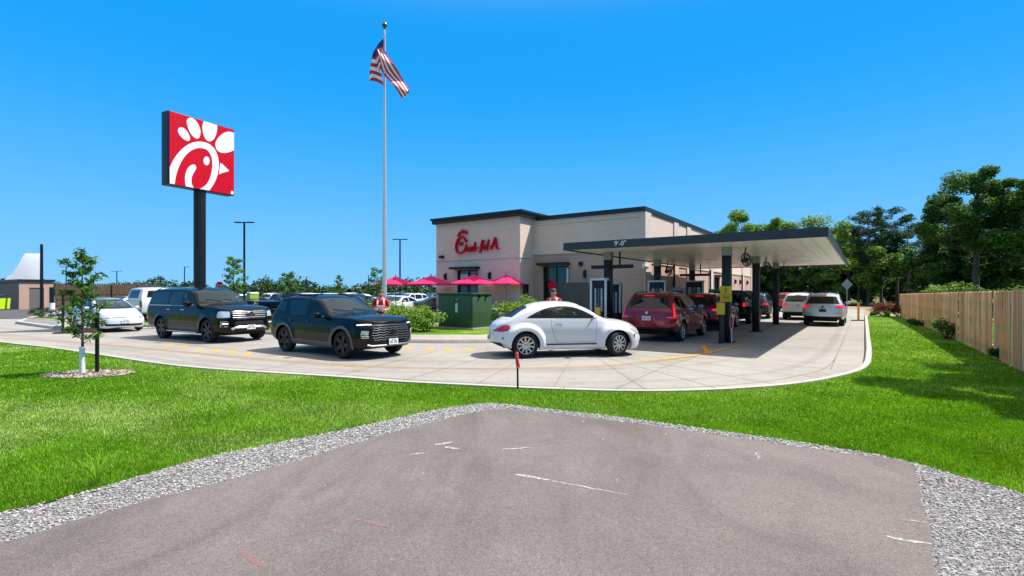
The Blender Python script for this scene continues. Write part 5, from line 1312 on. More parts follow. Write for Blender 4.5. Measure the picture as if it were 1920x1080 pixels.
def make_equinox():
    t = thing('sport_utility_vehicle', 'black crossover with grey wheel arches in front of the red-shirted worker', 'car')
    R = .365; wb = 2.73; P = M_NAVY
    c = Car(dict(xr=-1.0, xf=3.67, W=.925, capr=(.42, 3.0), capf=(.48, 2.6), ncap=12, step=.06, bulge=soft_arch((0, wb), R, .03), tumble=.34,
        top=[(-1.0, 1.50), (-.85, 1.585), (-.3, 1.645), (.4, 1.668), (.9, 1.655), (1.32, 1.60), (2.12, 1.18), (2.28, 1.14), (2.9, 1.115), (3.4, 1.07), (3.6, 1.02), (3.67, .97)],
        belt=[(-1.0, 1.12), (-.4, 1.09), (.5, 1.05), (2.0, 1.035), (2.7, 1.03), (3.4, .99), (3.67, .91)],
        bottom=[(-1.0, .42), (-.6, .34), (0, .27), (2.6, .25), (3.3, .24), (3.67, .30)],
        shoulder=[(-1, .07), (2.0, .06), (2.6, .07), (3.6, .08)], crown=[(-1, .06), (1, .08), (2.3, .06), (3.6, .04)],
        leanr=[(.25, .10), (.55, .0), (.95, .03), (1.1, .08), (1.5, .34), (1.7, .42)], leanf=[(.2, -.14), (.45, 0), (.75, 0), (.95, -.07), (1.2, -.15)], leanlen=1.0))
    wf = [(1.05, 1.06), (2.02, 1.04), (1.98, 1.085), (1.42, 1.47), (1.28, 1.515), (1.02, 1.53)]
    wr = [(.98, 1.06), (.95, 1.53), (.45, 1.535), (.10, 1.515), (-.02, 1.43), (.10, 1.24), (.18, 1.08)]
    wq = [(-.08, 1.17), (-.16, 1.40), (-.12, 1.49), (-.28, 1.49), (-.62, 1.40), (-.70, 1.33), (-.40, 1.19)]
    for w, mt in ((wf, M_GLASS), (wr, M_TINT), (wq, M_TINT)): c.panel('side_window', 'y', w, [mt, M_RUB], t, ins=.022, push=-.004)
    c.panel('windshield', 'x+', [(-.74, 1.19), (-.4, 1.165), (.4, 1.165), (.74, 1.19), (.60, 1.55), (.3, 1.575), (-.3, 1.575), (-.60, 1.55)], [M_WIND, M_RUB], t, ins=.02, push=-.003)
    c.panel('rear_window', 'x-', [(-.66, 1.12), (.66, 1.12), (.56, 1.47), (-.56, 1.47)], [M_TINT, M_RUB], t, ins=.025, push=-.003)
    dF = c.panel('door', 'y', [(1.06, 1.035), (1.03, .46), (1.10, .43), (2.08, .42), (2.20, .52), (2.20, .75), (2.12, 1.01)], [P, M_RUB], t, ins=.006, lip=.012)
    dR = c.panel('door', 'y', [(1.03, 1.035), (1.00, .46), (.60, .45), (.48, .56), (.36, .78), (.20, .86), (.14, 1.05)], [P, M_RUB], t, ins=.006, lip=.012)
    for ds, x in ((dF, 1.20), (dR, .28)):
        for d, sg in zip(ds, (-1, 1)): handle(c, d, x+(.05 if x < 1 else 0), .93, sg, P, .2)
    c.panel('hood', 'z', [(2.30, -.74), (3.35, -.64), (3.5, -.3), (3.5, .3), (3.35, .64), (2.30, .74)], [P, M_RUB], t, ins=.007, lip=.01)
    c.panel('grille', 'x+', [(-.60, .47), (.60, .47), (.66, .62), (.60, .86), (-.60, .86), (-.66, .62)], [M_UNDER, M_RUB], t, ins=.02, push=-.01)
    c.panel('headlight', 'x+', [(-.86, .63), (-.70, .63), (-.68, .74), (-.84, .76)], [M_LAMP, M_RUB], t, mirror=True, ins=.01, lip=.006, push=.004)
    c.panel('lower_intake', 'x+', [(-.66, .30), (.66, .30), (.62, .42), (-.62, .42)], [M_UNDER, M_RUB], t, ins=.012, push=-.006)
    c.panel('taillight', 'x-', [(-.88, .96), (-.62, .98), (-.62, 1.07), (-.80, 1.10), (-.9, 1.08)], [M_TAIL, M_RUB], t, mirror=True, ins=.008, push=.006)
    for x in (0, wb): c.arch(x, R, .425, .12); arch_clad(c, t, x, R, .425, .065, M_CLAD)
    c.panel('sill_cladding', 'y', [(.46, .25), (2.26, .24), (2.24, .42), (2.1, .40), (.58, .41), (.48, .42)], [M_CLAD, M_CLAD], t, ins=.008, lip=.01, push=.012)
    m = MB()
    for z, w, r in ((.50, .57, .010), (.56, .60, .012), (.625, .62, .012), (.69, .61, .012), (.755, .59, .012), (.81, .57, .012)):
        bar_on(m, c, 'x+', np.linspace(-w, w, 13), z, r, .0, 0, zs=[z+.025*(-1)**i*(1 if 0 < i < 12 else 0)*.5 for i in range(13)])
    bar_on(m, c, 'x+', np.linspace(-.64, .64, 13), .875, .016, .008); m.build('grille_bars', pm('dark_chrome', '#6d7176', .2, .9, var=0), t)
    m = MB(); p, n = c.hit('x+', 0, .70); x = p.x+.03
    m.prism([(-.11, -.018), (-.035, -.018), (-.035, -.04), (.035, -.04), (.035, -.018), (.11, -.018), (.10, .018), (.035, .018), (.035, .04), (-.035, .04), (-.035, .018), (-.10, .018)], 0, .015, 0, M=Matrix.Translation((x, 0, .70)) @ Matrix.Rotation(PI/2, 4, 'Y') @ Matrix.Rotation(PI/2, 4, 'Z')); m.build('emblem', M_RUB, t)
    for sg in (-1, 1):
        m = MB(); bar_on(m, c, 'x+', [sg*y for y in (.60, .68, .76, .83, .87)], .895, .017, .006, zs=[.895, .90, .90, .895, .89]); m.build('daytime_light', M_DRL, t)
        mirror(c, t, 1.86, 1.08, sg, [M_BLACK, M_RUB, M_CHROME], 1.05)
        m = MB(); bar_on(m, c, 'x+', [sg*y for y in (.70, .78, .85)], .60, .012, .01); bar_on(m, c, 'x+', [sg*y for y in (.70, .78, .84)], .56, .010, .01); m.build('fog_light', M_LAMP, t)
    m = MB(); bar_on(m, c, 'x+', np.linspace(-.72, .72, 13), .325, .028, .012, zs=[.35-.03*math.cos(i/12*PI*2-PI)*.0+(.03 if i in (0, 12) else 0) for i in range(13)]); m.build('skid_plate', M_DALLOY if False else pm('brushed_trim', '#8b8e92', .35, .7, var=.05), t)
    wipers(c, t, 1.185); plate(c, t, 'x+', 0, .44, off=.03); plate(c, t, 'x-', 0, .80); roof_rails(c, t, -.6, 1.1, .58, M_RUB)
    m = MB(); m.b2(-.2, .75, -.45, .45, 1.652, 1.676, bev=.008); m.build('sunroof', M_TINT, t)
    underbody(c, t, R, (0, wb), .425); interior(t, .1, 2.2, .90, zfl=.5, zbelt=1.06, xf=1.25, xb=.35, seat_z=.72, ztop=1.36)
    c.finish('body', [P], t)
    wheel_proto('dark_five', R, .23, .25, 5, M_DALLOY, .085, .05, twin=True)
    std_wheels(t, 'dark_five', (0, wb), .955, .23, R, .0, .03)
    return t

def make_expedition():
    t = thing('sport_utility_vehicle', 'long black full-size wagon with bright chrome grille, second from the left in the queue', 'car')
    R = .40; wb = 3.11; P = M_NAVY
    c = Car(dict(xr=-1.25, xf=4.06, W=1.0, capr=(.35, 3.6), capf=(.42, 2.9), ncap=12, step=.07, bulge=soft_arch((0, wb), R, .025, .44, .62), tumble=.24,
        top=[(-1.25, 1.80), (-1.1, 1.86), (-.4, 1.90), (.8, 1.915), (1.4, 1.90), (1.85, 1.83), (2.50, 1.36), (2.66, 1.305), (3.3, 1.275), (3.85, 1.21), (4.0, 1.16), (4.06, 1.10)],
        belt=[(-1.25, 1.25), (0, 1.24), (2.3, 1.225), (3.2, 1.20), (3.9, 1.13), (4.06, 1.02)],
        bottom=[(-1.25, .48), (-.6, .40), (0, .34), (3, .32), (3.7, .31), (4.06, .36)],
        shoulder=[(-1.2, .055), (2.3, .055), (3.2, .08), (4, .09)], crown=[(-1, .07), (1.6, .09), (2.7, .06), (4, .05)],
        leanr=[(.3, .06), (.6, 0), (1.2, .03), (1.3, .05), (1.9, .22)], leanf=[(.3, -.12), (.55, 0), (1.0, -.02), (1.2, -.06), (1.4, -.1)], leanlen=.8))
    for w, mt in (([(1.42, 1.27), (2.40, 1.25), (2.36, 1.31), (1.88, 1.71), (1.78, 1.755), (1.40, 1.765)], M_GLASS), ([(1.34, 1.27), (1.33, 1.77), (.48, 1.775), (.46, 1.27)], M_TINT), ([(.36, 1.27), (.38, 1.77), (-.70, 1.755), (-.88, 1.72), (-.92, 1.28)], M_TINT)):
        c.panel('side_window', 'y', w, [mt, M_RUB], t, ins=.022, push=-.004)
    c.panel('windshield', 'x+', [(-.80, 1.40), (-.4, 1.375), (.4, 1.375), (.80, 1.40), (.68, 1.77), (.3, 1.80), (-.3, 1.80), (-.68, 1.77)], [M_WIND, M_RUB], t, ins=.02, push=-.003)
    c.panel('rear_window', 'x-', [(-.74, 1.27), (.74, 1.27), (.66, 1.75), (-.66, 1.75)], [M_TINT, M_RUB], t, ins=.025, push=-.003)
    dF = c.panel('door', 'y', [(1.40, 1.25), (1.38, .56), (2.46, .53), (2.55, .66), (2.56, 1.0), (2.46, 1.225)], [P, M_RUB], t, ins=.006, lip=.012)
    dR = c.panel('door', 'y', [(1.36, 1.25), (1.34, .56), (.62, .56), (.52, .76), (.42, .88), (.41, 1.25)], [P, M_RUB], t, ins=.006, lip=.012)
    for ds, x in ((dF, 1.56), (dR, .58)):
        for d, sg in zip(ds, (-1, 1)): handle(c, d, x, 1.10, sg, M_CHROME, .24)
    c.panel('hood', 'z', [(2.70, -.80), (3.75, -.74), (3.92, -.4), (3.92, .4), (3.75, .74), (2.70, .80)], [P, M_RUB], t, ins=.007, lip=.01)
    c.panel('grille', 'x+', [(-.58, .80), (.58, .80), (.63, 1.09), (-.63, 1.09)], [M_UNDER, M_CHROME], t, ins=.03, push=.004)
    c.panel('headlight', 'x+', [(-.98, .86), (-.66, .86), (-.66, 1.07), (-.90, 1.08), (-.99, 1.03)], [M_LAMP, M_CHROME], t, mirror=True, ins=.022, lip=.006, push=.006)
    c.panel('lower_intake', 'x+', [(-.55, .60), (.55, .60), (.50, .74), (-.50, .74)], [M_UNDER, M_RUB], t, ins=.012, push=-.006)
    c.panel('fog_light', 'x+', [(-.93, .55), (-.70, .55), (-.66, .74), (-.93, .74)], [M_UNDER, M_CHROME], t, mirror=True, ins=.028, push=.006)
    c.panel('taillight', 'x-', [(-.97, .95), (-.78, .95), (-.74, 1.28), (-.93, 1.28)], [M_TAIL, M_RUB], t, mirror=True, ins=.01, push=.008)
    for x in (0, wb): c.arch(x, R, .465, .13)
    c.panel('lower_cladding', 'y', [(.52, .34), (2.56, .33), (2.56, .50), (.56, .50)], [M_CLAD, M_CLAD], t, ins=.008, lip=.01, push=.008)
    m = MB()
    for z in (.86, .93, 1.0, 1.05): bar_on(m, c, 'x+', np.linspace(-.59, .59, 9), z, .016, .012)
    for y in (-.40, -.2, .2, .40): m.tube([c.hit('x+', y, z)[0]+Vector((.01, 0, 0)) for z in (.82, .94, 1.07)], .010, 5)
    m.build('grille_bars', M_CHROME, t)
    m = MB(); p, n = c.hit('x+', 0, .95); q = [(.17*math.cos(a*PI/12), .07*math.sin(a*PI/12)) for a in range(24)]
    M = Matrix.Translation((p.x+.02, 0, .95)) @ Matrix.Rotation(PI/2, 4, 'Z') @ Matrix.Rotation(PI/2, 4, 'X'); m.prism(q, 0, .02, 1, M); m.prism([(a*.88, b*.82) for a, b in q], .02, .024, 0, M); m.build('emblem', [M_INK, M_CHROME], t)
    for sg in (-1, 1):
        m = MB(); bar_on(m, c, 'x+', [sg*y for y in (.74, .82, .90)], .655, .02, .012); m.build('fog_lamp', M_DRL, t)
        mirror(c, t, 2.24, 1.29, sg, [P, M_RUB, M_CHROME], 1.3)
        m = MB(); win_strip(m, c, sg, [(x, 1.245) for x in np.linspace(-.95, 2.40, 14)], .014); m.build('window_moulding', M_CHROME, t)
        m = MB(); m.b2(.55, 2.55, sg*.99-.07, sg*.99+.07, .31, .35, bev=.01); m.build('running_board', M_ALLOY, t)
    m = MB(); bar_on(m, c, 'x+', np.linspace(-.62, .62, 11), .50, .045, .0, zs=[.46]+[.52]*9+[.46]); m.build('skid_plate', M_ALLOY, t)
    wipers(c, t, 1.395); plate(c, t, 'x+', 0, .52, off=.075); plate(c, t, 'x-', 0, .95); roof_rails(c, t, -.8, 1.5, .70, M_CHROME)
    underbody(c, t, R, (0, wb), .465); interior(t, .1, 2.6, .97, zfl=.6, zbelt=1.26, xf=1.55, xb=.55, seat_z=.88, ztop=1.58)
    c.finish('body', [P], t)
    wheel_proto('dark_six', R, .275, .285, 6, M_DALLOY, .11, .09, twin=False)
    std_wheels(t, 'dark_six', (0, wb), 1.02, .275, R, .0, .035)
    return t

def make_prius():
    t = thing('hatchback_car', 'small white hatchback at the tail of the queue behind the young tree', 'car')
    R = .31; wb = 2.70; P = M_PEARL
    c = Car(dict(xr=-.82, xf=3.62, W=.855, capr=(.45, 2.8), capf=(.62, 2.3), ncap=12, step=.07, bulge=soft_arch((0, wb), R, .02, .36, .54), tumble=.42,
        top=[(-.82, 1.02), (-.72, 1.09), (-.55, 1.17), (.2, 1.40), (.8, 1.475), (1.2, 1.48), (1.55, 1.42), (2.65, .99), (2.85, .935), (3.2, .84), (3.5, .70), (3.62, .60)],
        belt=[(-.82, .97), (-.3, 1.0), (.5, .97), (2.2, .90), (2.9, .80), (3.4, .67), (3.62, .52)],
        bottom=[(-.82, .35), (-.4, .26), (0, .2), (2.7, .18), (3.4, .17), (3.62, .22)],
        shoulder=[(-.8, .06), (2.2, .05), (3.0, .10), (3.6, .12)], crown=[(-.8, .06), (1, .09), (2.7, .08), (3.6, .06)],
        leanr=[(.2, .08), (.5, 0), (1.0, .06), (1.2, .1)], leanf=[(.16, -.08), (.35, 0), (.6, -.02), (.9, -.1)]))
    for w in ([(1.05, 1.0), (2.22, .95), (2.15, 1.0), (1.55, 1.28), (1.30, 1.345), (1.06, 1.36)], [(.98, 1.0), (.99, 1.36), (.5, 1.34), (.12, 1.26), (-.10, 1.16), (.10, 1.02)]):
        c.panel('side_window', 'y', w, [M_GLASS, M_RUB], t, ins=.02, push=-.004)
    c.panel('windshield', 'x+', [(-.70, 1.01), (-.3, .985), (.3, .985), (.70, 1.01), (.52, 1.37), (.25, 1.405), (-.25, 1.405), (-.52, 1.37)], [M_WIND, M_RUB], t, ins=.02, push=-.003)
    c.panel('rear_window', 'x-', [(-.56, 1.14), (.56, 1.14), (.5, 1.34), (-.5, 1.34)], [M_TINT, M_RUB], t, ins=.025, push=-.003)
    dF = c.panel('door', 'y', [(1.04, .97), (1.02, .36), (2.0, .34), (2.18, .50), (2.22, .88)], [P, M_RUB], t, ins=.006, lip=.01)
    dR = c.panel('door', 'y', [(1.0, .97), (.98, .36), (.56, .36), (.42, .52), (.2, .70), (.14, .98)], [P, M_RUB], t, ins=.006, lip=.01)
    for ds, x in ((dF, 1.2), (dR, .28)):
        for d, sg in zip(ds, (-1, 1)): handle(c, d, x, .84, sg, P, .18)
    c.panel('headlight', 'x+', [(-.80, .64), (-.66, .585), (-.52, .60), (-.56, .68), (-.66, .80), (-.76, .83)], [M_LAMP, M_RUB], t, mirror=True, ins=.01, push=.005)
    c.panel('grille', 'x+', [(-.42, .615), (.42, .615), (.46, .645), (-.46, .645)], [M_UNDER, M_RUB], t, ins=.005, push=-.006)
    c.panel('lower_intake', 'x+', [(-.66, .27), (.66, .27), (.70, .36), (-.70, .36)], [M_UNDER, M_RUB], t, ins=.008, push=-.006)
    c.panel('hood', 'z', [(2.72, -.64), (3.2, -.56), (3.46, -.3), (3.46, .3), (3.2, .56), (2.72, .64)], [P, M_RUB], t, ins=.006, lip=.008)
    c.panel('taillight', 'x-', [(-.84, .72), (-.70, .72), (-.66, 1.0), (-.78, 1.0)], [M_TAIL, M_RUB], t, mirror=True, ins=.01, push=.006)
    for x in (0, wb): c.arch(x, R, .35, .12)
    for sg in (-1, 1): mirror(c, t, 2.0, .99, sg, [P, M_RUB, M_CHROME], .9)
    wipers(c, t, 1.01); plate(c, t, 'x+', 0, .46, off=.02); plate(c, t, 'x-', 0, .72)
    underbody(c, t, R, (0, wb), .35); interior(t, .15, 2.5, .83, zfl=.4, zbelt=.92, xf=1.2, xb=.4, seat_z=.58, ztop=1.18)
    c.finish('body', [P], t)
    wheel_proto('small_alloy', R, .19, .20, 5, M_ALLOY, .075, .055)
    std_wheels(t, 'small_alloy', (0, wb), .875, .19, R, .1, .02)
    return t

def make_suv(P, label, tail, kind='crossover', steer=0, lit=True, name='sport_utility_vehicle', R=.37, wb=2.85, W=.95, xr=-1.05, xf=3.85, H=1.73, group=None, wkey='alloy_suv', fine=.075):
    """five-door crossover seen mostly from behind; tail = shape of its rear lamps"""
    t = thing(name, label, 'car', group=group)
    k = H/1.70
    c = Car(dict(xr=xr, xf=xf, W=W-.02, capr=(.38, 3.2), capf=(.5, 2.7), ncap=11, step=fine, bulge=soft_arch((0, wb), R, .028), tumble=.33,
        top=[(xr, 1.53*k), (xr+.15, 1.615*k), (-.3, 1.675*k), (.5, 1.70*k), (1.0, 1.685*k), (1.42, 1.62*k), (wb-.53, 1.17*k), (wb-.38, 1.125*k), (wb+.2, 1.085*k), (xf-.25, 1.01*k), (xf-.07, .95*k), (xf, .88*k)],
        belt=[(xr, 1.10*k), (0, 1.085*k), (2.1, 1.04*k), (xf-.4, .95*k), (xf, .82*k)],
        bottom=[(xr, .44), (-.5, .34), (0, .28), (wb, .26), (xf-.3, .26), (xf, .32)],
        shoulder=[(xr, .06), (2.1, .055), (wb, .085), (xf, .1)], crown=[(xr, .06), (1, .08), (wb-.4, .06), (xf, .05)],
        leanr=[(.25, .10), (.55, 0), (.95*k, .03), (1.1*k, .08), (1.5*k, .30), (1.7*k, .38)], leanf=[(.2, -.12), (.45, 0), (.8, 0), (1.0, -.06), (1.2, -.12)], leanlen=1.0))
    z = lambda v: v*k
    for w, mt in (([(1.06, z(1.10)), (wb-.72, z(1.07)), (1.50, z(1.50)), (1.36, z(1.54)), (1.04, z(1.555))], M_GLASS), ([(.98, z(1.10)), (.96, z(1.555)), (.12, z(1.54)), (.10, z(1.12))], M_TINT), ([(.0, z(1.14)), (.02, z(1.53)), (-.5, z(1.48)), (xr+.38, z(1.36)), (-.4, z(1.18))], M_TINT)):
        c.panel('side_window', 'y', w, [mt, M_RUB], t, ins=.02, push=-.004)
    c.panel('windshield', 'x+', [(-.74, z(1.20)), (.74, z(1.20)), (.60, z(1.59)), (-.60, z(1.59))], [M_WIND, M_RUB], t, ins=.02, push=-.003)
    c.panel('rear_window', 'x-', [(-W+.20, z(1.13)), (W-.20, z(1.13)), (W-.36, z(1.50)), (-W+.36, z(1.50))], [M_TINT, M_RUB], t, ins=.025, push=-.003)
    dF = c.panel('door', 'y', [(1.06, z(1.07)), (1.03, .48), (wb-.66, .45), (wb-.55, .6), (wb-.62, z(1.04))], [P, M_RUB], t, ins=.006, lip=.012)
    dR = c.panel('door', 'y', [(1.02, z(1.07)), (1.0, .48), (.6, .47), (.48, .62), (.2, .84), (.1, z(1.085))], [P, M_RUB], t, ins=.006, lip=.012)
    for ds, x in ((dF, 1.22), (dR, .28)):
        for d, sg in zip(ds, (-1, 1)): handle(c, d, x, .97*k, sg, M_CHROME if tail == 'blade' else P, .2)
    TL = M_TAILON if lit else M_TAIL
    if tail == 'blade':
        c.panel('taillight', 'x-', [(-W+.005, z(.80)), (-W+.30, z(.82)), (-W+.30, z(.86)), (-W+.10, z(.86)), (-W+.19, z(1.30)), (-W+.14, z(1.31)), (-W+.03, z(.9))], [TL, M_TAIL], t, mirror=True, ins=.012, push=.008)
    elif tail == 'wedge':
        c.panel('taillight', 'x-', [(-W+.0, z(.92)), (-W+.22, z(.90)), (-W+.42, z(.98)), (-W+.42, z(1.01)), (-W+.05, z(1.08))], [TL, M_TAIL], t, mirror=True, ins=.012, push=.008)
    else:
        c.panel('taillight', 'x-', [(-W+.0, z(.88)), (-W+.34, z(.90)), (-W+.36, z(1.01)), (-W+.03, z(1.03))], [TL, M_TAIL], t, mirror=True, ins=.012, push=.008)
    c.panel('tailgate', 'x-', [(-W+.24, z(.66)), (W-.24, z(.66)), (W-.20, z(.86)), (W-.23, z(1.08)), (-W+.23, z(1.08)), (-W+.20, z(.86))], [P, M_RUB], t, ins=.008, lip=.012)
    c.panel('rear_diffuser', 'x-', [(-W+.16, .30), (W-.16, .30), (W-.10, .52), (-W+.10, .52)], [M_RUB, M_CHROME if tail == 'wedge' else M_RUB], t, ins=.014, push=.004)
    c.panel('headlight', 'x+', [(-W+.03, z(.74)), (-.58, z(.76)), (-.60, z(.86)), (-W+.06, z(.90))], [M_LAMP, M_RUB], t, mirror=True, ins=.012, push=.005)
    c.panel('grille', 'x+', [(-.50, .58), (.50, .58), (.54, z(.86)), (-.54, z(.86))], [M_UNDER, M_CHROME], t, ins=.02, push=-.004)
    for x in (0, wb): c.arch(x, R, R+.06, .12)
    m = MB(); p, n = c.hit('x-', 0, z(1.545)); m.b2(p.x-.035, p.x-.005, -.17, .17, p.z-.0, p.z+.022); m.build('brake_light', TL, t)
    for sg in (-1, 1): mirror(c, t, wb-.88, z(1.12), sg, [P, M_RUB, M_CHROME], 1.05)
    wipers(c, t, z(1.205)); plate(c, t, 'x-', 0, z(.80), off=.02, mats=(M_PLATE, M_INK) if tail != 'wedge' else (M_RUB, M_CLAD)); roof_rails(c, t, -.6, 1.2, W-.36, M_RUB if tail != 'wedge' else M_CHROME)
    m = MB(); p, n = c.hit('x-', 0, z(.98)); M = Matrix.Translation((p.x-.012, 0, z(.98))) @ Matrix.Rotation(-PI/2, 4, 'Y')
    m.lathe([(.0, .012), (.045, .010), (.055, 0)], 20, 0, M=M); m.build('emblem', M_CHROME if tail != 'wedge' else M_RUB, t)
    for y in (-.55, .55):
        m = MB(); p, n = c.hit('x-', y, .40); m.tube([(p.x+.05, y, .36), (p.x-.02, y, .36)], .035, 10); m.build('exhaust_tip', M_CHROME, t)
    underbody(c, t, R, (0, wb), R+.06); interior(t, .1, wb-.5, W-.03, zfl=.5, zbelt=1.08*k, xf=1.3, xb=.35, seat_z=.74, ztop=1.4)
    c.finish('body', [P], t)
    wheel_proto(wkey, R, .24, .265, 10, M_ALLOY, .05, .035) if wkey == 'alloy_suv' else wheel_proto(wkey, R, .24, .25, 5, M_DALLOY, .08, .06)
    std_wheels(t, wkey, (0, wb), W+.005, .24, R, steer, .03)
    return t

def make_jeep():
    t = thing('off_road_vehicle', 'black boxy off-road vehicle ahead of the red ones under the canopy', 'car')
    R = .40; wb = 2.95; P = M_BLACK
    c = Car(dict(xr=-.75, xf=3.55, W=.80, capr=(.14, 4), capf=(.2, 3.5), ncap=7, step=.09, tumble=.10, redge=.05,
        top=[(-.75, 1.80), (-.6, 1.83), (1.6, 1.84), (1.75, 1.80), (2.05, 1.32), (2.12, 1.24), (3.3, 1.16), (3.5, 1.12), (3.55, 1.08)],
        belt=[(-.75, 1.16), (2.0, 1.15), (3.55, 1.04)], bottom=[(-.75, .55), (0, .5), (3.55, .5)], shoulder=[(0, .03), (2.2, .05), (3.5, .2)], crown=[(-.7, .04), (2.1, .03), (3.5, .04)]))
    for w in ([(1.0, 1.19), (1.86, 1.19), (1.72, 1.70), (1.0, 1.72)], [(.9, 1.19), (.9, 1.72), (.08, 1.72), (.08, 1.19)], [(0, 1.19), (0, 1.72), (-.6, 1.72), (-.6, 1.19)]):
        c.panel('side_window', 'y', w, [M_TINT, M_RUB], t, ins=.02, push=-.004)
    c.panel('windshield', 'x+', [(-.66, 1.30), (.66, 1.30), (.62, 1.76), (-.62, 1.76)], [M_WIND, M_RUB], t, ins=.02, push=-.003)
    c.panel('rear_window', 'x-', [(-.58, 1.20), (.58, 1.20), (.55, 1.68), (-.55, 1.68)], [M_TINT, M_RUB], t, ins=.03, push=-.003)
    for x in (0, wb): c.arch(x, R, .47, .1)
    for xc in (0, wb):
        for sg in (-1, 1):
            m = MB(); q = [(xc-.62, .62), (xc-.42, .92), (xc+.42, .92), (xc+.62, .60)]
            for a, b in zip(q, q[1:]):
                m.add([(a[0], sg*.78, a[1]), (b[0], sg*.78, b[1]), (b[0], sg*.97, b[1]), (a[0], sg*.97, a[1]), (a[0], sg*.78, a[1]+.05), (b[0], sg*.78, b[1]+.05), (b[0], sg*.97, b[1]+.05), (a[0], sg*.97, a[1]+.05)],
                      [(0, 1, 2, 3), (4, 7, 6, 5), (3, 2, 6, 7), (0, 3, 7, 4), (1, 5, 6, 2), (0, 4, 5, 1)])
            m.build('fender_flare', M_RUB, t)
    for sg in (-1, 1):
        m = MB(); m.b2(-.78, -.74, sg*.70-.07, sg*.70+.07, .95, 1.15); m.build('taillight', M_TAILON, t)
        m = MB(); m.lathe([(.0, .06), (.09, .05), (.095, 0)], 20, M=Matrix.Translation((3.54, sg*.5, .98)) @ Matrix.Rotation(PI/2, 4, 'Y')); m.build('headlight', M_LAMP, t)
        mirror(c, t, 1.9, 1.24, sg, [M_CHROME, M_RUB, M_CHROME], 1.15)
    m = MB(); m.b2(-.92, -.76, -.78, .78, .52, .66, bev=.02); m.build('rear_bumper', M_RUB, t)
    m = MB(); m.b2(3.56, 3.75, -.8, .8, .52, .66, bev=.02); m.build('front_bumper', M_RUB, t)
    m = MB()
    for i in range(7): m.b2(3.555, 3.57, -.33+i*.1-.025, -.33+i*.1+.025, .74, 1.02)
    m.build('grille', M_UNDER, t)
    underbody(c, t, R, (0, wb), .47); interior(t, .1, 2.05, .78, zfl=.7, zbelt=1.18, xf=1.3, xb=.4, seat_z=.92, ztop=1.6)
    c.finish('body', [P], t)
    wheel_proto('off_road', R, .26, .235, 5, M_DALLOY, .1, .08); std_wheels(t, 'off_road', (0, wb), .94, .26, R)
    o = add_wheel('off_road', t, -.93, 1, 0.0, 1.02); o.name = 'spare_wheel'; o.rotation_euler = (0, 0, -PI/2)
    return t

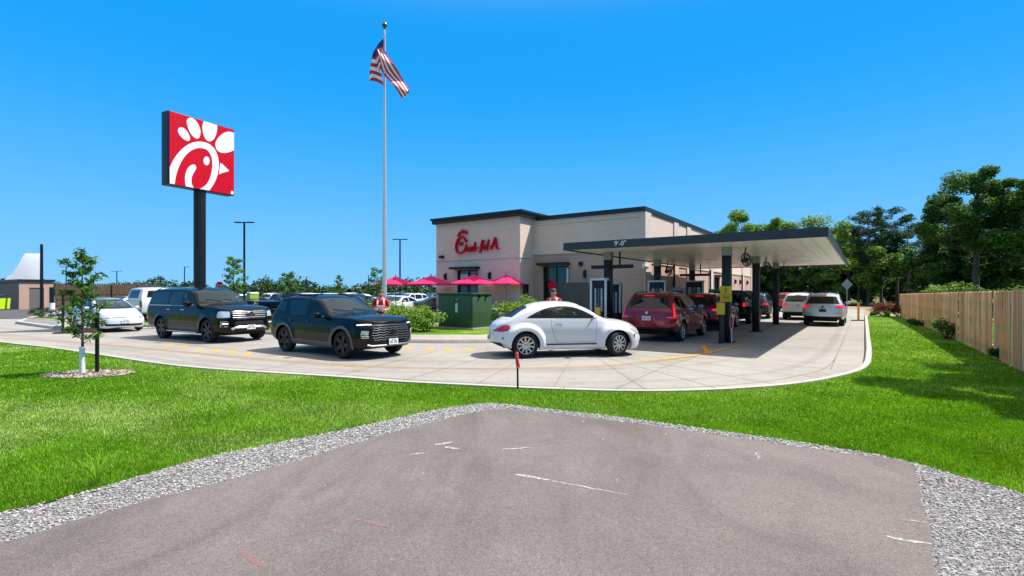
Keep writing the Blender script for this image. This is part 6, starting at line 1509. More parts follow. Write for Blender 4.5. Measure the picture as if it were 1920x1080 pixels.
def make_pickup(P, label, cap=False, R=.41, detail=True):
    t = thing('pickup_truck', label, 'pickup'); wb = 3.68
    if cap: top = [(-1.15, 1.88), (-1.0, 1.93), (.9, 1.96), (1.9, 1.96), (2.35, 1.88), (2.95, 1.38), (3.1, 1.30), (4.2, 1.22), (4.55, 1.12), (4.6, 1.05)]
    else: top = [(-1.15, 1.32), (-1.1, 1.34), (.80, 1.34), (.84, 1.40), (1.0, 1.86), (1.15, 1.92), (1.9, 1.94), (2.35, 1.86), (2.95, 1.38), (3.1, 1.30), (4.2, 1.22), (4.55, 1.12), (4.6, 1.05)]
    c = Car(dict(xr=-1.15, xf=4.6, W=1.0, capr=(.14, 5), capf=(.4, 3), ncap=8, step=.085, bulge=soft_arch((0, wb), R, .02, .46, .62), tumble=.2,
        top=top, belt=[(-1.15, 1.28), (2.6, 1.25), (4.2, 1.12), (4.6, .98)], bottom=[(-1.15, .56), (0, .48), (3.6, .42), (4.6, .45)], shoulder=[(0, .05), (4, .09)], crown=[(-1, .05), (4, .06)],
        leanr=[(.5, 0), (1.28, 0), (1.9, .16 if cap else 0)], leanf=[(.3, -.1), (.6, 0), (1.1, -.05)]))
    ws = [[(2.0, 1.29), (2.85, 1.28), (2.38, 1.74), (2.2, 1.80), (2.0, 1.81)], [(1.9, 1.29), (1.9, 1.81), (1.16, 1.80), (1.10, 1.30)]]
    if cap: ws.append([(.7, 1.36), (.7, 1.78), (-.75, 1.76), (-.85, 1.40)])
    for w in ws: c.panel('side_window', 'y', w, [M_TINT, M_RUB], t, ins=.025, push=-.004)
    c.panel('windshield', 'x+', [(-.76, 1.42), (.76, 1.42), (.68, 1.82), (-.68, 1.82)], [M_WIND, M_RUB], t, ins=.02, push=-.003)
    c.panel('rear_window', 'x-', [(-.66, 1.36), (.66, 1.36), (.6, 1.80), (-.6, 1.80)] if cap else [(-.6, 1.45), (.6, 1.45), (.55, 1.80), (-.55, 1.80)], [M_TINT, M_RUB], t, ins=.03, push=-.003)
    c.panel('tailgate', 'x-', [(-.74, .72), (.74, .72), (.74, 1.24), (-.74, 1.24)], [P, M_RUB], t, ins=.012, lip=.012)
    c.panel('taillight', 'x-', [(-.99, .86), (-.80, .86), (-.80, 1.22), (-.97, 1.22)], [M_TAIL, M_RUB], t, mirror=True, ins=.01, push=.012)
    c.panel('headlight', 'x+', [(-.96, .86), (-.64, .86), (-.64, 1.08), (-.94, 1.08)], [M_LAMP, M_CHROME], t, mirror=True, ins=.015, push=.005)
    c.panel('grille', 'x+', [(-.58, .78), (.58, .78), (.60, 1.08), (-.60, 1.08)], [M_UNDER, M_CHROME], t, ins=.03, push=.004)
    dF = c.panel('door', 'y', [(1.97, 1.26), (1.97, .62), (2.95, .6), (3.0, 1.24)], [P, M_RUB], t, ins=.007, lip=.012)
    dR = c.panel('door', 'y', [(1.93, 1.26), (1.93, .62), (1.08, .62), (1.05, 1.26)], [P, M_RUB], t, ins=.007, lip=.012)
    for ds, x in ((dF, 2.12), (dR, 1.24)):
        for d, sg in zip(ds, (-1, 1)): handle(c, d, x, 1.12, sg, M_CHROME, .24)
    for x in (0, wb): c.arch(x, R, .475, .13)
    for sg in (-1, 1): mirror(c, t, 2.75, 1.36, sg, [P, M_RUB, M_CHROME], 1.4)
    m = MB(); m.b2(-1.36, -1.16, -.95, .95, .54, .74, bev=.03); m.b2(-1.4, -1.36, -.35, .35, .58, .70, 0); m.build('rear_bumper', M_RUB, t)
    m = MB(); m.b2(4.5, 4.66, -.9, .9, .52, .72, bev=.04); m.build('front_bumper', M_CHROME, t)
    plate(c, t, 'x-', 0, .85)
    underbody(c, t, R, (0, wb), .475); interior(t, 1.0, 3.0, .97, zfl=.65, zbelt=1.27, xf=2.1, xb=1.25, seat_z=.92, ztop=1.6)
    c.finish('body', [P], t)
    wheel_proto('truck', R, .27, .26, 6, M_DALLOY, .1, .08); std_wheels(t, 'truck', (0, wb), 1.01, .27, R, 0, .03)
    return t

def make_sedan(P, label, group=None):
    t = thing('parked_car', label, 'car', group=group); wb = 2.75; R = .33
    c = Car(dict(xr=-1.05, xf=3.65, W=.89, capr=(.4, 2.8), capf=(.5, 2.6), ncap=8, step=.1, bulge=soft_arch((0, wb), R, .02), tumble=.45, nseg=[1, 2, 3, 3, 2, 4, 3, 3],
        top=[(-1.05, .98), (-.9, 1.06), (-.45, 1.10), (.35, 1.40), (.9, 1.46), (1.3, 1.44), (1.6, 1.36), (2.3, 1.02), (2.45, .98), (3.2, .88), (3.6, .74), (3.65, .68)],
        belt=[(-1.05, .92), (0, .96), (2.0, .93), (3.2, .80), (3.65, .6)], bottom=[(-1.05, .36), (0, .24), (2.8, .2), (3.65, .26)], shoulder=[(0, .06), (3, .1)], crown=[(0, .08), (3, .06)],
        leanr=[(.2, .08), (.5, 0), (1, .04)], leanf=[(.2, -.08), (.4, 0), (.8, -.06)]))
    for w in ([(1.0, .99), (2.02, .97), (1.55, 1.25), (1.0, 1.33)], [(.93, .99), (.93, 1.33), (.55, 1.30), (.05, 1.12), (.0, 1.02)]): c.panel('side_window', 'y', w, [M_TINT, M_RUB], t, ins=.02, push=-.004)
    c.panel('windshield', 'x+', [(-.66, 1.05), (.66, 1.05), (.5, 1.37), (-.5, 1.37)], [M_TINT, M_RUB], t, ins=.02)
    c.panel('rear_window', 'x-', [(-.56, 1.13), (.56, 1.13), (.48, 1.36), (-.48, 1.36)], [M_TINT, M_RUB], t, ins=.02)
    c.panel('taillight', 'x-', [(-.86, .74), (-.55, .76), (-.55, .88), (-.84, .90)], [M_TAIL, M_RUB], t, mirror=True, ins=.01, push=.005)
    c.panel('headlight', 'x+', [(-.84, .62), (-.52, .62), (-.56, .72), (-.82, .76)], [M_LAMP, M_RUB], t, mirror=True, ins=.01, push=.005)
    c.panel('grille', 'x+', [(-.4, .36), (.4, .36), (.46, .6), (-.46, .6)], [M_UNDER, M_CHROME], t, ins=.015)
    for x in (0, wb): c.arch(x, R, .38, .1)
    for sg in (-1, 1): mirror(c, t, 1.8, 1.02, sg, [P, M_RUB, M_CHROME], .95)
    plate(c, t, 'x-', 0, .62)
    underbody(c, t, R, (0, wb), .38); c.finish('body', [P], t)
    wheel_proto('sedan', R, .2, .22, 5, M_ALLOY, .08, .06); std_wheels(t, 'sedan', (0, wb), .905, .2, R, 0, .02)
    return t
# ================================================================== the queue and the parked cars
def set_car(t, mid, head, wb, off):
    """mid: point on the ground midway between the two right-hand wheels"""
    h = Vector((math.cos(head), math.sin(head), 0)); r = Vector((h.y, -h.x, 0))
    t.location = Vector((mid[0], mid[1], .008)) - h*wb/2 - r*off; t.rotation_euler = (0, 0, head); return t
def midp(a, b): p, q = P(*a), P(*b); return ((p[0]+q[0])/2, (p[1]+q[1])/2)
set_car(make_beetle(), midp((985, 672), (1158, 668)), math.radians(9.7), 2.537, .80)
set_car(make_equinox(), midp((533, 660), (648, 671.5)), math.radians(-36), 2.73, .84)
set_car(make_expedition(), midp((306, 634), (394, 643)), math.radians(-31), 3.11, .88)
set_car(make_prius(), midp((138, 619), (187, 622)), math.radians(-36), 2.70, .78)
def lane(t, a_rear, b, xr, dh=0.0): t.location = L(a_rear-xr, b, .008); t.rotation_euler = (0, 0, TH+dh); return t
lane(make_suv(M_RED, 'ruby red crossover with slim upright tail lamps, first under the canopy', 'blade', H=1.76, W=.98), 17.15, 6.2, -1.05)
r2 = make_suv(M_RED, 'ruby red crossover with lit brake lamp, second in the covered lane', 'bar', H=1.70, W=.94); lane(r2, 23.1, 6.05, -1.05)
lane(make_jeep(), 29.3, 5.95, -.78)
ti = make_suv(M_SILVER, 'silver crossover with wedge tail lamps in the outer lane by the kerb', 'wedge', H=1.70, W=.93); lane(ti, 30.0, 1.72, -1.05)
M_SLATE = paint('paint_slate', '#39414f', .4)
ws_ = make_suv(M_WHITE, 'white crossover with block tail lamps just left of the silver one', 'bar', H=1.70, W=.94); lane(ws_, 35.6, 3.35, -1.05, .03)
lane(dup(r2, (0, 0, 0), 0, 'slate blue crossover seen between the canopy posts', paint={'paint_ruby': M_SLATE}), 35.6, 5.9, -1.05)
lane(dup(r2, (0, 0, 0), 0, 'red crossover farthest along the lane beyond the white one', paint={'paint_ruby': paint('paint_bright_red', '#a81420', .1)}), 50, 5.5, -1.05, -.1)
def lot(t, px, d, head): t.location = ((px-960)/F_PX*d, d, .012); t.rotation_euler = (0, 0, head); return t
pk = make_pickup(M_WHITE, 'white pickup with a white bed cap parked behind the black wagon', True); pk.rotation_euler = (0, 0, TH)
pk.location = Vector((-20.0, 27.3, .012))+Vector((.5686, .8226, 0))*1.25-Vector((.8226, -.5686, 0))*1.0; pk.scale = (1.02,)*3
nv = make_pickup(M_NAVY, 'dark blue pickup parked between the two black queue cars', False); nv.scale = (.86,)*3; lot(nv, 506, 34, TH-.25)
sd_ = make_sedan(M_SILVER, 'silver sedan parked left of the white capped pickup'); lot(sd_, 226, 38, TH)
M_GRAPH = paint('paint_graphite', '#3a3d42', .5)
bs = make_suv(M_BLACK, 'black crossover parked behind the nearest black queue car', 'bar', lit=False, H=1.62, W=.92, wkey='dark_suv', fine=.1); lot(bs, 640, 27.5, -.35)
WP = {'paint_black': M_WHITE}; 
GR = 'cars in the parking lot'
for (lab, px, d, hd, src, pt) in [
    ('white crossover in the lot right of the lime box', 508, 62, TH+.3, bs, M_WHITE), ('white crossover in the lot above the roof of the nearest black car', 572, 62, TH+.2, bs, M_WHITE),
    ('white long-roofed crossover in the lot left of the far single-arm lamp', 612, 58, TH-.5, bs, M_PEARL), ('white crossover in the lot near the flagpole lamp', 652, 80, TH, bs, M_WHITE),
    ('silver sedan under the leftmost red umbrella', 752, 44, TH+PI, sd_, M_SILVER), ('white crossover under the gap between two red umbrellas', 782, 50, TH+PI, bs, M_WHITE),
    ('graphite sedan nearest behind the bushes left of the green cabinet', 800, 37, .25, sd_, M_GRAPH), ('black crossover beyond the bushes by the flagpole', 738, 50, TH, bs, M_BLACK),
    ('white sedan low behind the lamp post and umbrellas', 765, 39.5, TH+PI+.2, sd_, M_WHITE), ('graphite crossover at the back of the lot above the dark pickup', 545, 84, TH, bs, M_GRAPH),
    ('pearl sedan far back in the lot left of the tall lamp post', 440, 66, TH, sd_, M_PEARL), ('slate sedan far back in the lot above the white pickup', 395, 70, TH, sd_, M_SLATE),
    ('white sedan far back in the lot under the small twin lamp', 590, 92, TH+.1, sd_, M_WHITE), ('red sedan far back in the lot', 675, 96, TH+.2, sd_, MATS['paint_bright_red']),
    ('silver crossover in the lot left of the leftmost umbrella', 728, 58, TH+PI, bs, M_SILVER), ('white sedan between two white crossovers above the nearest black car', 592, 70, TH, sd_, M_WHITE), ('slate crossover behind the navy pickup cab', 528, 52, TH+.1, bs, M_SLATE),
    ('silver sedan in the lot above the hood of the nearest black car', 668, 66, TH-.2, sd_, M_SILVER), ('graphite crossover under the second red umbrella', 822, 56, TH+PI, bs, M_GRAPH), ('pearl crossover far back under the leftmost red umbrella', 745, 78, TH, bs, M_PEARL),
    ('black sedan left of the lime box', 452, 48, TH, sd_, M_BLACK), ('white crossover far back right of the stop sign', 425, 76, TH, bs, M_WHITE)]:
    if src is sd_ : c = dup(sd_, (0, 0, 0), 0, lab, GR, paint={'paint_silver': pt})
    else: c = dup(bs, (0, 0, 0), 0, lab, GR, paint={'paint_black': pt})
    lot(c, px, d, hd)
# ================================================================== people
SKIN = pm('skin', '#b98a72', .6, var=.06); SHIRT = pm('shirt_red', '#c40f2c', .85, var=.12, scale=12); TROU = pm('trousers_dark', '#23252c', .9, var=.1)
VEST = pm('reflective_strap', '#f0cdb4', .5, var=.08); HAIRM = pm('hair_brown', '#3b2a1e', .7, var=.25, scale=40); SHOE = pm('shoe_black', '#141414', .6, var=0)
def skinned(name, verts, edges, radii, mat, parent, sub=2, root=0):
    me = bpy.data.meshes.new(name); bm = bmesh.new(); ly = bm.verts.layers.skin.verify(); vs = [bm.verts.new(v) for v in verts]
    for a, b in edges: bm.edges.new((vs[a], vs[b]))
    for i, (v, r) in enumerate(zip(vs, radii)):
        v[ly].radius = (r, r) if np.isscalar(r) else r; v[ly].use_root = (i == root)
    bm.to_mesh(me); bm.free(); o = bpy.data.objects.new(name, me); COL.objects.link(o)
    o.modifiers.new('s', 'SKIN').use_smooth_shade = True; sb = o.modifiers.new('d', 'SUBSURF'); sb.levels = sb.render_levels = sub
    bpy.context.view_layer.update(); m2 = bpy.data.meshes.new_from_object(o.evaluated_get(bpy.context.evaluated_depsgraph_get()))
    bpy.data.objects.remove(o); m2.name = name; m2.materials.clear(); m2.materials.append(mat)
    m2.polygons.foreach_set('use_smooth', [True]*len(m2.polygons))
    q = bpy.data.objects.new(name, m2); COL.objects.link(q); q.parent = parent; return q
def person(label, loc, rz, s=1.0, cap=False, hold=True):
    t = thing('person', label, 'person', loc, rz); t.scale = (s,)*3
    V, E, R = [], [], []
    def add(p, r, par=None):
        V.append(p); R.append(r)
        if par is not None: E.append((par, len(V)-1))
        return len(V)-1
    pel = add((0, 0, .95), (.15, .105)); ab = add((0, .01, 1.12), (.14, .10), pel); ch = add((0, .01, 1.31), (.165, .115), ab); nb = add((0, .01, 1.445), (.085, .075), ch)
    nk = add((0, -.005, 1.50), .052, nb); h1 = add((0, -.03, 1.555), (.066, .075), nk); h2 = add((0, -.035, 1.63), (.078, .095), h1); h3 = add((0, -.02, 1.70), (.066, .082), h2)
    add((0, -.135, 1.60), .014, h2)
    for sx in (-1, 1):
        add((sx*.085, -.02, 1.61), .017, h2)
        sh = add((sx*.185, .01, 1.405), .062, nb); el = add((sx*.255, .02, 1.13), .044, sh); wr = add((sx*.11, -.21, 1.10), .028, el); pa = add((sx*.065, -.27, 1.11), (.034, .022), wr)
        for k, (dx, dz, l) in enumerate(((.030, .025, .06), (.012, .03, .075), (-.006, .022, .07), (-.022, .008, .055))):
            f1 = add((sx*(.055-.0*k)-sx*.01, -.30-.01*k*0-dx*.6, 1.10+dz), .0095, pa); add((sx*.02, -.315-dx, 1.10+dz*1.1), .008, f1)
        th = add((sx*.05, -.265, 1.145), .011, pa); add((sx*.025, -.285, 1.16), .009, th)
        hip = add((sx*.09, 0, .88), .092, pel); kn = add((sx*.10, -.01, .50), .06, hip); an = add((sx*.10, .025, .10), .04, kn); add((sx*.115, -.12, .045), (.042, .035), an)
    skinned('body', V, E, R, SKIN, t)
    SV = [(0, 0, .90), (0, .01, 1.12), (0, .01, 1.31), (0, .012, 1.43)]; SE = [(0, 1), (1, 2), (2, 3)]; SR = [(.175, .128), (.160, .118), (.182, .130), (.105, .085)]
    for sx in (-1, 1):
        b = len(SV); SV += [(sx*.185, .01, 1.405), (sx*.225, .015, 1.26), (sx*.235, .017, 1.21)]; SE += [(3, b), (b, b+1), (b+1, b+2)]; SR += [.075, .068, .066]
    skinned('shirt', SV, SE, SR, SHIRT, t)
    TV = [(0, 0, .96)]; TE = []; TR = [(.162, .118)]
    for sx in (-1, 1):
        b = len(TV); TV += [(sx*.09, 0, .86), (sx*.10, -.008, .50), (sx*.10, .025, .12)]; TE += [(0, b), (b, b+1), (b+1, b+2)]; TR += [.104, .078, .066]
    skinned('trousers', TV, TE, TR, TROU, t)
    for sx in (-1, 1):
        m = MB(); m.box((sx*.112, -.05, .045), (.105, .28, .085), 0, bev=.035); m.build('shoe', SHOE, t)
        m = MB(); pts = [(sx*.13, -.125, 1.00), (sx*.115, -.150, 1.18), (sx*.10, -.140, 1.33), (sx*.10, -.07, 1.455), (sx*.10, .03, 1.465), (sx*.10, .115, 1.40), (sx*.11, .15, 1.2), (sx*.13, .135, 1.0)]
        c = catmull3(pts, 4); w = .027; vs = []
        for p in c: vs += [(p[0]-w, p[1], p[2]), (p[0]+w, p[1], p[2])]
        m.add(vs, [(2*i, 2*i+1, 2*i+3, 2*i+2) for i in range(len(c)-1)], 0, True)
        m.build('strap', VEST, t)
    m = MB(); bm = bmesh.new(); bmesh.ops.create_icosphere(bm, subdivisions=3, radius=1); rr = np.random.default_rng(5)
    keep = []
    for v in bm.verts:
        q = v.co; w = 1+rr.normal(0, .03); v.co = Vector((q.x*.094*w, q.y*.112*w-.012, q.z*.115*w+1.655))
    dl = [f for f in bm.faces if f.calc_center_median().z < 1.665 and f.calc_center_median().y < -.035 or f.calc_center_median().z < 1.56]
    bmesh.ops.delete(bm, geom=dl, context='FACES'); bm.verts.index_update()
    m.add([v.co.copy() for v in bm.verts], [tuple(v.index for v in f.verts) for f in bm.faces], 0, True); bm.free(); m.build('hair', HAIRM, t)
    for nm, mt, bxs in (('eyes', SHOE, (((-.030, -.117, 1.635), (.016, .008, .007)), ((.030, -.117, 1.635), (.016, .008, .007)))), ('mouth', pm('lips', '#8a4c42', .6, var=0), (((0, -.112, 1.565), (.042, .012, .010)),))):
        m = MB()
        for c, d in bxs: m.box(c, d, 0, bev=.003)
        m.build(nm, mt, t)
    return t
def catmull3(pts, n=4):
    q = [np.array(p, float) for p in [pts[0]]+list(pts)+[pts[-1]]]; out = []
    for i in range(1, len(q)-2):
        for k in range(n):
            t_ = k/n; p0, p1, p2, p3 = q[i-1:i+3]; out.append(.5*((2*p1)+(-p0+p2)*t_+(2*p0-5*p1+4*p2-p3)*t_*t_+(-p0+3*p1-3*p2+p3)*t_**3))
    out.append(q[-1]); return [tuple(p) for p in out]
def tablet(label, loc, rz):
    t = thing('tablet', label, 'tablet', loc, rz); t.rotation_euler = (math.radians(-50), 0, rz)
    m = MB(); m.box((0, 0, 0), (.19, .26, .014), 0, bev=.005); m.build('case', M_WMET, t); m = MB(); m.b2(-.085, .085, -.115, .115, .0075, .009); m.build('screen', M_PANE, t)
d1 = 17.1; x1 = (714-960)/F_PX*d1
person('worker in a red shirt with pale straps holding a tablet behind the nearest black car', (x1, d1, .008), .25, 1.03)
tablet('white tablet held by the worker behind the nearest black car', (x1+.06, d1-.31, 1.19), .25)
d1 = 16.6; x1 = (1038-960)/F_PX*d1
person('worker in a red shirt with pale straps standing behind the roof of the white car', (x1, d1, .008), -.1, 1.05)
tablet('white tablet held by the worker behind the white car', (x1-.03, d1-.32, 1.21), -.1)
# ================================================================== plants
def leaf_mat(name, col, trans=.35, var=.35):
    k = NT(name); c = lin(col); n1 = k.noise(k.pos(), 1.3, 3, .6)
    colr = k.ramp(n1, [(.3, tuple(x*(1-var) for x in c)), (.7, tuple(min(1, x*(1+var)) for x in c))])
    k.set(Base_Color=colr, Roughness=.55); k.p.inputs['Specular IOR Level'].default_value = .25
    tr = k.n('BsdfTranslucent'); k.l(k.mix(colr, (1.0, 1.0, .55), .0), tr.inputs[0])
    tr2 = k.mix(colr, (1.35, 1.3, .5), 1.0, 'MULTIPLY'); k.l(tr2, tr.inputs[0])
    mx = k.n('MixShader'); mx.inputs[0].default_value = trans; k.l(k.p.outputs[0], mx.inputs[1]); k.l(tr.outputs[0], mx.inputs[2]); k.l(mx.outputs[0], k.out.inputs[0]); return k.m
M_BARK = pm('bark', '#4d4238', .9, var=.3, scale=9, bump=.5, bscale=25); M_PBARK = pm('pine_bark', '#6f6459', .9, var=.3, scale=9)
LF_D = [leaf_mat('leaf_deep', '#486d2f'), leaf_mat('leaf_deep_dark', '#385a2b'), leaf_mat('leaf_deep_light', '#5c8038')]  # three leaf tones, mixed at random
LF_M = [leaf_mat('leaf_mid', '#6c8f3c'), leaf_mat('leaf_mid_dark', '#4d7332'), leaf_mat('leaf_mid_light', '#8eaa52')]
LF_P = [leaf_mat('needle_dark', '#30492b', .15), leaf_mat('needle_mid', '#3c5c34', .15)]
LF_Y = [leaf_mat('leaf_lime', '#71963a'), leaf_mat('leaf_lime_dark', '#4f7a28'), leaf_mat('leaf_pale', '#a4b85c')]
LF_S = [leaf_mat('leaf_sapling', '#3f6a2c'), leaf_mat('leaf_sapling_dark', '#2c5123'), leaf_mat('leaf_sapling_light', '#6b9148')]
def leaves(C, r, n, size, asp=.55, up=.3, rng=RNG, flat=.75, drop=0.0):
    """n leaf quads (two triangles bent along the midrib) scattered in balls of radius r round the centres C"""
    C = np.asarray(C, float); k = rng.integers(0, len(C), n); rr = np.asarray(r, float)*np.ones(len(C))
    d = rng.normal(0, 1, (n, 3)); d /= np.linalg.norm(d, axis=1)[:, None]; rad = rng.random(n)**.45
    p = C[k]+d*(rad*rr[k])[:, None]*np.array([1, 1, flat])
    ax = rng.normal(0, 1, (n, 3)); ax[:, 2] = ax[:, 2]*.5-drop; ax /= np.linalg.norm(ax, axis=1)[:, None]
    nn = rng.normal(0, 1, (n, 3))+d*.6; nn[:, 2] += up*3; sd = np.cross(ax, nn); sd /= np.maximum(np.linalg.norm(sd, axis=1), 1e-6)[:, None]
    s = size*rng.uniform(.6, 1.35, n)[:, None]; nr = np.cross(sd, ax)
    a = p-ax*s*.5; b = p+ax*s*.5; l = p+sd*s*asp*.5+nr*s*.08; q = p-sd*s*asp*.5+nr*s*.08
    V = np.stack([a, l, b, q], 1).reshape(-1, 3); return V
def quads(n): return np.arange(n*4).reshape(-1, 4)
def crown(parent, C, r, n, size, mats, **kw):
    V = leaves(C, r, n, size, **kw); return raw_mesh('crown', V, quads(n), mats, parent, mi=RNG.integers(0, len(mats), n))
def tree(name, label, x, y, h, w, mats, n=9000, size=.32, base=.28, trunk_r=.22, K=26, bark=M_BARK, group=None, z=-.05, gaps=.85, seed=0, lean=0.0, top=1.0):
    rng = np.random.default_rng(seed+int(abs(x*13)+abs(y*7))); t = thing(name, label, 'tree', (x, y, z), 0, group)
    C = []; rad = []
    zc = h*(base+(1-base)*.52); hz = h*(1-base)*.5
    while len(C) < K:
        d = rng.normal(0, 1, 3); d /= np.linalg.norm(d); q = rng.random()**.40
        p = np.array([d[0]*w*.5*q, d[1]*w*.5*q, zc+d[2]*hz*q]); f = (p[2]-h*base)/(h*(1-base))
        if abs(p[0]) > w*.5*(1.05-.55*max(0, f-.45)*top): continue
        C.append(p); rad.append(w*rng.uniform(.10, .19)*gaps)
    m = MB(); tp = h*(base+.45); pts = [(lean*0, 0, 0), (lean*.3+rng.normal(0, .05), rng.normal(0, .05), tp*.4), (lean*.7+rng.normal(0, .12), rng.normal(0, .1), tp*.75), (lean+rng.normal(0, .15), 0, h*.86)]
    m.tube(catmull3(pts, 5), [trunk_r*(1.25 if i == 0 else 1)*(1-.9*i/15) for i in range(16)], 9)
    pc = catmull3(pts, 5)
    for c in C:
        zz = min(max(c[2]-abs(rng.normal(.18, .1))*h*.6, h*base*.55), h*.8); j = min(range(16), key=lambda i: abs(pc[i][2]-zz)); s0 = np.array(pc[j]); md = (s0+c)/2+np.array([0, 0, -.03*h])+rng.normal(0, .03*w, 3)
        m.tube(catmull3([tuple(s0), tuple(md), tuple(c)], 3), [trunk_r*.32, trunk_r*.26, trunk_r*.22, trunk_r*.17, trunk_r*.13, trunk_r*.09, trunk_r*.05], 5)
    m.build('trunk', bark, t); crown(t, C, rad, n, size, mats, rng=rng); return t
def pine(label, x, y, h, w, n=6000, seed=0, group=None):
    rng = np.random.default_rng(seed+99); t = thing('pine_tree', label, 'tree', (x, y, -.05), 0, group); m = MB(); C = []; rad = []
    m.tube([(0, 0, 0), (.05, 0, h*.5), (0, 0, h*.97)], [.20, .14, .03], 8)
    for i in range(34):
        f = .40+.58*(i/33); z = h*f; a = rng.uniform(0, 2*PI); l = w*.5*(.35+.75*math.sin(PI*min(1, (1-f)*1.35+.08)))*rng.uniform(.55, 1.1)
        e = (l*math.cos(a), l*math.sin(a), z+l*.22); m.tube([(0, 0, z), (e[0]*.5, e[1]*.5, z+l*.03), e], [.045, .03, .012], 5)
        for q in (.55, .8, 1.0): C.append((e[0]*q, e[1]*q, z+l*.22*q*q+.1)); rad.append(w*.10*rng.uniform(.7, 1.3))
    m.build('trunk', M_PBARK, t); crown(t, C, rad, n, .30, LF_P, asp=.28, rng=rng, flat=.55, up=.1); return t
def X(px, d): return (px-960)/F_PX*d
def H(py, d): return 1.75+(HOR-py)/F_PX*d
WD = 'trees of the wood behind the lane'
tree('oak_tree', 'tallest spreading broadleaf tree above the right end of the fence', X(1832, 50), 50, H(306, 50)*1.0, 9.8, LF_D, 34000, .27, .30, .34, 62, gaps=.66, seed=3)
tree('oak_tree', 'tall broadleaf tree at the right edge of the picture', X(1925, 47), 47, H(330, 47), 8.0, LF_D, 22000, .27, .28, .30, 42, gaps=.70, seed=8)
for i, (px, py, d) in enumerate(((1628, 400, 66), (1652, 392, 68), (1682, 408, 66), (1702, 436, 63), (1610, 432, 70))):
    pine(('dark pine left of the tallest pine', 'tallest dark pine with a bare lower trunk', 'dark pine right of the tallest pine', 'shorter dark pine next to the big broadleaf tree', 'dark pine just right of the canopy edge')[i], X(px, d), d, H(py, d), 5.6, 7000, i)
for i, (lab, px, py, d, w, mt) in enumerate((
    ('broadleaf tree left behind the restaurant roof end', 1352, 432, 82, 6.5, LF_M), ('tree filling the gap above the canopy left of centre', 1425, 425, 84, 7.5, LF_M), ('tree filling the gap above the canopy right of centre', 1518, 428, 74, 7.0, LF_M), ('tree between the canopy corner and the pines', 1622, 445, 70, 6.5, LF_M),
    ('pale green broadleaf tree above the restaurant end of the canopy', 1392, 402, 78, 8.5, LF_M), ('broadleaf tree between the pale one and the canopy middle', 1452, 412, 80, 7.5, LF_M),
    ('leafy tree over the middle of the canopy roof', 1492, 410, 76, 6.5, LF_M), ('bright broadleaf tree over the right part of the canopy roof', 1545, 400, 72, 9.0, LF_M), ('broadleaf tree just beyond the canopy corner', 1592, 425, 66, 7.5, LF_M),
    ('dark tree left of the big broadleaf trunk', 1738, 425, 58, 6.5, LF_D), ('dense dark tree under the tallest crown', 1790, 432, 55, 7.5, LF_D), ('dense dark tree right of the tallest trunk', 1862, 425, 53, 7.5, LF_D), ('dark tree low at the right edge', 1935, 430, 52, 7, LF_D))):
    tree('broadleaf_tree', lab, X(px, d), d, H(py, d), w, mt, 14000, .32, .12, .22, 34, group=WD, gaps=.95, seed=i*5)
for i, px in enumerate(range(1352, 1960, 38)):
    d = 84-(px-1352)/608*24+random.uniform(-2, 2); py = 485+random.uniform(-22, 12)
    tree('understorey_tree', 'low dark understorey tree filling the foot of the wood', X(px, d), d, H(py, d), 5.2, LF_D, 4200, .42, .02, .13, 18, group='understorey trees of the wood', gaps=1.15, seed=i*3+1)
for i, px in enumerate(range(1370, 1940, 44)):
    d = 92-(px-1352)/608*22+random.uniform(-2, 2); tree('understorey_tree', 'low dark understorey tree filling the foot of the wood', X(px, d), d, H(498, d), 6.5, LF_D, 3600, .46, .0, .13, 18, group='understorey trees of the wood', gaps=1.2, seed=i*3+50)
# trees beyond the fence, out of the picture, that shade the lawn
tree('shade_tree', 'broadleaf tree beyond the fence outside the picture, shading the lawn', 18.2, 10.9, 12.2, 6.0, LF_D, 12000, .30, .42, .2, 30, group='shade trees', seed=77)
tree('shade_tree', 'broadleaf tree beyond the fence outside the picture, shading the near lawn', 15.6, 7.2, 10.5, 5.0, LF_D, 8000, .30, .45, .2, 22, group='shade trees', seed=78)
tree('shade_tree', 'broadleaf tree beyond the fence outside the picture, nearest the fence', 13.4, 8.3, 10.2, 5.2, LF_D, 8000, .30, .48, .2, 22, group='shade trees', seed=79)
# far tree line on the left
C, R_ = [], []
rg = np.random.default_rng(21)
for i in range(950):
    d = rg.uniform(190, 270); px = rg.uniform(-60, 2000); hh = rg.uniform(2.2, 6.2)*(1+.30*math.sin(px/37)+.18*math.sin(px/11)); 
    for q in range(4): C.append((X(px, d)+rg.normal(0, 1.6), d+rg.normal(0, 1.5), max(.6, hh*rg.uniform(.25, .95)))); R_.append(rg.uniform(1.2, 2.4))
V = leaves(C, R_, 80000, 1.0, asp=.8, rng=rg); o = raw_mesh('far_wood', V, quads(80000), [leaf_mat('far_leaf', '#2f4b26', .15), leaf_mat('far_leaf_dark', '#243d22', .15), leaf_mat('far_leaf_light', '#41602f', .15)], mi=rg.integers(0, 3, 80000)); tag(o, 'low far-off line of woodland along the horizon behind the parking lot', 'wood', kind='stuff')
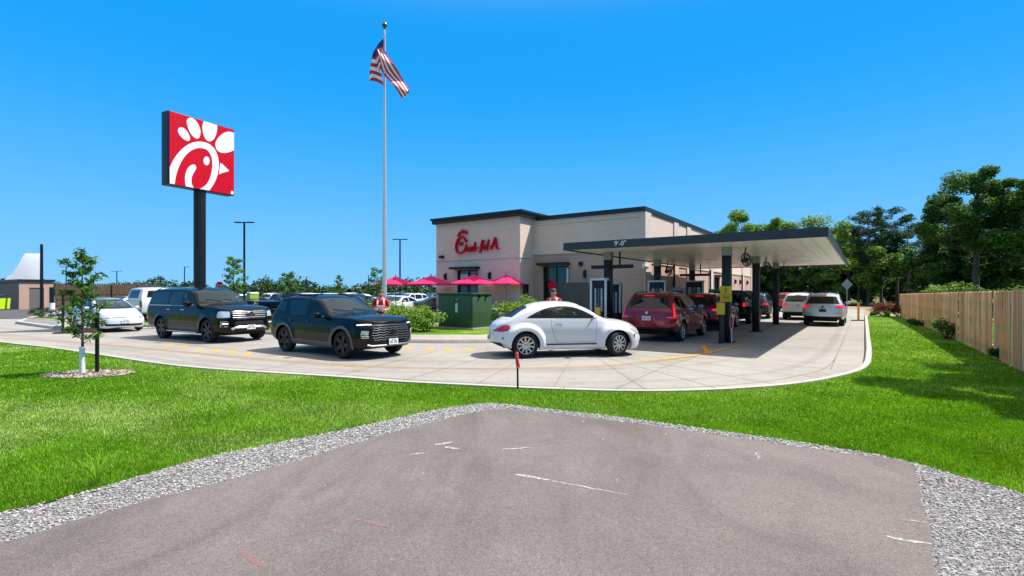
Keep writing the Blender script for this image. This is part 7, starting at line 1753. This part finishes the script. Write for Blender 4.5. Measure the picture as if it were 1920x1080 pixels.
# the young staked tree on the lawn
def sapling(label, x, y, z, h, w, n, size, base=.35, guard=False, K=16, mats=LF_S, trunk=.022, seed=0, name='sapling', asp=.28):
    rng = np.random.default_rng(seed+41); t = thing(name, label, 'tree', (x, y, z)); m = MB(); C = []; R2 = []
    m.tube([(0, 0, 0), (.01, 0, h*.4), (-.02, .01, h*.7), (.02, 0, h*.98)], [trunk*1.3, trunk, trunk*.7, trunk*.25], 7)
    for i in range(K):
        f = base+(1-base)*(i+.5)/K; a = i*2.4+rng.uniform(-.4, .4); l = w*.5*(1.15-.75*abs(f-base-.25*(1-base))/(1-base))*rng.uniform(.6, 1.1); e = (l*math.cos(a), l*math.sin(a), h*f+l*.35)
        m.tube([(0, 0, h*f-.08), (e[0]*.55, e[1]*.55, h*f+l*.1), e], [trunk*.45, trunk*.3, trunk*.12], 5)
        for q in (.45, .75, 1.0): C.append((e[0]*q, e[1]*q, h*f+(e[2]-h*f)*q)); R2.append(w*.15)
    C.append((.02, 0, h*.96)); R2.append(w*.14)
    m.build('trunk', M_BARK, t); crown(t, C, R2, n, size, mats, asp=asp, rng=rng, up=.15, drop=.5)
    if guard: g = MB(); g.tube([(.004, 0, 0), (.0, 0, .28), (-.002, 0, .56)], .048, 14); g.build('trunk_guard', M_WMET, t)
    return t
TX, TY = -9.05+.0, 10.62
yt = sapling('young staked tree with a white trunk guard on the left lawn', *P(154, 702, ZL), ZL, 2.42, .74, 1250, .13, .27, True, 24, seed=4)
tx, ty = P(154, 702, ZL)
sk = thing('tree_stake', 'dark metal stake beside the young tree', 'stake', (*P(183, 700, ZL), ZL)); m = MB(); m.b2(-.02, .02, -.02, .02, 0, 1.25); m.b2(-.03, -.02, -.03, .03, 0, 1.25); m.b2(-.022, .022, -.022, .022, 1.25, 1.42, 1); m.build('stake', [M_BLKM, M_WMET], sk)
sp = P(183, 700, ZL); tie = thing('tree_tie', 'brown strap tying the young tree to its stake', 'strap', (tx, ty, ZL)); m = MB(); dx, dy = sp[0]-tx, sp[1]-ty
m.add([(0, -.03, .84), (dx, dy-.03, .86), (dx, dy-.03, .92), (0, -.03, .92), (0, .03, .84), (dx, dy+.03, .86), (dx, dy+.03, .92), (0, .03, .92)], [(0, 1, 2, 3), (7, 6, 5, 4), (0, 4, 5, 1), (3, 2, 6, 7), (0, 3, 7, 4), (1, 5, 6, 2)]); m.build('strap', pm('strap_brown', '#6a4a3a', .8, var=.1), tie)
mu = [(tx+.12+.86*math.cos(a*PI/12)*(1+.06*math.sin(3*a)), ty+.02+.52*math.sin(a*PI/12)*(1+.05*math.cos(2*a))) for a in range(24)]
sheet('mulch_ring', mu, ZL+.006, pm('mulch_bed', '#7a6a5c', .95, var=.3, scale=30))
o = stones('mulch', mu, None, (tx-1, tx+1.3, ty-.8, ty+.8), 2600, ZL+.012, [pm('mulch_pale', '#aaa096', .9, var=.15), pm('mulch_brown', '#84766a', .9, var=.15), pm('mulch_dark', '#5c4c40', .9, var=.15)], .014, .034); tag(o, 'ring of pale bark mulch at the foot of the young tree', 'mulch', kind='stuff')
sapling('thin sapling with a bare leader left of the tall lamp post', X(438, 35), 35, .1, H(488, 35), 1.5, 1500, .17, .25, K=18, seed=2, mats=LF_Y[:2]+LF_S[:1], trunk=.04, asp=.45)
sapling('bushy sapling behind the dark pickup', X(541, 35), 35, .1, H(516, 35), 1.4, 1500, .17, .10, K=22, seed=5, mats=LF_S, trunk=.04, asp=.45)
sapling('leaning sapling in the lot left of the flagpole', X(636, 38), 38, .1, H(520, 38), .9, 700, .17, .2, K=16, seed=9, mats=LF_Y[:2]+LF_S[:1], trunk=.04, asp=.4)
sapling('slim dark sapling just left of the flagpole', X(707, 27), 27, .1, H(508, 27), 1.0, 1100, .13, .2, K=18, seed=12, mats=LF_S, trunk=.03, asp=.4)
# shrubs
def shrub(label, x, y, z, w, h, n, size, mats, group=None, seed=0, name='shrub', asp=.4, K=14, up=.4):
    rng = np.random.default_rng(seed+7); t = thing(name, label, 'shrub', (x, y, z), 0, group); C = []; R2 = []; m = MB()
    for i in range(K):
        a = rng.uniform(0, 2*PI); q = math.sqrt(rng.random()); c = (w*.42*q*math.cos(a), w*.42*q*math.sin(a), h*rng.uniform(.25, .85)*(1-.25*q)); C.append(c); R2.append(min(w, h)*.24*rng.uniform(.7, 1.3))
        m.tube([(c[0]*.2, c[1]*.2, 0), (c[0]*.6, c[1]*.6, c[2]*.5), c], [.012, .010, .004], 5)
    m.build('stems', M_BARK, t); V = leaves(C, R2, n, size, asp=asp, rng=rng, up=up); raw_mesh('foliage', V, quads(n), mats, t, mi=rng.integers(0, len(mats), n)); return t
for i, (lab, px, d, w, h) in enumerate((('lime green shrub touching the left side of the green cabinet', 800, 21.0, 1.3, 1.25), ('lime green shrub second left of the green cabinet', 773, 21.5, 1.2, 1.2), ('lime green shrub under the flagpole by the worker', 746, 22.2, 1.3, 1.35), ('yellowish shrub with red tips behind the worker', 722, 23.2, 1.3, 1.65), ('shrub behind the gap between cabinet and bushes', 790, 24.2, 1.4, 1.2),
    ('shrub right of the green cabinet beside the pale pedestal', 918, 24.6, 1.1, 1.15), ('flowering shrub right of the pale pedestal', 958, 24.0, 1.5, 1.45), ('tall shrub below the right-end red umbrella', 984, 25.6, 1.3, 1.7), ('small shrub against the dark screen wall', 1077, 21.5, 1.2, 1.5), ('low shrub at the left of the screen wall', 1002, 24.0, 1.2, 1.35))):
    shrub(lab, X(px, d), d, .11, w, h, 1300, .13, LF_Y, seed=i)
for i, (lab, px, py, w, h) in enumerate((('grey-green weed clump against the fence middle', 1780, 634, 1.0, .8), ('low weeds against the far part of the fence', 1722, 610, 1.0, .4), ('weeds at the fence foot near the right edge', 1885, 674, .6, .35))):
    x, y = P(px, py, ZL); shrub(lab, x-.25, y-.25, ZL, w, h, 900, .11, LF_S+LF_D[:1], seed=i+40, name='weed_clump', up=.1)
LF_R = [leaf_mat('leaf_rust', '#7a3f2c'), leaf_mat('leaf_rust_dark', '#5a3226')]
for i, (lab, a, b, w, h, mt) in enumerate((('rust red shrub at the far end of the lawn', 43.0, -1.0, 1.5, 1.3, LF_R), ('second rust red shrub by the fence end', 42.6, -1.9, 1.2, 1.1, LF_R), ('low dark green shrub in front of the rust red ones', 41.3, -.9, 1.3, .5, LF_D))):
    q = L(a, b); shrub(lab, q.x, q.y, ZL, w, h, 900, .14, mt, seed=i+60)
x, y = P(70, 600); shrub('low grey-green shrub in the bed by the bin store', x, y+.5, .1, 2.2, .75, 900, .15, [leaf_mat('leaf_sage', '#66715a'), LF_S[1]], seed=90)
for i, (lab, px, d, w, h) in enumerate((('leafy shrub over the fence right of the grey house roof', 1775, 44, 4.0, 3.1), ('leafy shrub over the middle of the fence top', 1835, 41, 4.0, 2.5), ('leafy shrub over the fence top at the right edge', 1900, 37, 4.0, 2.5))):
    shrub(lab, X(px, d), d, -.05, w, h, 2600, .28, LF_M if i == 0 else LF_D, seed=95+i, K=22)

# grass of the front lawn: single blades, shorter and sparser with distance
M_BLADES = [leaf_mat('grass_blade', '#64940a', .35, .25), leaf_mat('grass_blade_light', '#88b032', .35, .25), leaf_mat('grass_blade_dark', '#467a08', .35, .25), leaf_mat('grass_blade_pale', '#b4bf7c', .35, .2)]
def grass(name, n, box, dens, hmin, hmax, wmul=1.0, seed=0):
    rng = np.random.default_rng(seed); n3 = int(n*3.2); d = rng.uniform(box[3]**-.6, box[2]**-.6, n3)**(-1/.6); px = rng.uniform(box[0], box[1], n3); Xs = px*d; Ys = d
    k = inpoly(Xs, Ys, LAWN) & ~inpoly(Xs, Ys, GRAVEL+[(-9, -4)]) & ~inpoly(Xs, Ys, mu); Xs, Ys = Xs[k][:n], Ys[k][:n]; n = len(Xs); d = np.hypot(Xs, Ys)
    patch = np.sin(Xs*1.7+np.sin(Ys*2.3)*1.3)*np.sin(Ys*2.1+np.sin(Xs*1.1)); h = rng.uniform(hmin, hmax, n)*(1+.22*patch); w = .0035*np.clip(d/5, .9, 4)*wmul*rng.uniform(.7, 1.3, n)
    a = rng.uniform(0, 2*PI, n); ln = rng.normal(0, .45, n)*h; b = rng.uniform(0, 2*PI, n)
    base = np.stack([Xs, Ys, np.full(n, ZL)], 1); sd = np.stack([np.cos(a)*w, np.sin(a)*w, np.zeros(n)], 1); tip = base+np.stack([np.cos(b)*ln, np.sin(b)*ln, h], 1)
    V = np.stack([base-sd, base+sd, tip], 1).reshape(-1, 3); big = np.sin(Xs*.55+Ys*.8+1.2*np.sin(Ys*.5))*np.sin(Ys*.9-Xs*.22+np.sin(Xs*.7)); thin = np.sin((Xs*.45+Ys)*3.3+np.sin(Xs*1.3)); pale = np.clip(.16+.42*big+.14*thin, .02, .75)*np.where(Xs < 1.5, 1, .35)
    mi = np.where(rng.random(n) < pale, 3, np.where(rng.random(n) < .26-.12*big, 2, np.where(rng.random(n)+.25*patch > .70, 1, 0)))
    o = raw_mesh(name, V, np.arange(n*3).reshape(-1, 3), M_BLADES, mi=mi); return o
o = grass('grass', 450000, (-1.15, 1.3, 3.4, 34.0), 1, .018, .040, 1.0, 5); tag(o, 'mown bright green grass of the front lawn', 'grass', kind='stuff')
# a few long weeds along the gravel edge
def tuft(label, px, py, n, h, seed):
    rng = np.random.default_rng(seed); x, y = P(px, py, ZL); t = thing('weed_tuft', label, 'weed', (x, y, ZL)); m = MB()
    for i in range(n):
        a = rng.uniform(0, 2*PI); l = h*rng.uniform(.5, 1.1); s = rng.uniform(.2, .75); p = [(0, 0, 0), (l*s*.4*math.cos(a), l*s*.4*math.sin(a), l*.6), (l*s*math.cos(a), l*s*math.sin(a), l*.85)]; w = .006
        c = catmull3(p, 3); vs = []
        for j, q in enumerate(c): ww = w*(1-.85*j/(len(c)-1)); vs += [(q[0]-ww*math.sin(a), q[1]+ww*math.cos(a), q[2]), (q[0]+ww*math.sin(a), q[1]-ww*math.cos(a), q[2])]
        m.add(vs, [(2*j, 2*j+1, 2*j+3, 2*j+2) for j in range(len(c)-1)], 0, True)
    m.build('blades', M_BLADES[1], t)
tuft('long pale grass tuft at the gravel edge on the left', 182, 912, 26, .34, 1); tuft('small weed tuft at the gravel edge in the middle', 640, 806, 12, .12, 2); tuft('tall weed stem left of the kerb near the stake', 205, 690, 7, .35, 3); tuft('weed tuft at the concrete edge', 1055, 737, 12, .16, 4)
